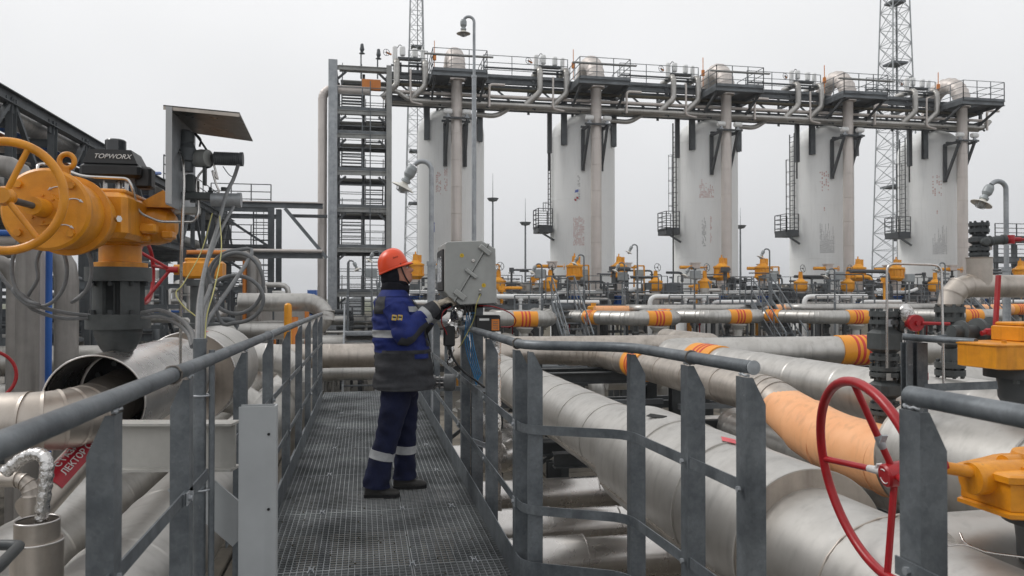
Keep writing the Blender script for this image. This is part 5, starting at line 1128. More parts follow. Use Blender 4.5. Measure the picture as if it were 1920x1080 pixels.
# ============================================================ YELLOW ACTUATED VALVE, LEFT
VX, VYL = -1.58, 5.44
cv = thing('lagging_cover', 'shiny open ended lagging drum under the yellow valve', 'cover', (VX, 5.9, .5))
MB().lathe([(.283, .002), (.29, 0), (.29, 1.95), (.283, 1.95), (.276, 1.94), (.276, .01)], (VX, 4.98, .86), (0, 1, 0), 56).build('drum', 'aluminium_bright', cv)
MB().torus((VX, 4.98, .86), (0, 1, 0), .288, .007, 56, 6).torus((VX, 6.9, .86), (0, 1, 0), .29, .007, 56, 6).build('rim', 'aluminium_bright', cv)
MB().box((VX, 5.28, 1.148), (.02, .6, .006)).build('lock_seam', 'aluminium_warm', cv)
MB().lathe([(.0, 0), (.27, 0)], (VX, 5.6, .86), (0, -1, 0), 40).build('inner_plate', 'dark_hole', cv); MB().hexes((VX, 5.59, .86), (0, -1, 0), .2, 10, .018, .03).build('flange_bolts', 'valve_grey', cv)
cpipe('clad_pipe', 'silver seamed pipe entering the open lagging drum from the left edge', [(-6, 4.72, .80), (VX - .02, 4.72, .80), (VX - .02, 5.6, .84)], .165, 'aluminium_warm', sheet=.33, bend=.24, gores=5, n=40, group=None)
dr = thing('lagging_drum', 'bigger silver lagging drum behind the conduit post', 'cover', (-1.62, 8.2, .3))
MB().lathe([(.425, .0), (.43, 0), (.43, .6), (.437, .6), (.437, 1.5), (.2, 1.62), (.0, 1.62)], (-1.6, 7.55, .74), (0, 1, 0), 56).build('drum', 'aluminium', dr)
MB().lathe([(.43, 0), (.25, .04), (.25, -.25), (.0, -.25)], (-1.6, 7.55, .74), (0, 1, 0), 56).build('end_face', 'aluminium_warm', dr)
MB().torus((-1.6, 7.55, .74), (0, 1, 0), .43, .008, 56, 6).torus((-1.6, 7.3, .74), (0, 1, 0), .25, .008, 40, 6).build('rim', 'aluminium_bright', dr)
MB().box((-1.5, 7.8, 1.165), (.06, .1, .004)).build('pink_label', 'pink_label', dr)
vl = thing('actuated_valve', 'big orange yellow valve actuator with handwheel, close on the left', 'valve', (VX, VYL, 1.15))
MB().lathe([(.0, 0), (.09, 0), (.105, .02), (.13, .07), (.145, .12), (.145, .17)], (VX, VYL, 1.14), n=32).lathe([(0, 0), (.195, 0), (.195, .095), (0, .095)], (VX, VYL, 1.29), n=40).build('valve_neck', 'valve_grey', vl)
yk = MB()
for a0, a1 in ((.35, 1.25), (1.9, 2.8), (3.5, 4.36), (5.06, 5.93)):
    n = 8; ring = [(math.cos(a0 + (a1 - a0) * k / n), math.sin(a0 + (a1 - a0) * k / n)) for k in range(n + 1)]
    vs = [(VX + x * r, VYL + y * r, z) for z in (1.385, 1.60) for r in (.155, .125) for x, y in ring]; m_ = n + 1; fs = []
    for k in range(n): fs += [(k, k + 1, 2 * m_ + k + 1, 2 * m_ + k), (m_ + k + 1, m_ + k, 3 * m_ + k, 3 * m_ + k + 1)]
    for k in (0, n): fs.append((k, m_ + k, 3 * m_ + k, 2 * m_ + k) if k == 0 else (m_ + k, k, 2 * m_ + k, 3 * m_ + k))
    yk.add(vs, fs, False)
yk.build('yoke', 'valve_grey', vl)
MB().lathe([(0, 0), (.2, 0), (.2, .09), (0, .09)], (VX, VYL, 1.60), n=40).build('yoke_flange', 'valve_grey', vl)
MB().cyl((VX, VYL, 1.35), (VX, VYL, 1.62), .03, n=12).build('stem', 'dark_steel', vl)
for k in range(8):
    for zz, s_ in ((1.60, -1), (1.385, 1)): MB().hexes((VX, VYL, zz), (0, 0, s_), .165, 1, .016, .03, k / 8 * 1.0 if False else 0).build('x', 'dark_steel', vl) if False else MB().lathe([(0, 0), (.016, 0), (.016, .03), (0, .03)], (VX + .165 * math.cos(k * math.pi / 4), VYL + .165 * math.sin(k * math.pi / 4), zz), (0, 0, s_), 6, sm=False).build('flange_bolt', 'dark_steel', vl)
MB().lathe([(0, 0), (.165, 0), (.165, .03), (.128, .035), (.128, .14), (.16, .15), (.16, .17), (0, .17)], (VX + .01, VYL, 1.69), n=32).build('mounting_neck', 'yellow_paint', vl)
MB().bbox((VX + .05, VYL - .2, 1.985), (.30, .70, .27), .03).bbox((VX + .05, VYL - .2, 2.13), (.26, .6, .03), .01).bbox((VX + .18, VYL - .02, 1.88), (.1, .3, .05), .015).lathe([(.0, 0), (.13, 0), (.13, .17), (.11, .24), (.06, .28), (0, .29)], (VX + .08, VYL - .02, 1.97), (1, 0, 0), 32).build('gear_case', 'yellow_paint', vl)
MB().bbox((VX + .24, VYL - .22, 1.93), (.1, .1, .06), .012).bbox((VX + .33, VYL - .10, 1.90), (.07, .12, .05), .01).build('side_lug', 'yellow_paint', vl)
MB().lathe([(0, -.0), (.2, 0), (.215, .015), (.215, .04), (.19, .045), (.19, .31), (.222, .315), (.222, .345), (.19, .37), (.19, .52), (0, .52)], (VX - .03, 4.33, 1.95), (0, 1, 0), 48).build('spring_cylinder', 'yellow_paint', vl)
MB().lathe([(0, -.03), (.085, -.03), (.085, 0)], (VX - .03, 4.33, 1.95), (0, 1, 0), 28).lathe([(0, -.16), (.045, -.16), (.05, 0)], (VX - .03, 4.33, 1.95), (0, 1, 0), 20).hexes((VX - .03, 4.30, 1.95), (0, -1, 0), .068, 8, .007, .012).build('boss', 'yellow_paint', vl)
for k in range(4): q = math.pi / 4 + k * math.pi / 2; MB().lathe([(0, 0), (.02, 0), (.02, .022), (0, .022)], (VX - .03 + .175 * math.cos(q), 4.33, 1.95 + .175 * math.sin(q)), (0, -1, 0), 6, sm=False).build('cover_bolt', 'yellow_paint', vl)
MB().cyl((VX - .03, 3.80, 1.95), (VX - .03, 4.22, 1.95), .016, n=14).build('wheel_shaft', 'valve_grey', vl)
for (a, b_, c_) in ((.32, .2, 1), (.1, -.6, 1), (-.05, .55, -1)):     # painted arrows on the cover disc
    p = V((VX + .04 + a * .2, 4.327, 1.95 + b_ * .17)); A = MB(); q0 = [p + V((.03 * math.cos(t), 0, .018 * math.sin(t))) * 1.3 for t in [math.pi * (.2 + .6 * k / 6) for k in range(7)]]
    A.tube(q0, .0032, 5); A.cyl(q0[0], q0[0] + (q0[0] - q0[1]).normalized() * .018, .009, .001, 6); A.cyl(q0[-1], q0[-1] + (q0[-1] - q0[-2]).normalized() * .018, .009, .001, 6); A.build('painted_arrow', 'sticker_white', vl)
el = MB(); el.tube([V((VX + .04 + .036 * math.cos(t), 4.42, 2.215 + .036 * math.sin(t) * 1.05)) for t in [2 * math.pi * k / 24 for k in range(24)]], .014, 8, True); el.box((VX + .03, 4.42, 2.155), (.05, .025, .06)); el.hexes((VX + .012, 4.405, 2.14), (0, -1, 0), 0, 1, .018, .02); el.build('lifting_eye', 'yellow_paint', vl)
MB().hexes((VX + .175, 4.80, 1.95), (.8, -.6, 0), 0, 1, .02, .02).build('cylinder_lug', 'stainless', vl)
hw = MB().torus((VX, 3.80, 1.95), (0, 1, 0), .245, .020, 56, 12).build('handwheel', 'yellow_paint', vl)
MB().lathe([(0, -.03), (.035, -.03), (.045, .0), (.035, .05), (0, .05)], (VX, 3.80, 1.95), (0, 1, 0), 20).build('wheel_hub', 'yellow_paint', hw)
for q in (1.15, 1.15 + 2.09, 1.15 + 4.19): MB().tube([(VX + .02 * math.cos(q), 3.8, 1.95 + .02 * math.sin(q)), (VX + .245 * math.cos(q), 3.8, 1.95 + .245 * math.sin(q))], .014, 8).build('spoke', 'yellow_paint', hw)
# black switch box with its lettering
sb = MB(); sb.bbox((VX, VYL - .05, 2.30), (.36, .30, .09), .02); sb.build('switch_box', 'black_plastic', vl)
sb = MB(); zz = 2.345
b0 = [(VX - .16, VYL - .19), (VX + .16, VYL - .19), (VX + .16, VYL + .09), (VX - .16, VYL + .09)]; b1 = [(VX - .13, VYL - .175), (VX + .12, VYL - .175), (VX + .12, VYL + .05), (VX - .13, VYL + .05)]
sb.add([(x, y, zz) for x, y in b0] + [(x, y, zz + .09) for x, y in b1], [(0, 1, 5, 4), (1, 2, 6, 5), (2, 3, 7, 6), (3, 0, 4, 7), (4, 5, 6, 7)]).bbox((VX + .18, VYL - .08, 2.27), (.1, .12, .14), .015)
lid = sb.build('switch_box_lid', 'black_plastic', vl)
MB().lathe([(0, 0), (.063, 0), (.063, .07), (.055, .078), (0, .078)], (VX - .005, VYL - .06, 2.44), n=28).build('indicator_dome', 'glass_dark', vl)
MB().cyl((VX, VYL, 2.1), (VX, VYL, 2.26), .022, n=12).box((VX + .06, VYL - .05, 2.18), (.012, .05, .15)).box((VX - .07, VYL - .05, 2.18), (.012, .05, .15)).build('bracket', 'stainless', vl)
text(vl, 'TOPWORX', .043, (VX + .012, VYL - .187, 2.388), (1, 0, 0), (0, -1, .15), 'sticker_white', shear=.3)
# stainless impulse tubes of the valve
for lab, pts in (('bent stainless tube passing over the yellow actuator to the instrument shelter', [at(72, 345, 4.6), at(70, 308, 4.7), at(90, 307, 4.75), at(155, 331, 4.7), at(240, 335, 4.75), at(248, 350, 4.75), at(258, 398, 4.8), at(298, 416, 4.9), at(365, 416, 5.0), at(372, 400, 5.0), at(372, 340, 5.1)]),
                 ('thin upright stainless tube carrying the instrument shelter', [at(333, 276, 5.0), at(343, 300, 4.85), at(345, 340, 4.8), at(340, 470, 4.8), at(338, 690, 4.9)])):
    tag(MB().tube(rounded(pts, .05, 5), .0095, 10).build('impulse_tube', 'stainless'), lab, 'tube', 'stainless impulse tubes')
b = MB(); P1, P2, P3 = atY(255, 384, 5.3), atY(306, 356, 5.3), atY(332, 386, 5.3)
for o_ in (0, .012): pass
vs = [p + V((0, d_, 0)) for d_ in (0, .02) for p in (P1, P2, P3)]
b.add(vs, [(0, 1, 2), (5, 4, 3), (0, 3, 4, 1), (1, 4, 5, 2), (2, 5, 3, 0)]); b.add([P1, P3, P3 + V((0, .25, 0)), P1 + V((0, .25, 0)), P1 - V((0, 0, .012)), P3 - V((0, 0, .012)), P3 + V((0, .25, -.012)), P1 + V((0, .25, -.012))], [(0, 1, 2, 3), (4, 7, 6, 5), (0, 4, 5, 1), (1, 5, 6, 2), (2, 6, 7, 3)]); b.build('bracket_plate', 'yellow_paint', vl)
# instrument shelter
ih = thing('instrument_shelter', 'open steel instrument shelter with sloping hood, full of tubes and regulators', 'instrument shelter', at(330, 400, 5.1))
def slab_(root, P, nrm, t, name, m):
    nrm = V(nrm).normalized() * t; n = len(P); vs = [V(p) for p in P] + [V(p) + nrm for p in P]
    return MB().add(vs, [tuple(range(n)), tuple(range(2 * n - 1, n - 1, -1))] + [(i, n + i, n + (i + 1) % n, (i + 1) % n) for i in range(n)]).build(name, m, root)
xs_ = atY(311, 300, 4.95).x
slab_(ih, [(xs_, 4.95, atY(311, 200, 4.95).z), (xs_, 5.75, atY(311, 200, 4.95).z), (xs_, 5.75, atY(311, 383, 4.95).z), (xs_, 4.95, atY(311, 383, 4.95).z)], (1, 0, 0), .006, 'back_plate', 'galvanised_light')
slab_(ih, [(xs_, 4.94, atY(311, 200, 4.95).z), (xs_ - .0, 4.94, atY(311, 380, 4.95).z), (xs_ + .036, 4.94, atY(311, 383, 4.95).z), (xs_ + .036, 4.94, atY(311, 200, 4.95).z)], (0, 1, 0), .006, 'edge_flange', 'grey_paint')
H1, H2, H3, H4 = atY(306, 199, 4.95), atY(449, 213, 4.95), atY(474, 262, 5.72), atY(352, 240, 5.72)
H4 = V((xs_, 5.74, H1.z)); H3.z = H2.z - .02
slab_(ih, [H1, H4 + V((0, 0, 0)), H3, H2], (0, 0, 1), .008, 'hood', 'hood_metal')
slab_(ih, [H1, H2, H2 + V((0, 0, -.02)), H1 + V((0, 0, -.02))], (0, 1, 0), .005, 'hood_rim', 'aluminium_warm')
Yi = 5.35
def I(px, py): return atY(px, py, Yi)
def k_(px0, px1, py): return (atY(px1, py, Yi) - atY(px0, py, Yi)).length
MB().lathe([(0, 0), (.045, 0), (.048, .06), (.062, .07), (.062, .15), (.045, .19), (.05, .20), (.05, .26), (0, .27)], I(349, 322), n=20).lathe([(0, 0), (.05, 0), (.05, .08), (.035, .10), (.035, .16), (0, .16)], I(346, 290), n=18).build('regulator', 'rack_steel', ih)
MB().lathe([(0, -.05), (.055, -.05), (.06, 0), (.055, .05), (0, .05)], I(379, 297), (1, -.5, 0), 24).lathe([(0, 0), (.03, 0), (.03, .12), (0, .12)], I(352, 297), (1, 0, 0), 12).build('pressure_gauge', 'cabinet_grey', ih)
cyl1 = MB().lathe([(0, 0), (.04, 0)] + [(q, .005 + .012 * j + dz) for j in range(13) for q, dz in ((.045, 0), (.045, .006), (.041, .007), (.041, .011))] + [(.047, .165), (.047, .185), (0, .185)], I(401, 297), (1, 0, 0), 20); cyl1.build('ribbed_cylinder', 'rack_steel', ih)
MB().lathe([(0, 0), (.045, 0), (.045, .165), (.05, .165), (.05, .19), (0, .19)], I(396, 374), (1, 0, 0), 24).hexes(I(449, 374), (1, 0, 0), .035, 4, .008, .012).build('smooth_cylinder', 'galvanised_light', ih)
MB().bbox(I(368, 368), (.2, .07, .05), .008).bbox(I(358, 345), (.06, .08, .12), .01).bbox(I(335, 285), (.1, .06, .10), .008).lathe([(0, 0), (.018, 0), (.018, .14), (0, .14)], I(362, 340), (0, 0, -1), 12).bbox(I(384, 325), (.02, .05, .16), .004).build('manifold_block', 'valve_grey', ih)
for pts in ([(365, 250), (380, 270), (398, 300), (395, 312), (380, 315)], [(374, 275), (376, 262), (366, 250)], [(385, 315), (372, 330), (368, 345), (368, 365)], [(400, 305), (408, 335), (404, 330), (398, 320), (405, 345), (410, 360), (398, 368)], [(330, 265), (322, 270), (320, 285), (322, 300)], [(418, 312), (430, 328), (442, 333)]):
    MB().tube(spline([I(x, y) for x, y in pts], 5), .007 if pts[0][0] != 418 else .003, 7).build('copper_tube', 'dark_steel' if pts[0][0] in (365, 418, 374) else 'stainless', ih)
MB().lathe([(0, 0), (.016, 0), (.02, .015), (.008, .02), (.008, .035), (0, .04)], I(395, 362), n=8).lathe([(0, 0), (.02, 0), (.02, .02), (0, .02)], I(420, 357), n=10).build('plug', 'dark_steel', ih)
MB().bbox(I(352, 395), (.16, .05, .05), .008).build('mount', 'cabinet_grey', ih)
# cables from the shelter to the conduit post, and the coils
CG = 'grey cables of the left valve'
def cable(lab, P, r=.011, m='cable_grey', group=CG, n=9): return tag(MB().tube(spline(P, n), r, 8).build('cable', m), lab, 'cable', group)
cable('thick grey cable dropping from the upper shelter cylinder to the conduit post', [at(447, 308, 5.0), at(438, 335, 5.0), at(424, 365, 4.9), at(408, 425, 4.6), at(388, 490, 4.2), at(374, 560, 3.7), at(370, 640, 3.25)], .012)
cable('grey cable dropping from the lower shelter cylinder to the conduit post', [at(438, 388, 5.0), at(415, 430, 4.7), at(386, 500, 4.2), at(378, 560, 3.7), at(376, 640, 3.3)], .010)
cable('thin yellow green earth wire hanging beside the conduit post', [at(398, 400, 4.8), at(378, 470, 4.5), at(345, 530, 4.2), at(330, 550, 4.1), at(345, 575, 4.0), at(372, 600, 3.7), at(370, 640, 3.3)], .003, 'cable_yellow', None)
cable('thin yellow wire hanging straight above the conduit post', [at(412, 405, 4.6), at(415, 470, 4.3), at(402, 540, 3.9), at(388, 590, 3.6), at(384, 640, 3.3)], .003, 'cable_yellow', None)
def coil(lab, c, rx, rz, turns, d, tail0, tail1, ph=0):
    P = list(tail0)
    for k in range(int(turns * 12) + 1):
        t = ph + 2 * math.pi * k / 12; P.append(at(c[0] + (rx + 2.5 * k / 12 * 3) * math.cos(t), c[1] + (rz + 1.5 * k / 12 * 3) * math.sin(t), d + .01 * k / 3))
    return cable(lab, P + list(tail1), .0115, n=4)
coil('coiled grey cable hanging right of the instrument shelter', (443, 530), 47, 55, 1.35, 4.4, [at(378, 640, 3.4), at(378, 585, 3.7), at(392, 545, 4.1)], [at(390, 600, 3.9), at(384, 640, 3.5)], math.pi)
coil('lower turn of coiled grey cable hanging right of the shelter', (440, 560), 50, 42, .9, 4.35, [at(380, 640, 3.4), at(384, 600, 3.8)], [at(386, 500, 4.3)], math.pi)
coil('coiled grey cable hanging below the yellow spring cylinder', (72, 505), 48, 66, 1.2, 4.6, [at(170, 592, 4.9), at(120, 586, 4.8), at(75, 575, 4.7)], [at(70, 572, 4.7), at(20, 540, 4.7), at(-10, 500, 4.7)], math.pi * .5)
coil('second coil of grey cable below the yellow spring cylinder', (118, 505), 50, 62, .75, 4.7, [at(172, 596, 4.9), at(110, 596, 4.8), at(50, 570, 4.7)], [at(168, 540, 4.8), at(172, 530, 4.9)], math.pi * .9)
cable('grey cable arching from the valve yoke down to the conduit post', [at(266, 586, 4.9), at(300, 582, 4.6), at(335, 597, 4.2), at(358, 620, 3.7), at(366, 645, 3.3)], .012)
cable('lower grey cable arching from the valve yoke to the conduit post', [at(266, 596, 4.9), at(300, 594, 4.6), at(330, 606, 4.2), at(352, 625, 3.7), at(360, 650, 3.3)], .010)
# second valve with red dished handwheel
v2 = thing('actuated_valve', 'yellow geared valve with a red dished handwheel behind the conduit', 'valve', (-2.0, 9.1, .8))
wc = V((-2.37, 9.10, 1.76)); w_ = MB().torus(wc, (1, 0, 0), .33, .022, 48, 10).build('handwheel', 'red_paint', v2)
for q in (.3, .3 + 2.094, .3 + 4.189): MB().tube([wc + V((.26, 0, .04)), wc + V((0, .33 * math.cos(q), .33 * math.sin(q)))], .018, 8).build('spoke', 'red_paint', w_)
MB().cyl(wc + V((.22, 0, .04)), wc + V((.34, 0, .04)), .035, n=12).build('wheel_hub', 'red_paint', w_)
MB().bbox((-1.76, 9.15, 1.80), (.42, .3, .2), .03).cyl((-2.08, 9.15, 1.80), (-1.93, 9.15, 1.80), .06, n=14).bbox((-1.78, 9.15, 1.91), (.34, .24, .04), .01).build('gear_box', 'yellow_paint', v2)
MB().lathe([(0, 0), (.2, 0), (.2, .08), (.13, .09), (.13, .5), (.17, .5), (.17, .57), (0, .57)], (-1.78, 9.15, 1.12), n=24).build('yoke', 'valve_grey', v2)
rw = thing('handwheel', 'red handwheel rim cut by the left edge of the picture', 'handwheel', at(-20, 700, 5.2)); MB().torus(at(-25, 705, 5.2), (.5, -1, 0), .17, .012, 40, 8).build('rim', 'red_paint', rw); MB().cyl(at(-25, 705, 5.2), at(-25, 705, 5.4), .03).build('wheel_hub', 'red_paint', rw)
# ============================================================ RIGHT FOREGROUND VALVES
# big red five-spoke handwheel and its gearbox
g2 = thing('geared_valve', 'lower yellow gear operator with the big red handwheel, on the clad tee', 'valve', (3.3, 3.35, .3))
tau = math.radians(10); wn = V((math.cos(tau) * math.cos(.12), -math.cos(tau) * math.sin(.12), math.sin(tau))); WC = at(1678, 889, 3.68)
rc = WC - wn * .125
wr = MB().torus(rc, wn, .472, .0235, 72, 14).build('handwheel', 'red_paint', g2)
_, wa, wb = frame(wn)
for k in range(4):
    q = math.radians(90 + 90 * k); e_ = rc + (wa * math.cos(q) + wb * math.sin(q)) * .472
    MB().tube([WC + (e_ - WC) * .1, e_], .0165, 10).build('spoke', 'red_paint', wr)
    if k in (0, 1):
        a_, b_ = (.28, .42) if k == 0 else (.16, .34); p_, q_ = WC.lerp(e_, a_), WC.lerp(e_, b_)
        MB().tube([p_, p_.lerp(q_, .3), p_.lerp(q_, .7), q_], [.017, .021, .019, .018], 9).box(p_.lerp(q_, .5) + V((0, -.02, .015)), (.03, .01, .05), rx=.5).build('tape_wrap', 'galvanised_light' if k == 0 else 'sticker_white', wr)
MB().lathe([(0, -.055), (.05, -.055), (.058, -.045), (.058, .05), (.04, .06), (.04, .25), (0, .25)], WC, wn, 28).build('wheel_hub', 'red_paint', wr)
hp_ = WC - wn * .0565; A = MB(); A.tube([hp_ + (wa * math.cos(t) + wb * math.sin(t)) * .034 for t in [math.radians(200 + 14 * k) for k in range(9)]], .003, 5).tube([hp_ + (wa * math.cos(t) + wb * math.sin(t)) * .034 for t in [math.radians(60 + 14 * k) for k in range(5)]], .003, 5).build('painted_arrow', 'sticker_white', wr)
GC = V((3.27, 3.22, .63))
MB().tube([WC + wn * .2, GC + V((-.40, -.02, .03))], .030, 14).build('worm_shaft', 'yellow_paint', g2)
def plate(root, c, outline, z0, z1, name, m, bev=.008):
    P = [(c.x + x, c.y + y) for x, y in outline]; n = len(P); cx = sum(p[0] for p in P) / n; cy = sum(p[1] for p in P) / n
    sh = lambda k: [(cx + (x - cx) * k, cy + (y - cy) * k) for x, y in P]; k = 1 - bev * 6
    rings = [[(x, y, z0) for x, y in sh(k)], [(x, y, z0 + bev) for x, y in P], [(x, y, z1 - bev) for x, y in P], [(x, y, z1) for x, y in sh(k)]]
    vs = sum(rings, []); fs = [(r * n + i, r * n + (i + 1) % n, (r + 1) * n + (i + 1) % n, (r + 1) * n + i) for r in range(3) for i in range(n)] + [tuple(range(n - 1, -1, -1)), tuple(range(3 * n, 4 * n))]
    return MB().add(vs, fs).build(name, m, root)
rd = lambda r, a0, a1, n=10, ox=0, oy=0: [(ox + r * math.cos(math.radians(a0 + (a1 - a0) * k / n)), oy + r * math.sin(math.radians(a0 + (a1 - a0) * k / n))) for k in range(n + 1)]
ol = [(-.34, -.17), (-.16, -.24)] + rd(.27, -110, 110, 16, .05, 0) + [(-.16, .2), (-.34, .13)]
plate(g2, GC, ol, -.13 + GC.z, .02 + GC.z, 'gear_case', 'yellow_paint'); plate(g2, GC, [(x * 1.06, y * 1.06) for x, y in ol], .0 + GC.z, .045 + GC.z, 'gear_case_lid', 'yellow_paint'); plate(g2, GC, [(x * 1.05, y * 1.05) for x, y in ol], -.16 + GC.z, -.125 + GC.z, 'gear_case_flange', 'yellow_paint')
MB().lathe([(0, 0), (.17, 0), (.175, .03), (.165, .055), (.11, .06), (.11, .07), (.0, .07)], GC + V((.06, 0, .045)), n=36).bbox(GC + V((.05, -.1, .115)), (.12, .03, .015), .004).build('position_cap', 'yellow_paint', g2)
MB().lathe([(0, 0), (.075, 0), (.08, .02), (.08, .30), (.06, .36), (0, .37)], GC + V((-.42, -.02, .0)), (1, .03, 0), 28).lathe([(0, 0), (.045, 0), (.045, .2), (0, .2)], GC + V((-.2, .02, .05)), (1, 0, 0), 20).build('worm_housing', 'yellow_paint', g2)
MB().hexes(GC + V((-.06, -.285, -.04)), (-.1, -1, 0), 0, 1, .035, .05).lathe([(.014, .051), (0, .051)], GC + V((-.06, -.285, -.04)), (-.1, -1, 0), 10).build('side_plug', 'yellow_paint', g2)
for a in (200, 235, 262, 300, 330): 
    p = GC + V((.05 + .24 * math.cos(math.radians(a)), .24 * math.sin(math.radians(a)), .045)); MB().lathe([(0, 0), (.013, 0), (.013, .012), (0, .012)], p, n=6, sm=False).build('lid_bolt', 'yellow_paint', g2)
MB().lathe([(0, .16), (.2, .16), (.215, .14), (.215, .11), (.16, .1), (.15, 0), (.15, -.08), (.12, -.1)], V((GC.x + .06, GC.y, .28)), n=36).build('bonnet', 'dark_steel', g2)
MB().lathe([(0, 0), (.04, 0), (.04, .035), (.022, .04), (.022, .07), (0, .07)], V((GC.x - .02, GC.y - .17, .3)), (-.4, -1, .1), 6, sm=False).build('drain_plug', 'galvanised_light', g2)
# upper yellow gearbox
g1 = thing('geared_valve', 'upper yellow gear operator at the right edge, above the dark pedestal', 'valve', (4.95, 5.16, .58)); gc = at(1893, 665, 6.0); gc = V((gc.x + .02, gc.y, 0))
ol = [(-.33, -.2), (-.27, -.24), (.1, -.24), (.3, -.3)] + rd(.34, -60, 60, 10, .2, 0) + [(.1, .22), (-.27, .22), (-.33, .18)]
plate(g1, gc, ol, .95, 1.15, 'gear_case', 'yellow_paint'); plate(g1, gc, [(x * 1.03, y * 1.03) for x, y in ol], 1.12, 1.145, 'gear_case_lid', 'yellow_paint')
plate(g1, gc, [(.0, -.2), (.5, -.2), (.5, .2), (0, .2)], 1.15, 1.27, 'top_housing', 'yellow_paint'); plate(g1, gc, [(.02, -.18), (.5, -.18), (.5, .18), (.02, .18)], 1.27, 1.30, 'top_cap', 'yellow_paint')
for x in (-.25, .05): MB().lathe([(0, 0), (.018, 0), (.018, .02), (0, .02)], gc + V((x, -.19, 1.15)), n=10).build('lid_bolt', 'yellow_paint', g1)
MB().lathe([(0, .36), (.27, .36), (.27, .28), (.18, .27), (.17, .12), (.13, .04), (.13, -.1)], V((gc.x + .1, gc.y, .59)), n=40).build('pedestal', 'dark_steel', g1)
for a in (215, 250, 285): MB().lathe([(0, 0), (.024, 0), (.024, .035), (0, .035)], V((gc.x + .1 + .225 * math.cos(math.radians(a)), gc.y + .225 * math.sin(math.radians(a)), .87)), (0, 0, -1), 6, sm=False).build('pedestal_bolt', 'valve_grey', g1)
# black valve stacks
def stack(root, c, R_, spec, m='dark_steel', bolts=8, bname='flange'):
    z = c[2]
    for h, k, kind in spec:
        if kind == 'f':
            MB().lathe([(0, 0), (R_ * k, 0), (R_ * k, h), (0, h)], (c[0], c[1], z), n=28).build(bname, m, root)
            b = MB()
            for i in range(bolts):
                q = 2 * math.pi * (i + .5) / bolts; b.lathe([(0, 0), (R_ * .13, 0), (R_ * .13, h + R_ * .36), (0, h + R_ * .36)], (c[0] + R_ * k * .84 * math.cos(q), c[1] + R_ * k * .84 * math.sin(q), z - R_ * .18), n=6, sm=False)
            b.build('flange_bolts', m, root, 'stuff')
        elif kind == 'n': MB().lathe([(0, 0), (R_ * k, 0), (R_ * k, h), (0, h)], (c[0], c[1], z), n=20).build('neck', m, root)
        elif kind == 'b': MB().bbox((c[0], c[1], z + h / 2), (R_ * k * 2, R_ * k * 2, h), R_ * .3, rz=.15).build('valve_body', m, root)
        z += h
    return z
s1c = (5.13, 6.86, .22)
s1 = thing('valve_stack', 'dark flanged valve stack left of the thin steel arch, with two red levers', 'valve stack', s1c)
F_ = [(.04, 1, 'f'), (.02, .7, 'n'), (.035, 1, 'f'), (.05, .6, 'n')]
zt = stack(s1, s1c, .142, [(.10, .62, 'n'), (.04, 1, 'f'), (.02, .7, 'n'), (.05, 1, 'f'), (.05, .7, 'n'), (.18, .9, 'b'), (.04, .7, 'n'), (.045, 1, 'f'), (.015, .8, 'n'), (.045, 1, 'f'), (.06, .65, 'n'), (.04, 1, 'f'), (.03, .7, 'n'), (.24, .95, 'b'), (.05, .7, 'n'), (.04, 1, 'f'), (.035, .8, 'n'), (.055, 1, 'f')], 'valve_grey')
for zz, sx, big in ((.71, .15, 0), (1.24, .15, 1)):
    c = V((s1c[0], s1c[1], zz)); r_ = (RT * .98 - V((0, .2, 0))).normalized()
    MB().lathe([(0, .1), (.095, .12), (.105, .15), (.105, .17), (.05, .18), (.035, .2), (.035, .26), (0, .26)], c, r_, 28).build('gland', 'valve_grey', s1)
    if big:
        MB().lathe([(0, -.03), (.08, -.03), (.085, 0), (.08, .03), (0, .03)], c + r_ * .2 + V((.0, -.13, 0)), (-.1, -1, 0), 28).cyl(c + r_ * .12 + V((0, -.1, 0)), c + r_ * .24 + V((0, -.1, 0)), .035, n=14).build('lever_hub', 'red_paint', s1)
        MB().tube([c + r_ * .25 + V((0, -.15, .0)), c + r_ * .5 + V((0, -.15, -.005))], [.018, .016], 10).build('lever', 'red_paint', s1)
        MB().hexes(c + r_ * .2 + V((0, -.161, 0)), (-.1, -1, 0), 0, 1, .025, .02).build('lever_nut', 'red_paint', s1)
    else:
        MB().cyl(c + r_ * .2, c + r_ * .34, .024, n=14).lathe([(0, 0), (.075, .0), (.08, .02), (.04, .035), (0, .035)], c + r_ * .3, r_, 5, sm=False).box(c + r_ * .36 + V((0, 0, 0)), (.07, .05, .07)).lathe([(0, 0), (.03, 0), (.03, .06), (0, .06)], c + r_ * .32 + V((0, 0, -.06)), (0, 0, -1), 8).build('lever_hub', 'red_paint', s1)
    MB().box(c + V((-.05, -.138, .0)), (.075, .004, .07), rz=.15).build('name_plate', 'galvanised_light' if big else 'cabinet_grey', s1)
s2c = (6.0, 7.0, .66)
s2 = thing('valve_stack', 'dark flanged joint stack under the silver elbow, behind the thin steel arch', 'valve stack', s2c)
stack(s2, s2c, .145, [(.02, .5, 'n'), (.06, 1, 'f'), (.02, .8, 'n'), (.06, 1, 'f'), (.14, .55, 'n'), (.2, .7, 'b'), (.08, .6, 'n'), (.045, 1, 'f'), (.05, .8, 'n'), (.06, 1, 'f')], 'valve_grey')
ep = cpipe('clad_pipe', 'silver clad elbow and level pipe at eye height, leaving at the right edge', [(6.0, 7.0, 1.40), (6.0, 7.0, 1.61), (11, 7.0, 1.61)], .118, 'aluminium_warm', sheet=1.0, bend=.2, gores=3, n=28, group=None)
clad(ep, [(6.36, 7.0, 1.6), (6.36, 7.0, 1.90)], .12, 'aluminium_warm', .3, n=28)
s3c = (6.36, 7.0, 1.9)
s3 = thing('valve_stack', 'black bolted valve on top of the silver clad tee, with long red lever', 'valve stack', s3c)
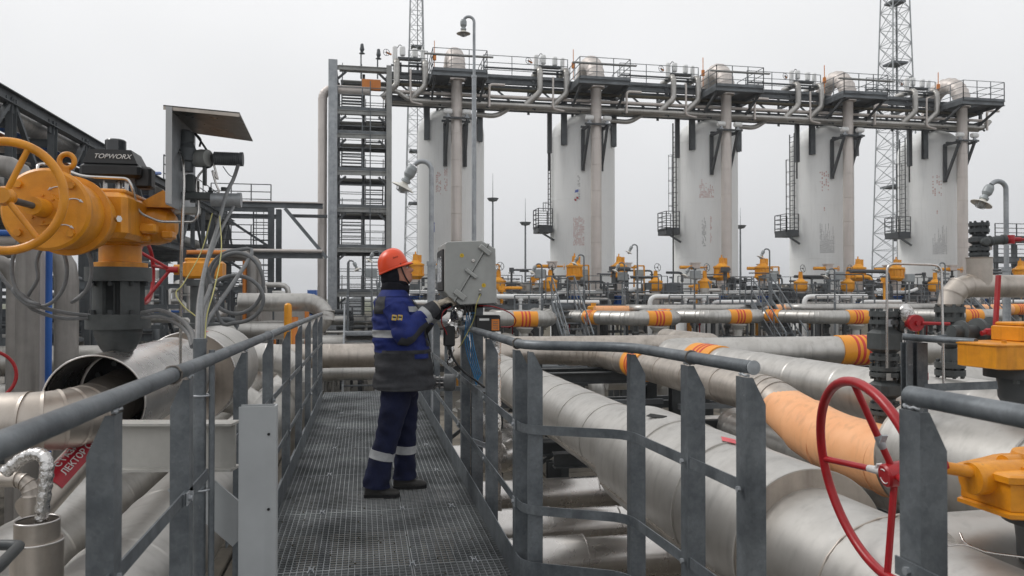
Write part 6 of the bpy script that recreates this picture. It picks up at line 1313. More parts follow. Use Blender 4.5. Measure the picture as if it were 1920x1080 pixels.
stack(s3, s3c, .098, [(.03, .9, 'n'), (.03, 1, 'f'), (.02, .8, 'n'), (.035, 1, 'f'), (.03, .7, 'n'), (.10, .85, 'b'), (.03, .7, 'n'), (.035, 1, 'f'), (.03, .8, 'n'), (.035, 1, 'f')], 'dark_steel')
c = V(s3c) + V((0, -.02, .17)); r_ = RT
MB().lathe([(0, .05), (.05, .06), (.06, .1), (.045, .12), (.045, .22), (.055, .23), (.055, .26), (0, .26)], c, (r_.x, r_.y, .12), 18).lathe([(0, 0), (.04, 0), (.045, .05), (.03, .06), (0, .06)], c + V((-.02, -.06, 0)), (-.2, -1, 0), 16).build('side_bonnet', 'valve_grey', s3)
MB().lathe([(0, -.045), (.035, -.045), (.04, 0), (.035, .045), (0, .045)], c + r_ * .32 + V((0, 0, .03)), (0, 0, 1), 12).cyl(c + r_ * .25 + V((0, 0, .03)), c + r_ * .42 + V((0, 0, .03)), .026, n=10).build('lever_hub', 'red_paint', s3)
MB().tube([c + r_ * .42 + V((0, 0, .03)), c + r_ * .95 + V((0, 0, .03))], .015, 10).build('lever', 'red_paint', s3)
tag(MB().tube(rounded([at(1663, 690, 7.4), at(1663, 494, 7.4), at(1765, 497, 7.3), at(1770, 745, 7.2)], .08, 5), .012, 10).build('steel_arch', 'stainless'), 'thin stainless tube arch standing between the dark valve stacks', 'tube')
hv = thing('lever_valve', 'grey ball valve with upright red lever, left of the upper yellow gear operator', 'valve', at(1840, 640, 6.6)); c = at(1836, 622, 6.7)
MB().lathe([(0, -.28), (.06, -.28), (.06, -.2), (.1, -.19), (.1, -.17), (.06, -.16), (.06, -.04), (.12, -.03), (.12, .0), (.07, .01), (.07, .1), (.13, .11), (.13, .14), (0, .14)], c, (1, 0, 0), 24).build('valve_body', 'valve_grey', hv)
MB().bbox(at(1858, 622, 6.55), (.1, .07, .06), .012).cyl(at(1840, 625, 6.55), at(1872, 620, 6.55), .022, n=10).build('lever_hub', 'red_paint', hv)
MB().beam(at(1866, 620, 6.5), at(1872, 516, 6.5), .065, .02).build('lever', 'red_paint', hv)
MB().tube([at(1700, 640, 6.9), at(1800, 628, 6.9), at(1815, 625, 6.9)], .022, 10).build('side_pipe', 'galvanised', hv)
fr_ = thing('walkway_railing', 'grey railing and post behind the first dark valve stack', 'railing', at(1722, 740, 6.3))
MB().tube([at(1692, 631, 6.4), at(1760, 637, 6.3), at(1830, 641, 6.0)], .028, 12).build('handrail', 'galvanised', fr_); MB().tube([at(1570, 622, 7.5), at(1692, 631, 6.4)], .02, 10).build('handrail', 'galvanised', fr_) if False else None
for px, wd in ((1724, .1), (1700, .06)): p = at(px, 640, 6.4); MB().chan((p.x, p.y, -1.2), (p.x, p.y, p.z - .01), wd, .07, .008, up=V((0, 1, 0))).build('post', 'galvanised', fr_)
MB().beam(at(1735, 727, 6.3), at(1870, 722, 5.75), .008, .06).build('mid_rail', 'galvanised', fr_)
fw = thing('foil_bag', 'clear crumpled foil bag tied behind the red lever of the first dark stack', 'bag', at(1700, 625, 7.6))
b = MB().ell(at(1699, 590, 7.6), (.085, .06, .11), 18, 12); b.v = [tuple(V(p) + noise.noise_vector(V(p) * 14) * .022) for p in b.v]; b.build('foil_wrap', 'foil', fw)
MB().tube([at(1697, 612, 7.6), at(1700, 700, 7.6)], .018, 8).build('foil_tail', 'foil', fw)
fk = thing('small_valve', 'small dark valve with red knob hanging between the dark stacks', 'valve', at(1705, 660, 6.9))
MB().lathe([(0, 0), (.02, 0), (.03, .05), (.02, .1), (.035, .14), (.02, .2), (.03, .26), (0, .3)], at(1706, 700, 6.9), n=10).build('valve_body', 'dark_steel', fk); MB().ell(at(1702, 654, 6.88), (.022, .022, .022), 8, 6).build('knob', 'red_paint', fk)

# ============================================================ GREY CABINET AND ITS FITTINGS
YB, YD = 5.75, .56
cb = thing('instrument_cabinet', 'grey slant-lidded instrument cabinet with display, which the worker touches', 'cabinet', (.8, 6.0, 1.4))
PXY = [(834, 457), (838, 453), (903, 451), (929, 466), (932, 569), (863, 572), (841, 556), (834, 547)]
PC = [atY(x, y, YB) for x, y in PXY]; n = len(PC)
ins = V((sum(p.x for p in PC) / n, YB, sum(p.z for p in PC) / n))
r0 = [p.lerp(ins, .025) for p in PC]; r1 = [p + V((0, .008, 0)) for p in PC]; r2 = [p + V((0, YD - .01, 0)) for p in PC]; r3 = [p.lerp(ins, .025) + V((0, YD, 0)) for p in PC]
vs = r0 + r1 + r2 + r3; fs = [(r * n + i, r * n + (i + 1) % n, (r + 1) * n + (i + 1) % n, (r + 1) * n + i) for r in range(3) for i in range(n)] + [tuple(range(n - 1, -1, -1)), tuple(range(3 * n, 4 * n))]
fs = [f[::-1] for f in fs]
MB().add(vs, fs).build('case', 'cabinet_grey', cb)
def F2(px, py, off=0): return atY(px, py, YB) + V((0, -off, 0))
s0, s1_ = F2(915, 457, .003), F2(851, 565, .003)
MB().beam(s0, s1_, .010, .016, up=V((0, 1, 0))).build('lid_seam', 'cabinet_grey', cb); MB().beam(s0 + V((.009, -.0052, 0)), s1_ + V((.009, -.0052, 0)), .004, .004, up=V((0, 1, 0))).build('lid_gap', 'dark_hole', cb)
ang = math.atan2((s0 - s1_).z, (s0 - s1_).x)
for (px, py, w_, h_) in ((909, 469, .105, .04), (883, 513, .11, .028), (862, 553, .10, .045)): MB().bbox(F2(px, py, .012), (w_, .022, h_), .006, ry=math.radians(38)).build('latch', 'cabinet_grey', cb)
for (px, py) in ((866, 479), (907, 535)): MB().lathe([(0, 0), (.016, 0), (.016, .002), (0, .002)], F2(px, py), (0, -1, 0), 16).build('warning_sticker', 'sticker_yellow', cb); MB().beam(F2(px - 1, py - 2, .003), F2(px + 1, py + 2, .003), .002, .002).build('sticker_mark', 'black_plastic', cb)
for (px, py, r) in ((887, 489, .013), (900, 544, .009), (900, 552, .011)): MB().lathe([(0, 0), (r, 0), (r, .008), (r * .5, .009), (0, .006)], F2(px, py), (0, -1, 0), 14).build('lock', 'stainless' if py < 550 else 'lagging', cb)
xw = PC[0].x - .004; zt_, zb_ = F2(834, 466).z, F2(834, 545).z
MB().bbox((xw, YB + .28, (zt_ + zb_) / 2), (.014, .46, (zt_ - zb_)), .006).build('display_frame', 'black_plastic', cb)
dw = MB().box((xw - .008, YB + .28, (zt_ + zb_) / 2 + .01), (.003, .34, .2)); dw.build('display_glass', 'glass_dark', cb)
b = MB()
for j in range(7): b.box((xw - .0105, YB + .16, (zt_ + zb_) / 2 - .08 + j * .03), (.002, .05, .012))
b.build('display_marks', 'sticker_white', cb, 'stuff')
st2 = thing('cabinet_stand', 'galvanised stand and clamps carrying the grey cabinet outside the railing', 'stand', (.93, 6, G))
MB().chan((.90, 6.15, G), (.90, 6.15, 1.44), .09, .06, .006, up=V((0, 1, 0))).build('stand_post', 'galvanised', st2); MB().beam((.62, 6.15, 1.425), (1.0, 6.15, 1.425), .06, .03).build('top_arm', 'galvanised', st2)
MB().chan((.85, 6.1, .35), (1.02, 6.1, .28), .04, .04, .004).build('clamp_bracket', 'galvanised_light', st2); MB().chan((.86, 6.1, .78), (1.02, 6.1, .74), .04, .04, .004).build('clamp_bracket', 'galvanised_light', st2)
def B(px, py, d=5.95): return at(px, py, d)
fo = thing('foil_lagging', 'crumpled silver foil lagging below the grey cabinet', 'foil', B(860, 640))
for cpx, r in (((860, 592), (.07, .06, .085)), ((851, 612), (.05, .05, .09)), ((868, 580), (.055, .05, .045)), ((846, 668), (.03, .04, .10))):
    b = MB().ell(B(*cpx), r, 20, 14); b.v = [tuple(V(p) + noise.noise_vector(V(p) * 16) * .03) for p in b.v]; b.build('foil_wrap', 'foil', fo)
lc = thing('lagged_column', 'rough lagged upright pipe with foil top and red strip, beyond the railing', 'pipe', B(929, 1000, 6.3)); p = at(929, 640, 6.3)
b = MB().tube([(p.x, p.y, 1.22 - k * .05) for k in range(18)], .042, 16); b.v = [tuple(V(q) + noise.noise_vector(V(q) * 14) * .018) for q in b.v]; b.build('foil_wrap', 'foil', lc)
b = MB().tube([(p.x, p.y, .40 - k * .04) for k in range(17)], .05, 18); b.v = [tuple(V(q) + noise.noise_vector(V(q) * 22) * .024) for q in b.v]; b.build('rough_lagging', 'lagging', lc)
MB().beam(at(916, 768, 6.1), at(916, 925, 6.1), .016, .01, up=V((0, 1, 0))).build('red_strip', 'red_paint', lc)
l2 = thing('lagged_column', 'second rough lagged upright pipe, nearer the worker, beyond the railing', 'pipe', B(880, 1000, 6.8)); p = at(878, 640, 6.7)
b = MB().tube([(p.x, p.y, .9 - k * .05) for k in range(40)], .045, 16); b.v = [tuple(V(q) + noise.noise_vector(V(q) * 22) * .022) for q in b.v]; b.build('rough_lagging', 'lagging', l2)
j1 = tag(MB().bbox(B(842, 630, 5.9), (.085, .08, .155), .008).bbox(B(842, 652, 5.9), (.03, .03, .03), .004).build('junction_box', 'black_plastic'), 'black junction box left of the blue cables below the cabinet', 'junction box')
j2 = thing('junction_box', 'black junction box with orange and white stickers below the right of the cabinet', 'junction box', B(913, 622, 5.8))
MB().bbox(B(913, 606, 5.85), (.19, .12, .125), .008).bbox(B(913, 592, 5.83), (.17, .1, .012), .003).build('box', 'black_plastic', j2)
c = B(913, 606, 5.85) + V((0, -.0622, 0)); MB().box(c + V((.055, 0, -.01)), (.058, .003, .085)).build('orange_sticker', 'sticker_orange', j2); MB().box(c + V((-.03, 0, .03)), (.075, .003, .016)).build('white_sticker', 'sticker_white', j2)
b = MB()
for j in range(5): b.box(c + V((.055, -.002, -.04 + j * .013)), (.04, .001, .004))
b.build('sticker_print', 'lagging', j2, 'stuff')
for dx in (.0, .025, .05, .075): tag(MB().lathe([(0, 0), (.012, 0), (.012, .03), (.016, .03), (.016, .045), (.01, .05), (.01, .075), (0, .075)], B(872, 573, 5.9) + V((dx, 0, 0)), (0, 0, -1), 10).build('cable_gland', 'black_plastic'), {.0: 'first', .025: 'second', .05: 'third', .075: 'fourth'}[dx] + ' black cable gland from the left under the grey cabinet', 'cable gland', 'cable glands under the cabinet')
for k in range(5): cable(f'{ORD[k]} light blue cable from the left hanging from the cabinet floor', [B(876 + k * 3.6, 586, 5.9), B(873 + k * 2.8, 612, 5.9 + k * .02), B(872 + k * 4.2, 640 + k * 3, 5.95), B(878 + k * 5.2, 672 + k * 5, 6.0), B(888 + k * 3.5, 700, 6.03), B(893 + k * 1.0, 722 - k * 3, 6.05)], .0042, 'cable_blue', 'blue cables below the cabinet')
cable('thin yellow green wire looping from the cabinet lock down past the blue cables', [F2(900, 552, .02), B(893, 572, 5.75), B(888, 600, 5.8), B(868, 640, 5.8), B(860, 652, 5.85)], .0035, 'cable_yellow', None)
cable('red cable arching out from the right of the cabinet to the black box', [B(898, 573, 5.85), B(925, 575, 5.8), B(955, 586, 5.75), B(967, 600, 5.75), B(960, 612, 5.78), B(940, 613, 5.82)], .0045, 'cable_red', None)
cable('red cable looping left below the cabinet beside the gloved hand', [B(845, 575, 5.85), B(831, 585, 5.8), B(828, 605, 5.8), B(836, 622, 5.85), B(842, 640, 5.88)], .0045, 'cable_red', None)
cable('black cable sagging from the left junction box past the railing', [B(845, 655, 5.9), B(850, 672, 5.9), B(868, 695, 5.9), B(890, 712, 5.9), B(908, 726, 6.0)], .009, 'black_plastic', None)
mo = thing('valve_motor', 'small grey finned motor with red cap just beyond the jacket hem', 'motor', B(833, 735, 6.3)); c = B(812, 717, 6.3)
MB().lathe([(0, 0), (.06, 0), (.06, .02), (.03, .02), (.03, .05), (.058, .05), (.058, .06), (.03, .06), (.03, .09), (.066, .09), (.07, .1), (.07, .17), (.06, .185), (0, .185)], c, RT, 26).build('motor_body', 'cable_grey', mo)
MB().lathe([(0, 0), (.035, 0), (.038, .04), (.03, .07), (0, .07)], c - RT * .07, RT, 16).build('red_cap', 'red_paint', mo)
for k in range(6): a = k * math.pi / 3; MB().cyl(c + RT * .02 + V((0, .045 * math.cos(a), .045 * math.sin(a))), c + RT * .09 + V((0, .045 * math.cos(a), .045 * math.sin(a))), .006, n=6).build('tie_rod', 'stainless', mo)
# ============================================================ THE WORKER
mat('jacket_blue', (0.014, 0.028, 0.17), (0.008, 0.016, 0.105), rough=0.75, scale=14, bump=0.0015, bscale=70, spec=0.3)
mat('jacket_grey', (0.046, 0.048, 0.054), (0.028, 0.029, 0.033), rough=0.8, scale=10, bump=0.0015, bscale=70, spec=0.3)
mat('trousers_navy', (0.010, 0.014, 0.045), (0.006, 0.008, 0.026), rough=0.85, scale=10, bump=0.0015, bscale=60, spec=0.25)
mat('reflective', (0.40, 0.41, 0.42), (0.30, 0.31, 0.32), rough=0.45, scale=20)
mat('hood_black', (0.012, 0.013, 0.018), (0.008, 0.008, 0.012), rough=0.9, scale=20, spec=0.2)
mat('helmet_orange', (0.80, 0.075, 0.015), (0.74, 0.062, 0.012), rough=0.32, scale=5)
mat('skin', (0.58, 0.29, 0.21), (0.46, 0.20, 0.14), rough=0.55, scale=22, bump=0.0006, bscale=200)
mat('glove_cream', (0.50, 0.45, 0.37), (0.38, 0.34, 0.28), rough=0.9, scale=30, bump=0.001, bscale=150)
mat('boot_black', (0.018, 0.017, 0.016), (0.03, 0.028, 0.025), rough=0.6, scale=12)
mat('lip', (0.34, 0.13, 0.10), rough=0.5); mat('hair_dark', (0.03, 0.02, 0.015), rough=0.8)
pm = thing('person', 'worker in blue and grey winter jacket and orange hard hat, working at the cabinet', 'person', (0, 0, 0))
def cr(P, n):
    P = [list(p) for p in P]; P = [[2 * a - b for a, b in zip(P[0], P[1])]] + P + [[2 * a - b for a, b in zip(P[-1], P[-2])]]; o = []
    for i in range(1, len(P) - 2):
        for j in range(n):
            t = j / n; o.append([0.5 * (2 * b + (c - a) * t + (2 * a - 5 * b + 4 * c - d) * t * t + (3 * b - a - 3 * c + d) * t ** 3) for a, b, c, d in zip(P[i - 1], P[i], P[i + 1], P[i + 2])])
    return o + [P[-2]]
def fold(p, s, amp, seed): q = V(p); return noise.noise(V((q.x * s[0], q.y * s[1], q.z * s[2])) + V((seed, seed, 0))) * amp
def loft(rings, n=48, sub=6, amp=0.0, fs_=(8, 8, 16), seed=0, pw=1.0, lo=0, cap=True):  # rings: cx, cy, z, hx, hy
    R_ = cr(rings, sub); vs = []; b = MB(); m = len(R_)
    for i, (cx, cy, z, hx, hy) in enumerate(R_):
        for k in range(n):
            a = 2 * math.pi * k / n; ca, sa = math.cos(a), math.sin(a); e = lambda v: math.copysign(abs(v) ** pw, v)
            p = V((cx + hx * e(ca), cy + hy * e(sa), z)); d = V((ca, sa, 0)); p += d * fold(p, fs_, amp, seed); vs.append(p)
    f = [(i * n + k, i * n + (k + 1) % n, (i + 1) * n + (k + 1) % n, (i + 1) * n + k) for i in range(m - 1) for k in range(n)]
    up = R_[-1][2] > R_[0][2]; f = f if up else [q[::-1] for q in f]; b.add(vs, f, True)
    if cap:
        for s_, q in ((0, R_[0]), (m - 1, R_[-1])): b.add([vs[s_ * n + k] for k in range(n)] + [V(q[:3])], [((k + 1) % n, k, n) if (s_ == 0) == up else (k, (k + 1) % n, n) for k in range(n)], True)
    return b
def limb(P, n=32, sub=8, amp=0.0, s=(22, 22, 22), seed=0, fl=1.0):  # P: x, y, z, r
    Q = cr(P, sub); pts = [V(q[:3]) for q in Q]; b = MB(); u = None; vs = []
    for i, p in enumerate(pts):
        t = (pts[min(i + 1, len(pts) - 1)] - pts[max(i - 1, 0)]).normalized()
        if u is None: _, _, u = frame(t, V((1, 0, 0)) if abs(t.z) > .9 else V((0, 0, 1)))
        u = (u - t * u.dot(t)).normalized(); sd = t.cross(u)
        for k in range(n):
            a = 2 * math.pi * k / n; d = sd * math.cos(a) * fl + u * math.sin(a); q = p + d * Q[i][3]; vs.append(q + d * fold(q, s, amp, seed))
    m = len(pts); b.add(vs, [(i * n + k, i * n + (k + 1) % n, (i + 1) * n + (k + 1) % n, (i + 1) * n + k) for i in range(m - 1) for k in range(n)], True)
    b.add(vs[:n], [tuple(range(n - 1, -1, -1))], True); b.add(vs[-n:], [tuple(range(n))], True)
    return b
def skin_mesh(verts, edges, radii, sub=2, root=0):
    me = bpy.data.meshes.new('tmp'); me.from_pydata(verts, edges, []); ob = bpy.data.objects.new('tmp', me); COL.objects.link(ob)
    md = ob.modifiers.new('s', 'SKIN'); sl = me.skin_vertices[0].data
    for i, r in enumerate(radii): sl[i].radius = (r, r) if not isinstance(r, tuple) else r; sl[i].use_root = i == root
    md.use_smooth_shade = True; s = ob.modifiers.new('u', 'SUBSURF'); s.levels = s.render_levels = sub
    dg = bpy.context.evaluated_depsgraph_get(); m2 = bpy.data.meshes.new_from_object(ob.evaluated_get(dg))
    b = MB(); b.add([v.co.copy() for v in m2.vertices], [tuple(p.vertices) for p in m2.polygons], True)
    bpy.data.objects.remove(ob); return b
# body: head, neck and trunk and limbs as one continuous skin
bv = [(0.0, 0, .95), (-.02, 0, 1.15), (-.02, 0, 1.38), (-.035, 0, 1.50), (-.01, 0, 1.58), (0.0, 0, 1.64),
      (-.02, -.14, 1.40), (.05, -.235, 1.23), (.26, -.16, 1.41), (-.0, .14, 1.40), (.13, .225, 1.23), (.31, .09, 1.40),
      (0.0, -.09, .88), (-.05, -.10, .5), (-.15, -.11, .1), (.02, .09, .88), (.06, .10, .5), (.06, .12, .1)]
be = [(0, 1), (1, 2), (2, 3), (3, 4), (4, 5), (3, 6), (6, 7), (7, 8), (3, 9), (9, 10), (10, 11), (0, 12), (12, 13), (13, 14), (0, 15), (15, 16), (16, 17)]
brd = [.11, .10, .09, .05, .05, .05, .035, .035, .028, .035, .035, .028, .08, .055, .04, .08, .055, .04]
body = skin_mesh(bv, be, brd)
hr = [(-.012, 1.545, .062, .060, 0), (-.005, 1.575, .072, .062, 0), (.008, 1.592, .092, .056, 0), (.014, 1.608, .100, .060, .004), (.014, 1.622, .101, .064, .003), (.013, 1.636, .100, .067, .009), (.012, 1.644, .100, .068, .005), (.011, 1.652, .100, .069, .010), (.010, 1.662, .099, .070, .010),
      (.009, 1.672, .099, .072, .026), (.008, 1.682, .099, .073, .034), (.007, 1.694, .099, .074, .026), (.006, 1.706, .099, .075, .016), (.004, 1.718, .100, .075, .008), (.002, 1.730, .102, .075, .006), (.0, 1.75, .104, .075, .003), (-.003, 1.78, .100, .073, 0), (-.006, 1.81, .085, .064, 0), (-.008, 1.83, .05, .04, 0), (-.008, 1.838, .005, .005, 0)]
H = cr(hr, 3); n = 48; vs = []
for cx, z, hx, hy, nb in H:
    for k in range(n):
        a = 2 * math.pi * k / n - math.pi; x, y = cx + hx * math.cos(a), hy * math.sin(a)
        if math.cos(a) > 0: x += nb * math.exp(-(y / (.009 + .25 * max(0, 1.70 - z))) ** 2)
        if math.cos(a) > .3 and 1.69 < z < 1.725: x -= .009 * math.exp(-((abs(y) - .030) / .012) ** 2) * math.exp(-((z - 1.708) / .009) ** 2)
        if math.cos(a) > .2 and z < 1.68: x += .004 * math.exp(-((abs(y) - .045) / .014) ** 2) * math.exp(-((z - 1.675) / .014) ** 2)
        vs.append((x, y, z))
m = len(H); body.add(vs, [(i * n + k, i * n + (k + 1) % n, (i + 1) * n + (k + 1) % n, (i + 1) * n + k) for i in range(m - 1) for k in range(n)], True)
bo_ = body.build('body', 'skin', pm)
for s_ in (-1, 1):
    MB().ell((.091, s_ * .030, 1.707), (.0105, .0125, .009), 12, 8).build('eye', 'sticker_white', bo_)
    MB().ell((.1005, s_ * .030, 1.707), (.003, .0055, .0055), 10, 6).build('iris', 'hair_dark', bo_)
    MB().tube(spline([(.094, s_ * .018, 1.714), (.101, s_ * .030, 1.7155), (.090, s_ * .046, 1.711)], 4), .0035, 6).build('eyelid', 'skin', bo_)
    MB().tube(spline([(.107, s_ * .014, 1.724), (.104, s_ * .032, 1.729), (.090, s_ * .048, 1.724)], 4), .0042, 6).build('eyebrow', 'hair_dark', bo_)
MB().tube(spline([(.098, -.026, 1.643), (.1155, -.012, 1.6455), (.1185, 0, 1.646), (.1155, .012, 1.6455), (.098, .026, 1.643)], 5), [.002 + .0032 * math.sin(math.pi * k / 20) for k in range(21)], 8).build('upper_lip', 'lip', bo_)
MB().tube(spline([(.098, -.024, 1.641), (.112, -.012, 1.637), (.1155, 0, 1.636), (.112, .012, 1.637), (.098, .024, 1.641)], 5), [.002 + .0036 * math.sin(math.pi * k / 20) for k in range(21)], 8).build('lower_lip', 'lip', bo_)
# black hood under the helmet: covers all but the face
hv_ = []; hb = MB(); Hh = cr([(-.03, 1.50, .105, .095), (-.025, 1.54, .098, .082), (-.018, 1.575, .094, .078), (-.012, 1.60, .098, .078), (-.008, 1.64, .104, .082), (-.008, 1.68, .104, .085), (-.012, 1.715, .104, .084), (-.02, 1.745, .094, .078), (-.024, 1.775, .075, .06)], 5)
for i, (cx, z, hx, hy) in enumerate(Hh):
    for k in range(41):
        zf = min(1, max(0, (z - 1.585) / .03)); top = min(1, max(0, (z - 1.712) / .016)); op = math.radians(4 + 70 * zf * (1 - top) + 0)
        a = op + (2 * math.pi - 2 * op) * k / 40; p = V((cx + hx * math.cos(a) + (.010 if 1.712 < z < 1.73 and math.cos(a) > .3 else 0), hy * math.sin(a), z)); p += V((math.cos(a), math.sin(a), 0)) * fold(p, (20, 20, 40), .006, 3); hv_.append(p)
mh = len(Hh); hb.add(hv_, [(i * 41 + k, i * 41 + k + 1, (i + 1) * 41 + k + 1, (i + 1) * 41 + k) for i in range(mh - 1) for k in range(40)], True)
hood = hb.build('balaclava', 'hood_black', pm); sm_ = hood.modifiers.new('thickness', 'SOLIDIFY'); sm_.thickness = .006; sm_.offset = 1
for s_ in (-1, 1): MB().tube(spline([(.045, s_ * .088, 1.745), (.052, s_ * .084, 1.70), (.066, s_ * .072, 1.64), (.085, s_ * .045, 1.595), (.092, 0, 1.584)], 5), .006, 6).build('chin_strap', 'black_plastic', pm)
# helmet
hb = MB(); vs = []; prof = [(0.0, 1.0), (.30, .965), (.55, .86), (.75, .70), (.88, .50), (.96, .25), (1.0, 0.0), (1.0, -.10)]; PR = cr(prof, 4)
cx0, z0_ = -.014, 1.735; n = 56
for q, h in PR:
    for k in range(n):
        a = 2 * math.pi * k / n; x = 0.116 * q * math.cos(a); y = .106 * q * math.sin(a)
        ridge = .006 * math.exp(-(y / .014) ** 2) * (q < .97) + .003 * math.exp(-((abs(y) - .045) / .008) ** 2) * (q < .9)
        vs.append((cx0 + x, y, z0_ + .132 * max(h, -.1) + ridge + x * .10))
m = len(PR); hb.add(vs, [(i * n + k, (i + 1) * n + k, (i + 1) * n + (k + 1) % n, i * n + (k + 1) % n) for i in range(m - 1) for k in range(n)], True)
hel = hb.build('hard_hat', 'helmet_orange', pm)
br2 = MB(); vs = []
for j in range(4):
    for k in range(n):
        a = 2 * math.pi * k / n; f = max(0, math.cos(a)) ** 1.6; ext = (.0 + j / 3 * (.005 + .036 * f)); q = 1.0
        x = (.116 + ext) * math.cos(a); y = (.106 + ext * .8) * math.sin(a); vs.append((cx0 + x, y, z0_ - .012 + x * .10 - .012 * (j / 3) ** 2 * (1 + f)))
br2.add(vs, [(i * n + k, (i + 1) * n + k, (i + 1) * n + (k + 1) % n, i * n + (k + 1) % n) for i in range(3) for k in range(n)], True)
bb_ = br2.build('brim', 'helmet_orange', hel); sm_ = bb_.modifiers.new('thickness', 'SOLIDIFY'); sm_.thickness = .004
sc_ = MB()                                                # scrawled pen mark on the side of the helmet
for P in ([(.03, 1.795), (.022, 1.80), (.020, 1.788), (.030, 1.788), (.031, 1.793)], [(.036, 1.79), (.038, 1.798), (.042, 1.789), (.046, 1.796)], [(.05, 1.798), (.055, 1.797), (.051, 1.789), (.058, 1.79)]):
    pts = []
    for x, z in P:
        h = (z - z0_ - x * .1) / .132; q = math.sqrt(max(0, 1 - h * h)) * 1.02; y = -.106 * math.sqrt(max(0.0, (q * 1.0) ** 2 - (x / .116) ** 2)) - .001; pts.append((x + cx0, y - .001, z))
    sc_.tube(pts, .0013, 5)
sc_.build('pen_mark', 'hood_black', hel, 'stuff')
# the head is tipped back a little, the helmet a little more
def tip(o, ang, piv):
    mt = Matrix.Translation(V(piv)) @ Matrix.Rotation(-ang, 4, 'Y') @ Matrix.Translation(-V(piv))
    for v in o.data.vertices:
        k = 1.0 if o.name != 'body' else min(1, max(0, (v.co.z - 1.56) / .04))
        if k > 0: v.co = v.co.lerp(mt @ v.co, k)
allk = [o for o in bpy.data.objects if o.parent and (o.parent == pm or o.parent == bo_ or o.parent == hel)]
for o in allk:
    if o.name.split('.')[0] in ('hard_hat', 'brim', 'pen_mark'): tip(o, .30, (-.01, 0, 1.66))
    else: tip(o, .16, (-.02, 0, 1.58)) if o.name.split('.')[0] != 'balaclava' else None
mt_ = hood.data
for v in mt_.vertices:
    k = min(1, max(0, (v.co.z - 1.54) / .06)); mtx = Matrix.Translation(V((-.02, 0, 1.58))) @ Matrix.Rotation(-.16, 4, 'Y') @ Matrix.Translation(-V((-.02, 0, 1.58))); v.co = v.co.lerp(mtx @ v.co, k)
# jacket
JR = [(.058, 0, .800, .225, .25), (.055, 0, .815, .236, .258), (.045, 0, .95, .222, .245), (.030, 0, 1.08, .212, .235), (.012, 0, 1.20, .203, .23), (-.004, 0, 1.32, .190, .228), (-.018, 0, 1.42, .165, .215), (-.028, 0, 1.475, .138, .18), (-.030, 0, 1.515, .112, .135), (-.024, 0, 1.55, .100, .10)]
def jacket_part(z0, z1, m, name, seed=5):
    P = cr(JR, 12); b = MB(); n = 64; rows = [p for p in P if z0 - .004 <= p[2] <= z1 + .004]
    vs = []
    for cx, cy, z, hx, hy in rows:
        for k in range(n):
            a = 2 * math.pi * k / n; ca, sa = math.cos(a), math.sin(a); p = V((cx + hx * math.copysign(abs(ca) ** .86, ca), hy * math.copysign(abs(sa) ** .86, sa), z))
            am = .016 if z < 1.5 else .005; d = V((ca, sa, 0)); f = fold(p, (7, 9, 13), am, seed) + fold(p, (16, 16, 34), am * .55, seed + 9) + fold(p, (3, 3, 22), am * .8, 2)
            vs.append(p + d * f)
    r = len(rows); b.add(vs, [(i * n + k, i * n + (k + 1) % n, (i + 1) * n + (k + 1) % n, (i + 1) * n + k) for i in range(r - 1) for k in range(n)], True)
    if z0 < .81: b.add([V(v) for v in vs[:n]] + [V((.05, 0, .83))], [((k + 1) % n, k, n) for k in range(n)], False)
    return b.build(name, m, pm)
jacket_part(.79, 1.085, 'jacket_grey', 'jacket_skirt'); jk = jacket_part(1.08, 1.50, 'jacket_blue', 'jacket'); jacket_part(1.495, 1.56, 'jacket_blue', 'shoulder_yoke')
def shell(z0, z1, a0, a1, off, m, name, tilt=0.0, seed=5, sub=10):  # a strip or patch that follows the jacket's surface
    P = cr(JR, 12); zs = [z0 + (z1 - z0) * i / sub for i in range(sub + 1)]; n = 28; vs = []
    def row(z):
        z = min(max(z, P[0][2]), P[-1][2])
        for i in range(len(P) - 1):
            if P[i][2] <= z <= P[i + 1][2]: u = (z - P[i][2]) / max(1e-6, P[i + 1][2] - P[i][2]); return [a + (b - a) * u for a, b in zip(P[i], P[i + 1])]
        return P[-1]
    for zc in zs:
        for k in range(n + 1):
            a = math.radians(a0 + (a1 - a0) * k / n); z = zc + tilt * (k / n); cx, cy, _, hx, hy = row(z); ca, sa = math.cos(a), math.sin(a)
            p = V((cx + hx * math.copysign(abs(ca) ** .86, ca), hy * math.copysign(abs(sa) ** .86, sa), z)); am = .016 if z < 1.5 else .005
            f = fold(p, (7, 9, 13), am, seed) + fold(p, (16, 16, 34), am * .55, seed + 9) + fold(p, (3, 3, 22), am * .8, 2); vs.append(p + V((ca, sa, 0)) * (f + off))
    m_ = n + 1; return MB().add(vs, [(i * m_ + k, i * m_ + k + 1, (i + 1) * m_ + k + 1, (i + 1) * m_ + k) for i in range(sub) for k in range(n)], True).build(name, m, jk if 'strip' in name or 'panel' in name or 'flap' in name else pm)
shell(1.195, 1.250, 150, 292, .004, 'reflective', 'reflective_strip')
shell(1.075, 1.10, 230, 360, .005, 'jacket_grey', 'side_panel'); shell(1.035, 1.07, 292, 330, .008, 'jacket_blue', 'pocket_flap')
shell(1.37, 1.50, 208, 246, .005, 'jacket_grey', 'shoulder_panel', seed=5); shell(1.385, 1.425, 300, 345, .004, 'reflective', 'chest_strip')
shell(1.12, 1.48, 338, 382, .005, 'jacket_grey', 'front_panel'); shell(.82, 1.52, 356, 364, .012, 'hood_black', 'zip_flap')
cl = MB(); vs = []
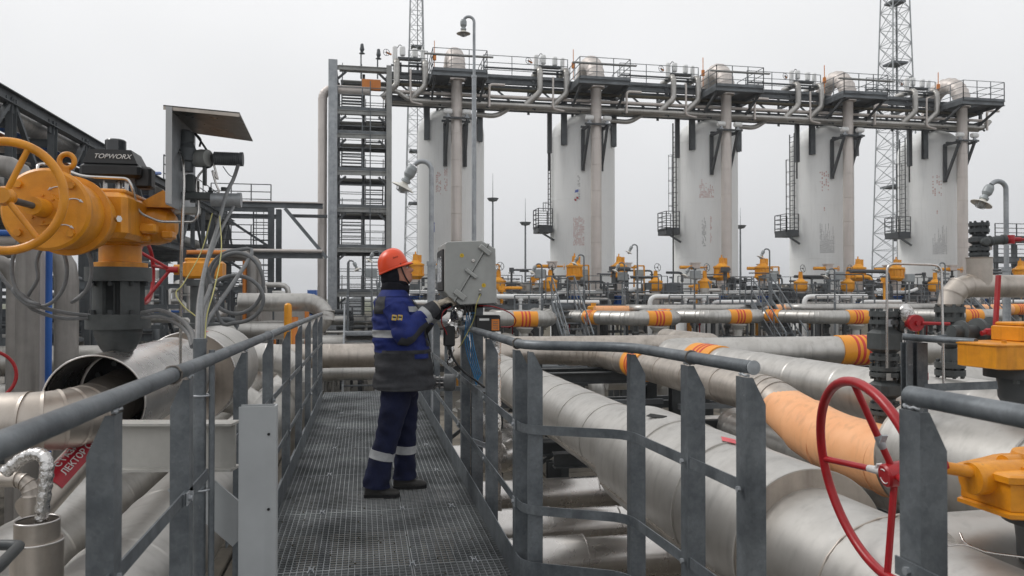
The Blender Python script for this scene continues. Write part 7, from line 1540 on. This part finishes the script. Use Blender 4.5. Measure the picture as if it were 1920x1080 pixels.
for i, (r, z, cx) in enumerate(((.100, 1.53, -.022), (.106, 1.56, -.020), (.104, 1.59, -.014), (.100, 1.61, -.010), (.094, 1.61, -.010), (.094, 1.56, -.012))):
    for k in range(48): a = 2 * math.pi * k / 48; vs.append((cx + r * math.cos(a) * 1.02, r * .95 * math.sin(a), z - .035 * max(0, math.cos(a)) + fold((r * math.cos(a), r * math.sin(a), z), (20, 20, 20), .006, 4)))
cl.add(vs, [(i * 48 + k, i * 48 + (k + 1) % 48, (i + 1) * 48 + (k + 1) % 48, (i + 1) * 48 + k) for i in range(5) for k in range(48)], True); cl.build('collar', 'hood_black', pm)
# sleeves
def sleeve(S, E, W, side):
    S, E, W = V(S), V(E), V(W); P = [(*S, .088), (*(S.lerp(E, .35)), .086), (*(S.lerp(E, .8)), .080), (*(E + (E - (S + W) / 2) * .08), .083), (*(E.lerp(W, .3)), .076), (*(E.lerp(W, .65)), .066)]
    up = limb(P, amp=.012, s=(14, 14, 20), seed=side, n=40); sl = up.build('sleeve', 'jacket_blue', pm)
    A, Bq = E.lerp(W, .60), E.lerp(W, .80); limb([(*A, .0675), (*A.lerp(Bq, .5), .0665), (*Bq, .065)], amp=.006, seed=side).build('reflective_cuff_strip', 'reflective', sl)
    limb([(*Bq.lerp(A, .05), .063), (*W, .059), (*(W + (W - E).normalized() * .03), .050)], amp=.008, seed=side + 3).build('cuff', 'jacket_grey', sl)
    # grey underside panel from armpit over the elbow to the forearm
    Pn = [(*(S.lerp(E, .35) + V((.004, 0, -.012))), .0815), (*(S.lerp(E, .8) + V((.006, 0, -.012))), .077), (*(E + (E - (S + W) / 2) * .08 + V((.004, 0, -.011))), .080), (*(E.lerp(W, .3) + V((.003, 0, -.012))), .073), (*(E.lerp(W, .62) + V((0, 0, -.008))), .064)]
    limb(Pn, amp=.012, s=(14, 14, 20), seed=side, n=40).build('elbow_panel', 'jacket_grey', sl)
    return sl
s_near = sleeve((-.025, -.178, 1.425), (.055, -.245, 1.235), (.262, -.165, 1.408), 1)
sleeve((-.005, .178, 1.425), (.13, .235, 1.225), (.33, .085, 1.40), 2)
# sleeve badge with two small flags of yellow and dark blocks
bc = V((-.004, -.300, 1.345)); bn = V((.0, -1, .12)).normalized(); bx = V((1, 0, -.0)).normalized()
for dx in (-.021, .021):
    MB().bbox(bc + bx * dx, (.034, .006, .042), .003, rx=-.12, ry=.12).build('badge', 'sticker_yellow', s_near)
    MB().box(bc + bx * dx + V((0, -.0035, .0)), (.012, .002, .034), rx=-.12, ry=.12).build('badge_emblem', 'reflective', s_near)
    MB().box(bc + bx * dx + V((.0, -.0048, .004)), (.026, .002, .010), rx=-.12, ry=.12).build('badge_emblem', 'hood_black', s_near)
# gloves
def glove(W, d, palm_n, m, tips, curl, name='glove'):
    W, d, pn = V(W), V(d).normalized(), V(palm_n).normalized(); sd = d.cross(pn).normalized()   # sd: from little finger to thumb side
    vs = [W, W + d * .045, W + d * .085]; es = [(0, 1), (1, 2)]; rs = [(.032, .026), (.040, .022), (.040, .020)]
    b = skin_mesh([tuple(v) for v in vs], es, rs, 2)
    L_ = [(.030, .040, .026, .020, .0102), (.010, .045, .029, .022, .0108), (-.010, .041, .026, .020, .0104), (-.029, .031, .020, .017, .0092)]
    for j, (o_, l1, l2, l3, r) in enumerate(L_):
        p0 = W + d * .060 + sd * o_ * .8; p1 = W + d * .092 + sd * o_; k = curl[j]; dirs = []; a = 0
        for l_, f in ((l1, .6), (l2, 1.0), (l3, .7)): a += k * f; dirs.append((d * math.cos(a) + pn * math.sin(a)) * l_)
        c = [p0, p1, p1 + dirs[0], p1 + dirs[0] + dirs[1], p1 + dirs[0] + dirs[1] + dirs[2]]
        f_ = skin_mesh([tuple(x) for x in c], [(0, 1), (1, 2), (2, 3), (3, 4)], [r * 1.05, r * 1.05, r, r * .95, r * .82], 2); b.add(f_.v, f_.f, True)
    p0 = W + d * .025 + sd * .02; c = [p0, p0 + sd * .024 + d * .022 + pn * .008, p0 + sd * .036 + d * .052 + pn * .020, p0 + sd * .034 + d * .078 + pn * .034]
    f_ = skin_mesh([tuple(x) for x in c], [(0, 1), (1, 2), (2, 3)], [.016, .0135, .0115, .0095], 2); b.add(f_.v, f_.f, True)
    return b.build(name, m, pm)
g = glove((.288, -.155, 1.438), (.93, .12, .36), (.35, .45, -.8), 'glove_cream', None, (.18, .55, .75, .9))
glove((.345, .075, 1.415), (.85, -.35, .25), (.2, -.3, .9), 'hood_black', None, (.5, .6, .7, .8))
limb([(.262, -.163, 1.41, .042), (.280, -.158, 1.425, .045), (.296, -.153, 1.436, .043)], n=24).build('glove_cuff', 'glove_cream', g)
# trousers and boots
tr = MB()
hip = loft([(.02, 0, .98, .17, .2), (.02, 0, .88, .16, .2), (.02, 0, .80, .145, .19), (.015, 0, .74, .12, .17)], n=48, amp=.01)
tr.add(hip.v, hip.f, True)
for P in ([(.0, -.09, .92, .115), (-.01, -.095, .75, .112), (-.045, -.10, .58, .098), (-.070, -.10, .47, .090), (-.115, -.105, .30, .088), (-.148, -.108, .15, .096), (-.155, -.108, .075, .102)], [(.04, .09, .92, .115), (.05, .095, .75, .108), (.062, .10, .58, .095), (.064, .10, .47, .086), (.060, .11, .30, .080), (.055, .118, .15, .086), (.055, .118, .080, .092)]):
    l_ = limb(P, amp=.014, s=(13, 13, 17), seed=P[0][0] * 50 + 3, n=40); tr.add(l_.v, l_.f, True)
    a, b_ = V(P[4][:3]), V(P[5][:3]); r = P[4][3] + .0035
    limb([(*a.lerp(b_, -.28), r + .001), (*a.lerp(b_, .0), r + .002), (*a.lerp(b_, .12), r + .004)], amp=.006, s=(13, 13, 17), seed=P[0][0] * 50 + 3).build('reflective_leg_strip', 'reflective', pm)
tr.build('trousers', 'trousers_navy', pm)
for ax_, ay, rz in ((-.165, -.112, -.10), (.045, .12, .05)):
    b = MB(); vs = []; sec = [(-.075, .030, .06), (-.07, .036, .09), (-.04, .040, .11), (.0, .042, .115), (.05, .046, .085), (.10, .050, .066), (.145, .047, .058), (.175, .032, .045), (.185, .012, .03)]
    S_ = cr(sec, 4); n = 20; R_ = Matrix.Rotation(rz, 3, 'Z')
    for x, hw, h in S_:
        for k in range(n): a = math.pi * k / (n - 1); p = V((x, hw * math.cos(a), .022 + (h - .022) * math.sin(a) ** .8)); vs.append(R_ @ p + V((ax_, ay, 0)))
    m = len(S_); b.add(vs, [(i * n + k, (i + 1) * n + k, (i + 1) * n + k + 1, i * n + k + 1) for i in range(m - 1) for k in range(n - 1)], True)
    bt_ = b.build('boot', 'boot_black', pm)
    so = MB(); vs = []
    for z in (0.002, .012, .026):
        for x, hw, h in S_ + S_[::-1]: pass
        ring = [(x - .004 if i == 0 else x, hw + .004) for i, (x, hw, h) in enumerate(S_)] ; ring = ring + [(x, -w_) for x, w_ in ring[::-1]]
        vs += [R_ @ V((x, y, z)) + V((ax_, ay, 0)) for x, y in ring]
    k_n = len(vs) // 3; so.add(vs, [(i * k_n + k, (i + 1) * k_n + k, (i + 1) * k_n + (k + 1) % k_n, i * k_n + (k + 1) % k_n) for i in range(2) for k in range(k_n)] + [tuple(range(k_n)), tuple(range(3 * k_n - 1, 2 * k_n - 1, -1))]); so.build('sole', 'black_plastic', bt_)
pm.location = (.256, 5.96, 0.001); pm.rotation_euler = (0, 0, -.04)
# ------------------------------------------------------------ thin damp air
hz = MB().box((0, 720, 21.5), (1820, 1580, 50.2)).build('haze', 'dark_far'); hz['kind'] = 'stuff'
hm_ = bpy.data.materials.new('air'); hm_.use_nodes = True; t_ = hm_.node_tree; t_.nodes.clear()
o_ = t_.nodes.new('ShaderNodeOutputMaterial'); v_ = t_.nodes.new('ShaderNodeVolumePrincipled'); v_.inputs['Density'].default_value = .0006; v_.inputs['Color'].default_value = (.92, .94, .97, 1)
t_.links.new(v_.outputs[0], o_.inputs['Volume']); hz.data.materials.clear(); hz.data.materials.append(hm_)
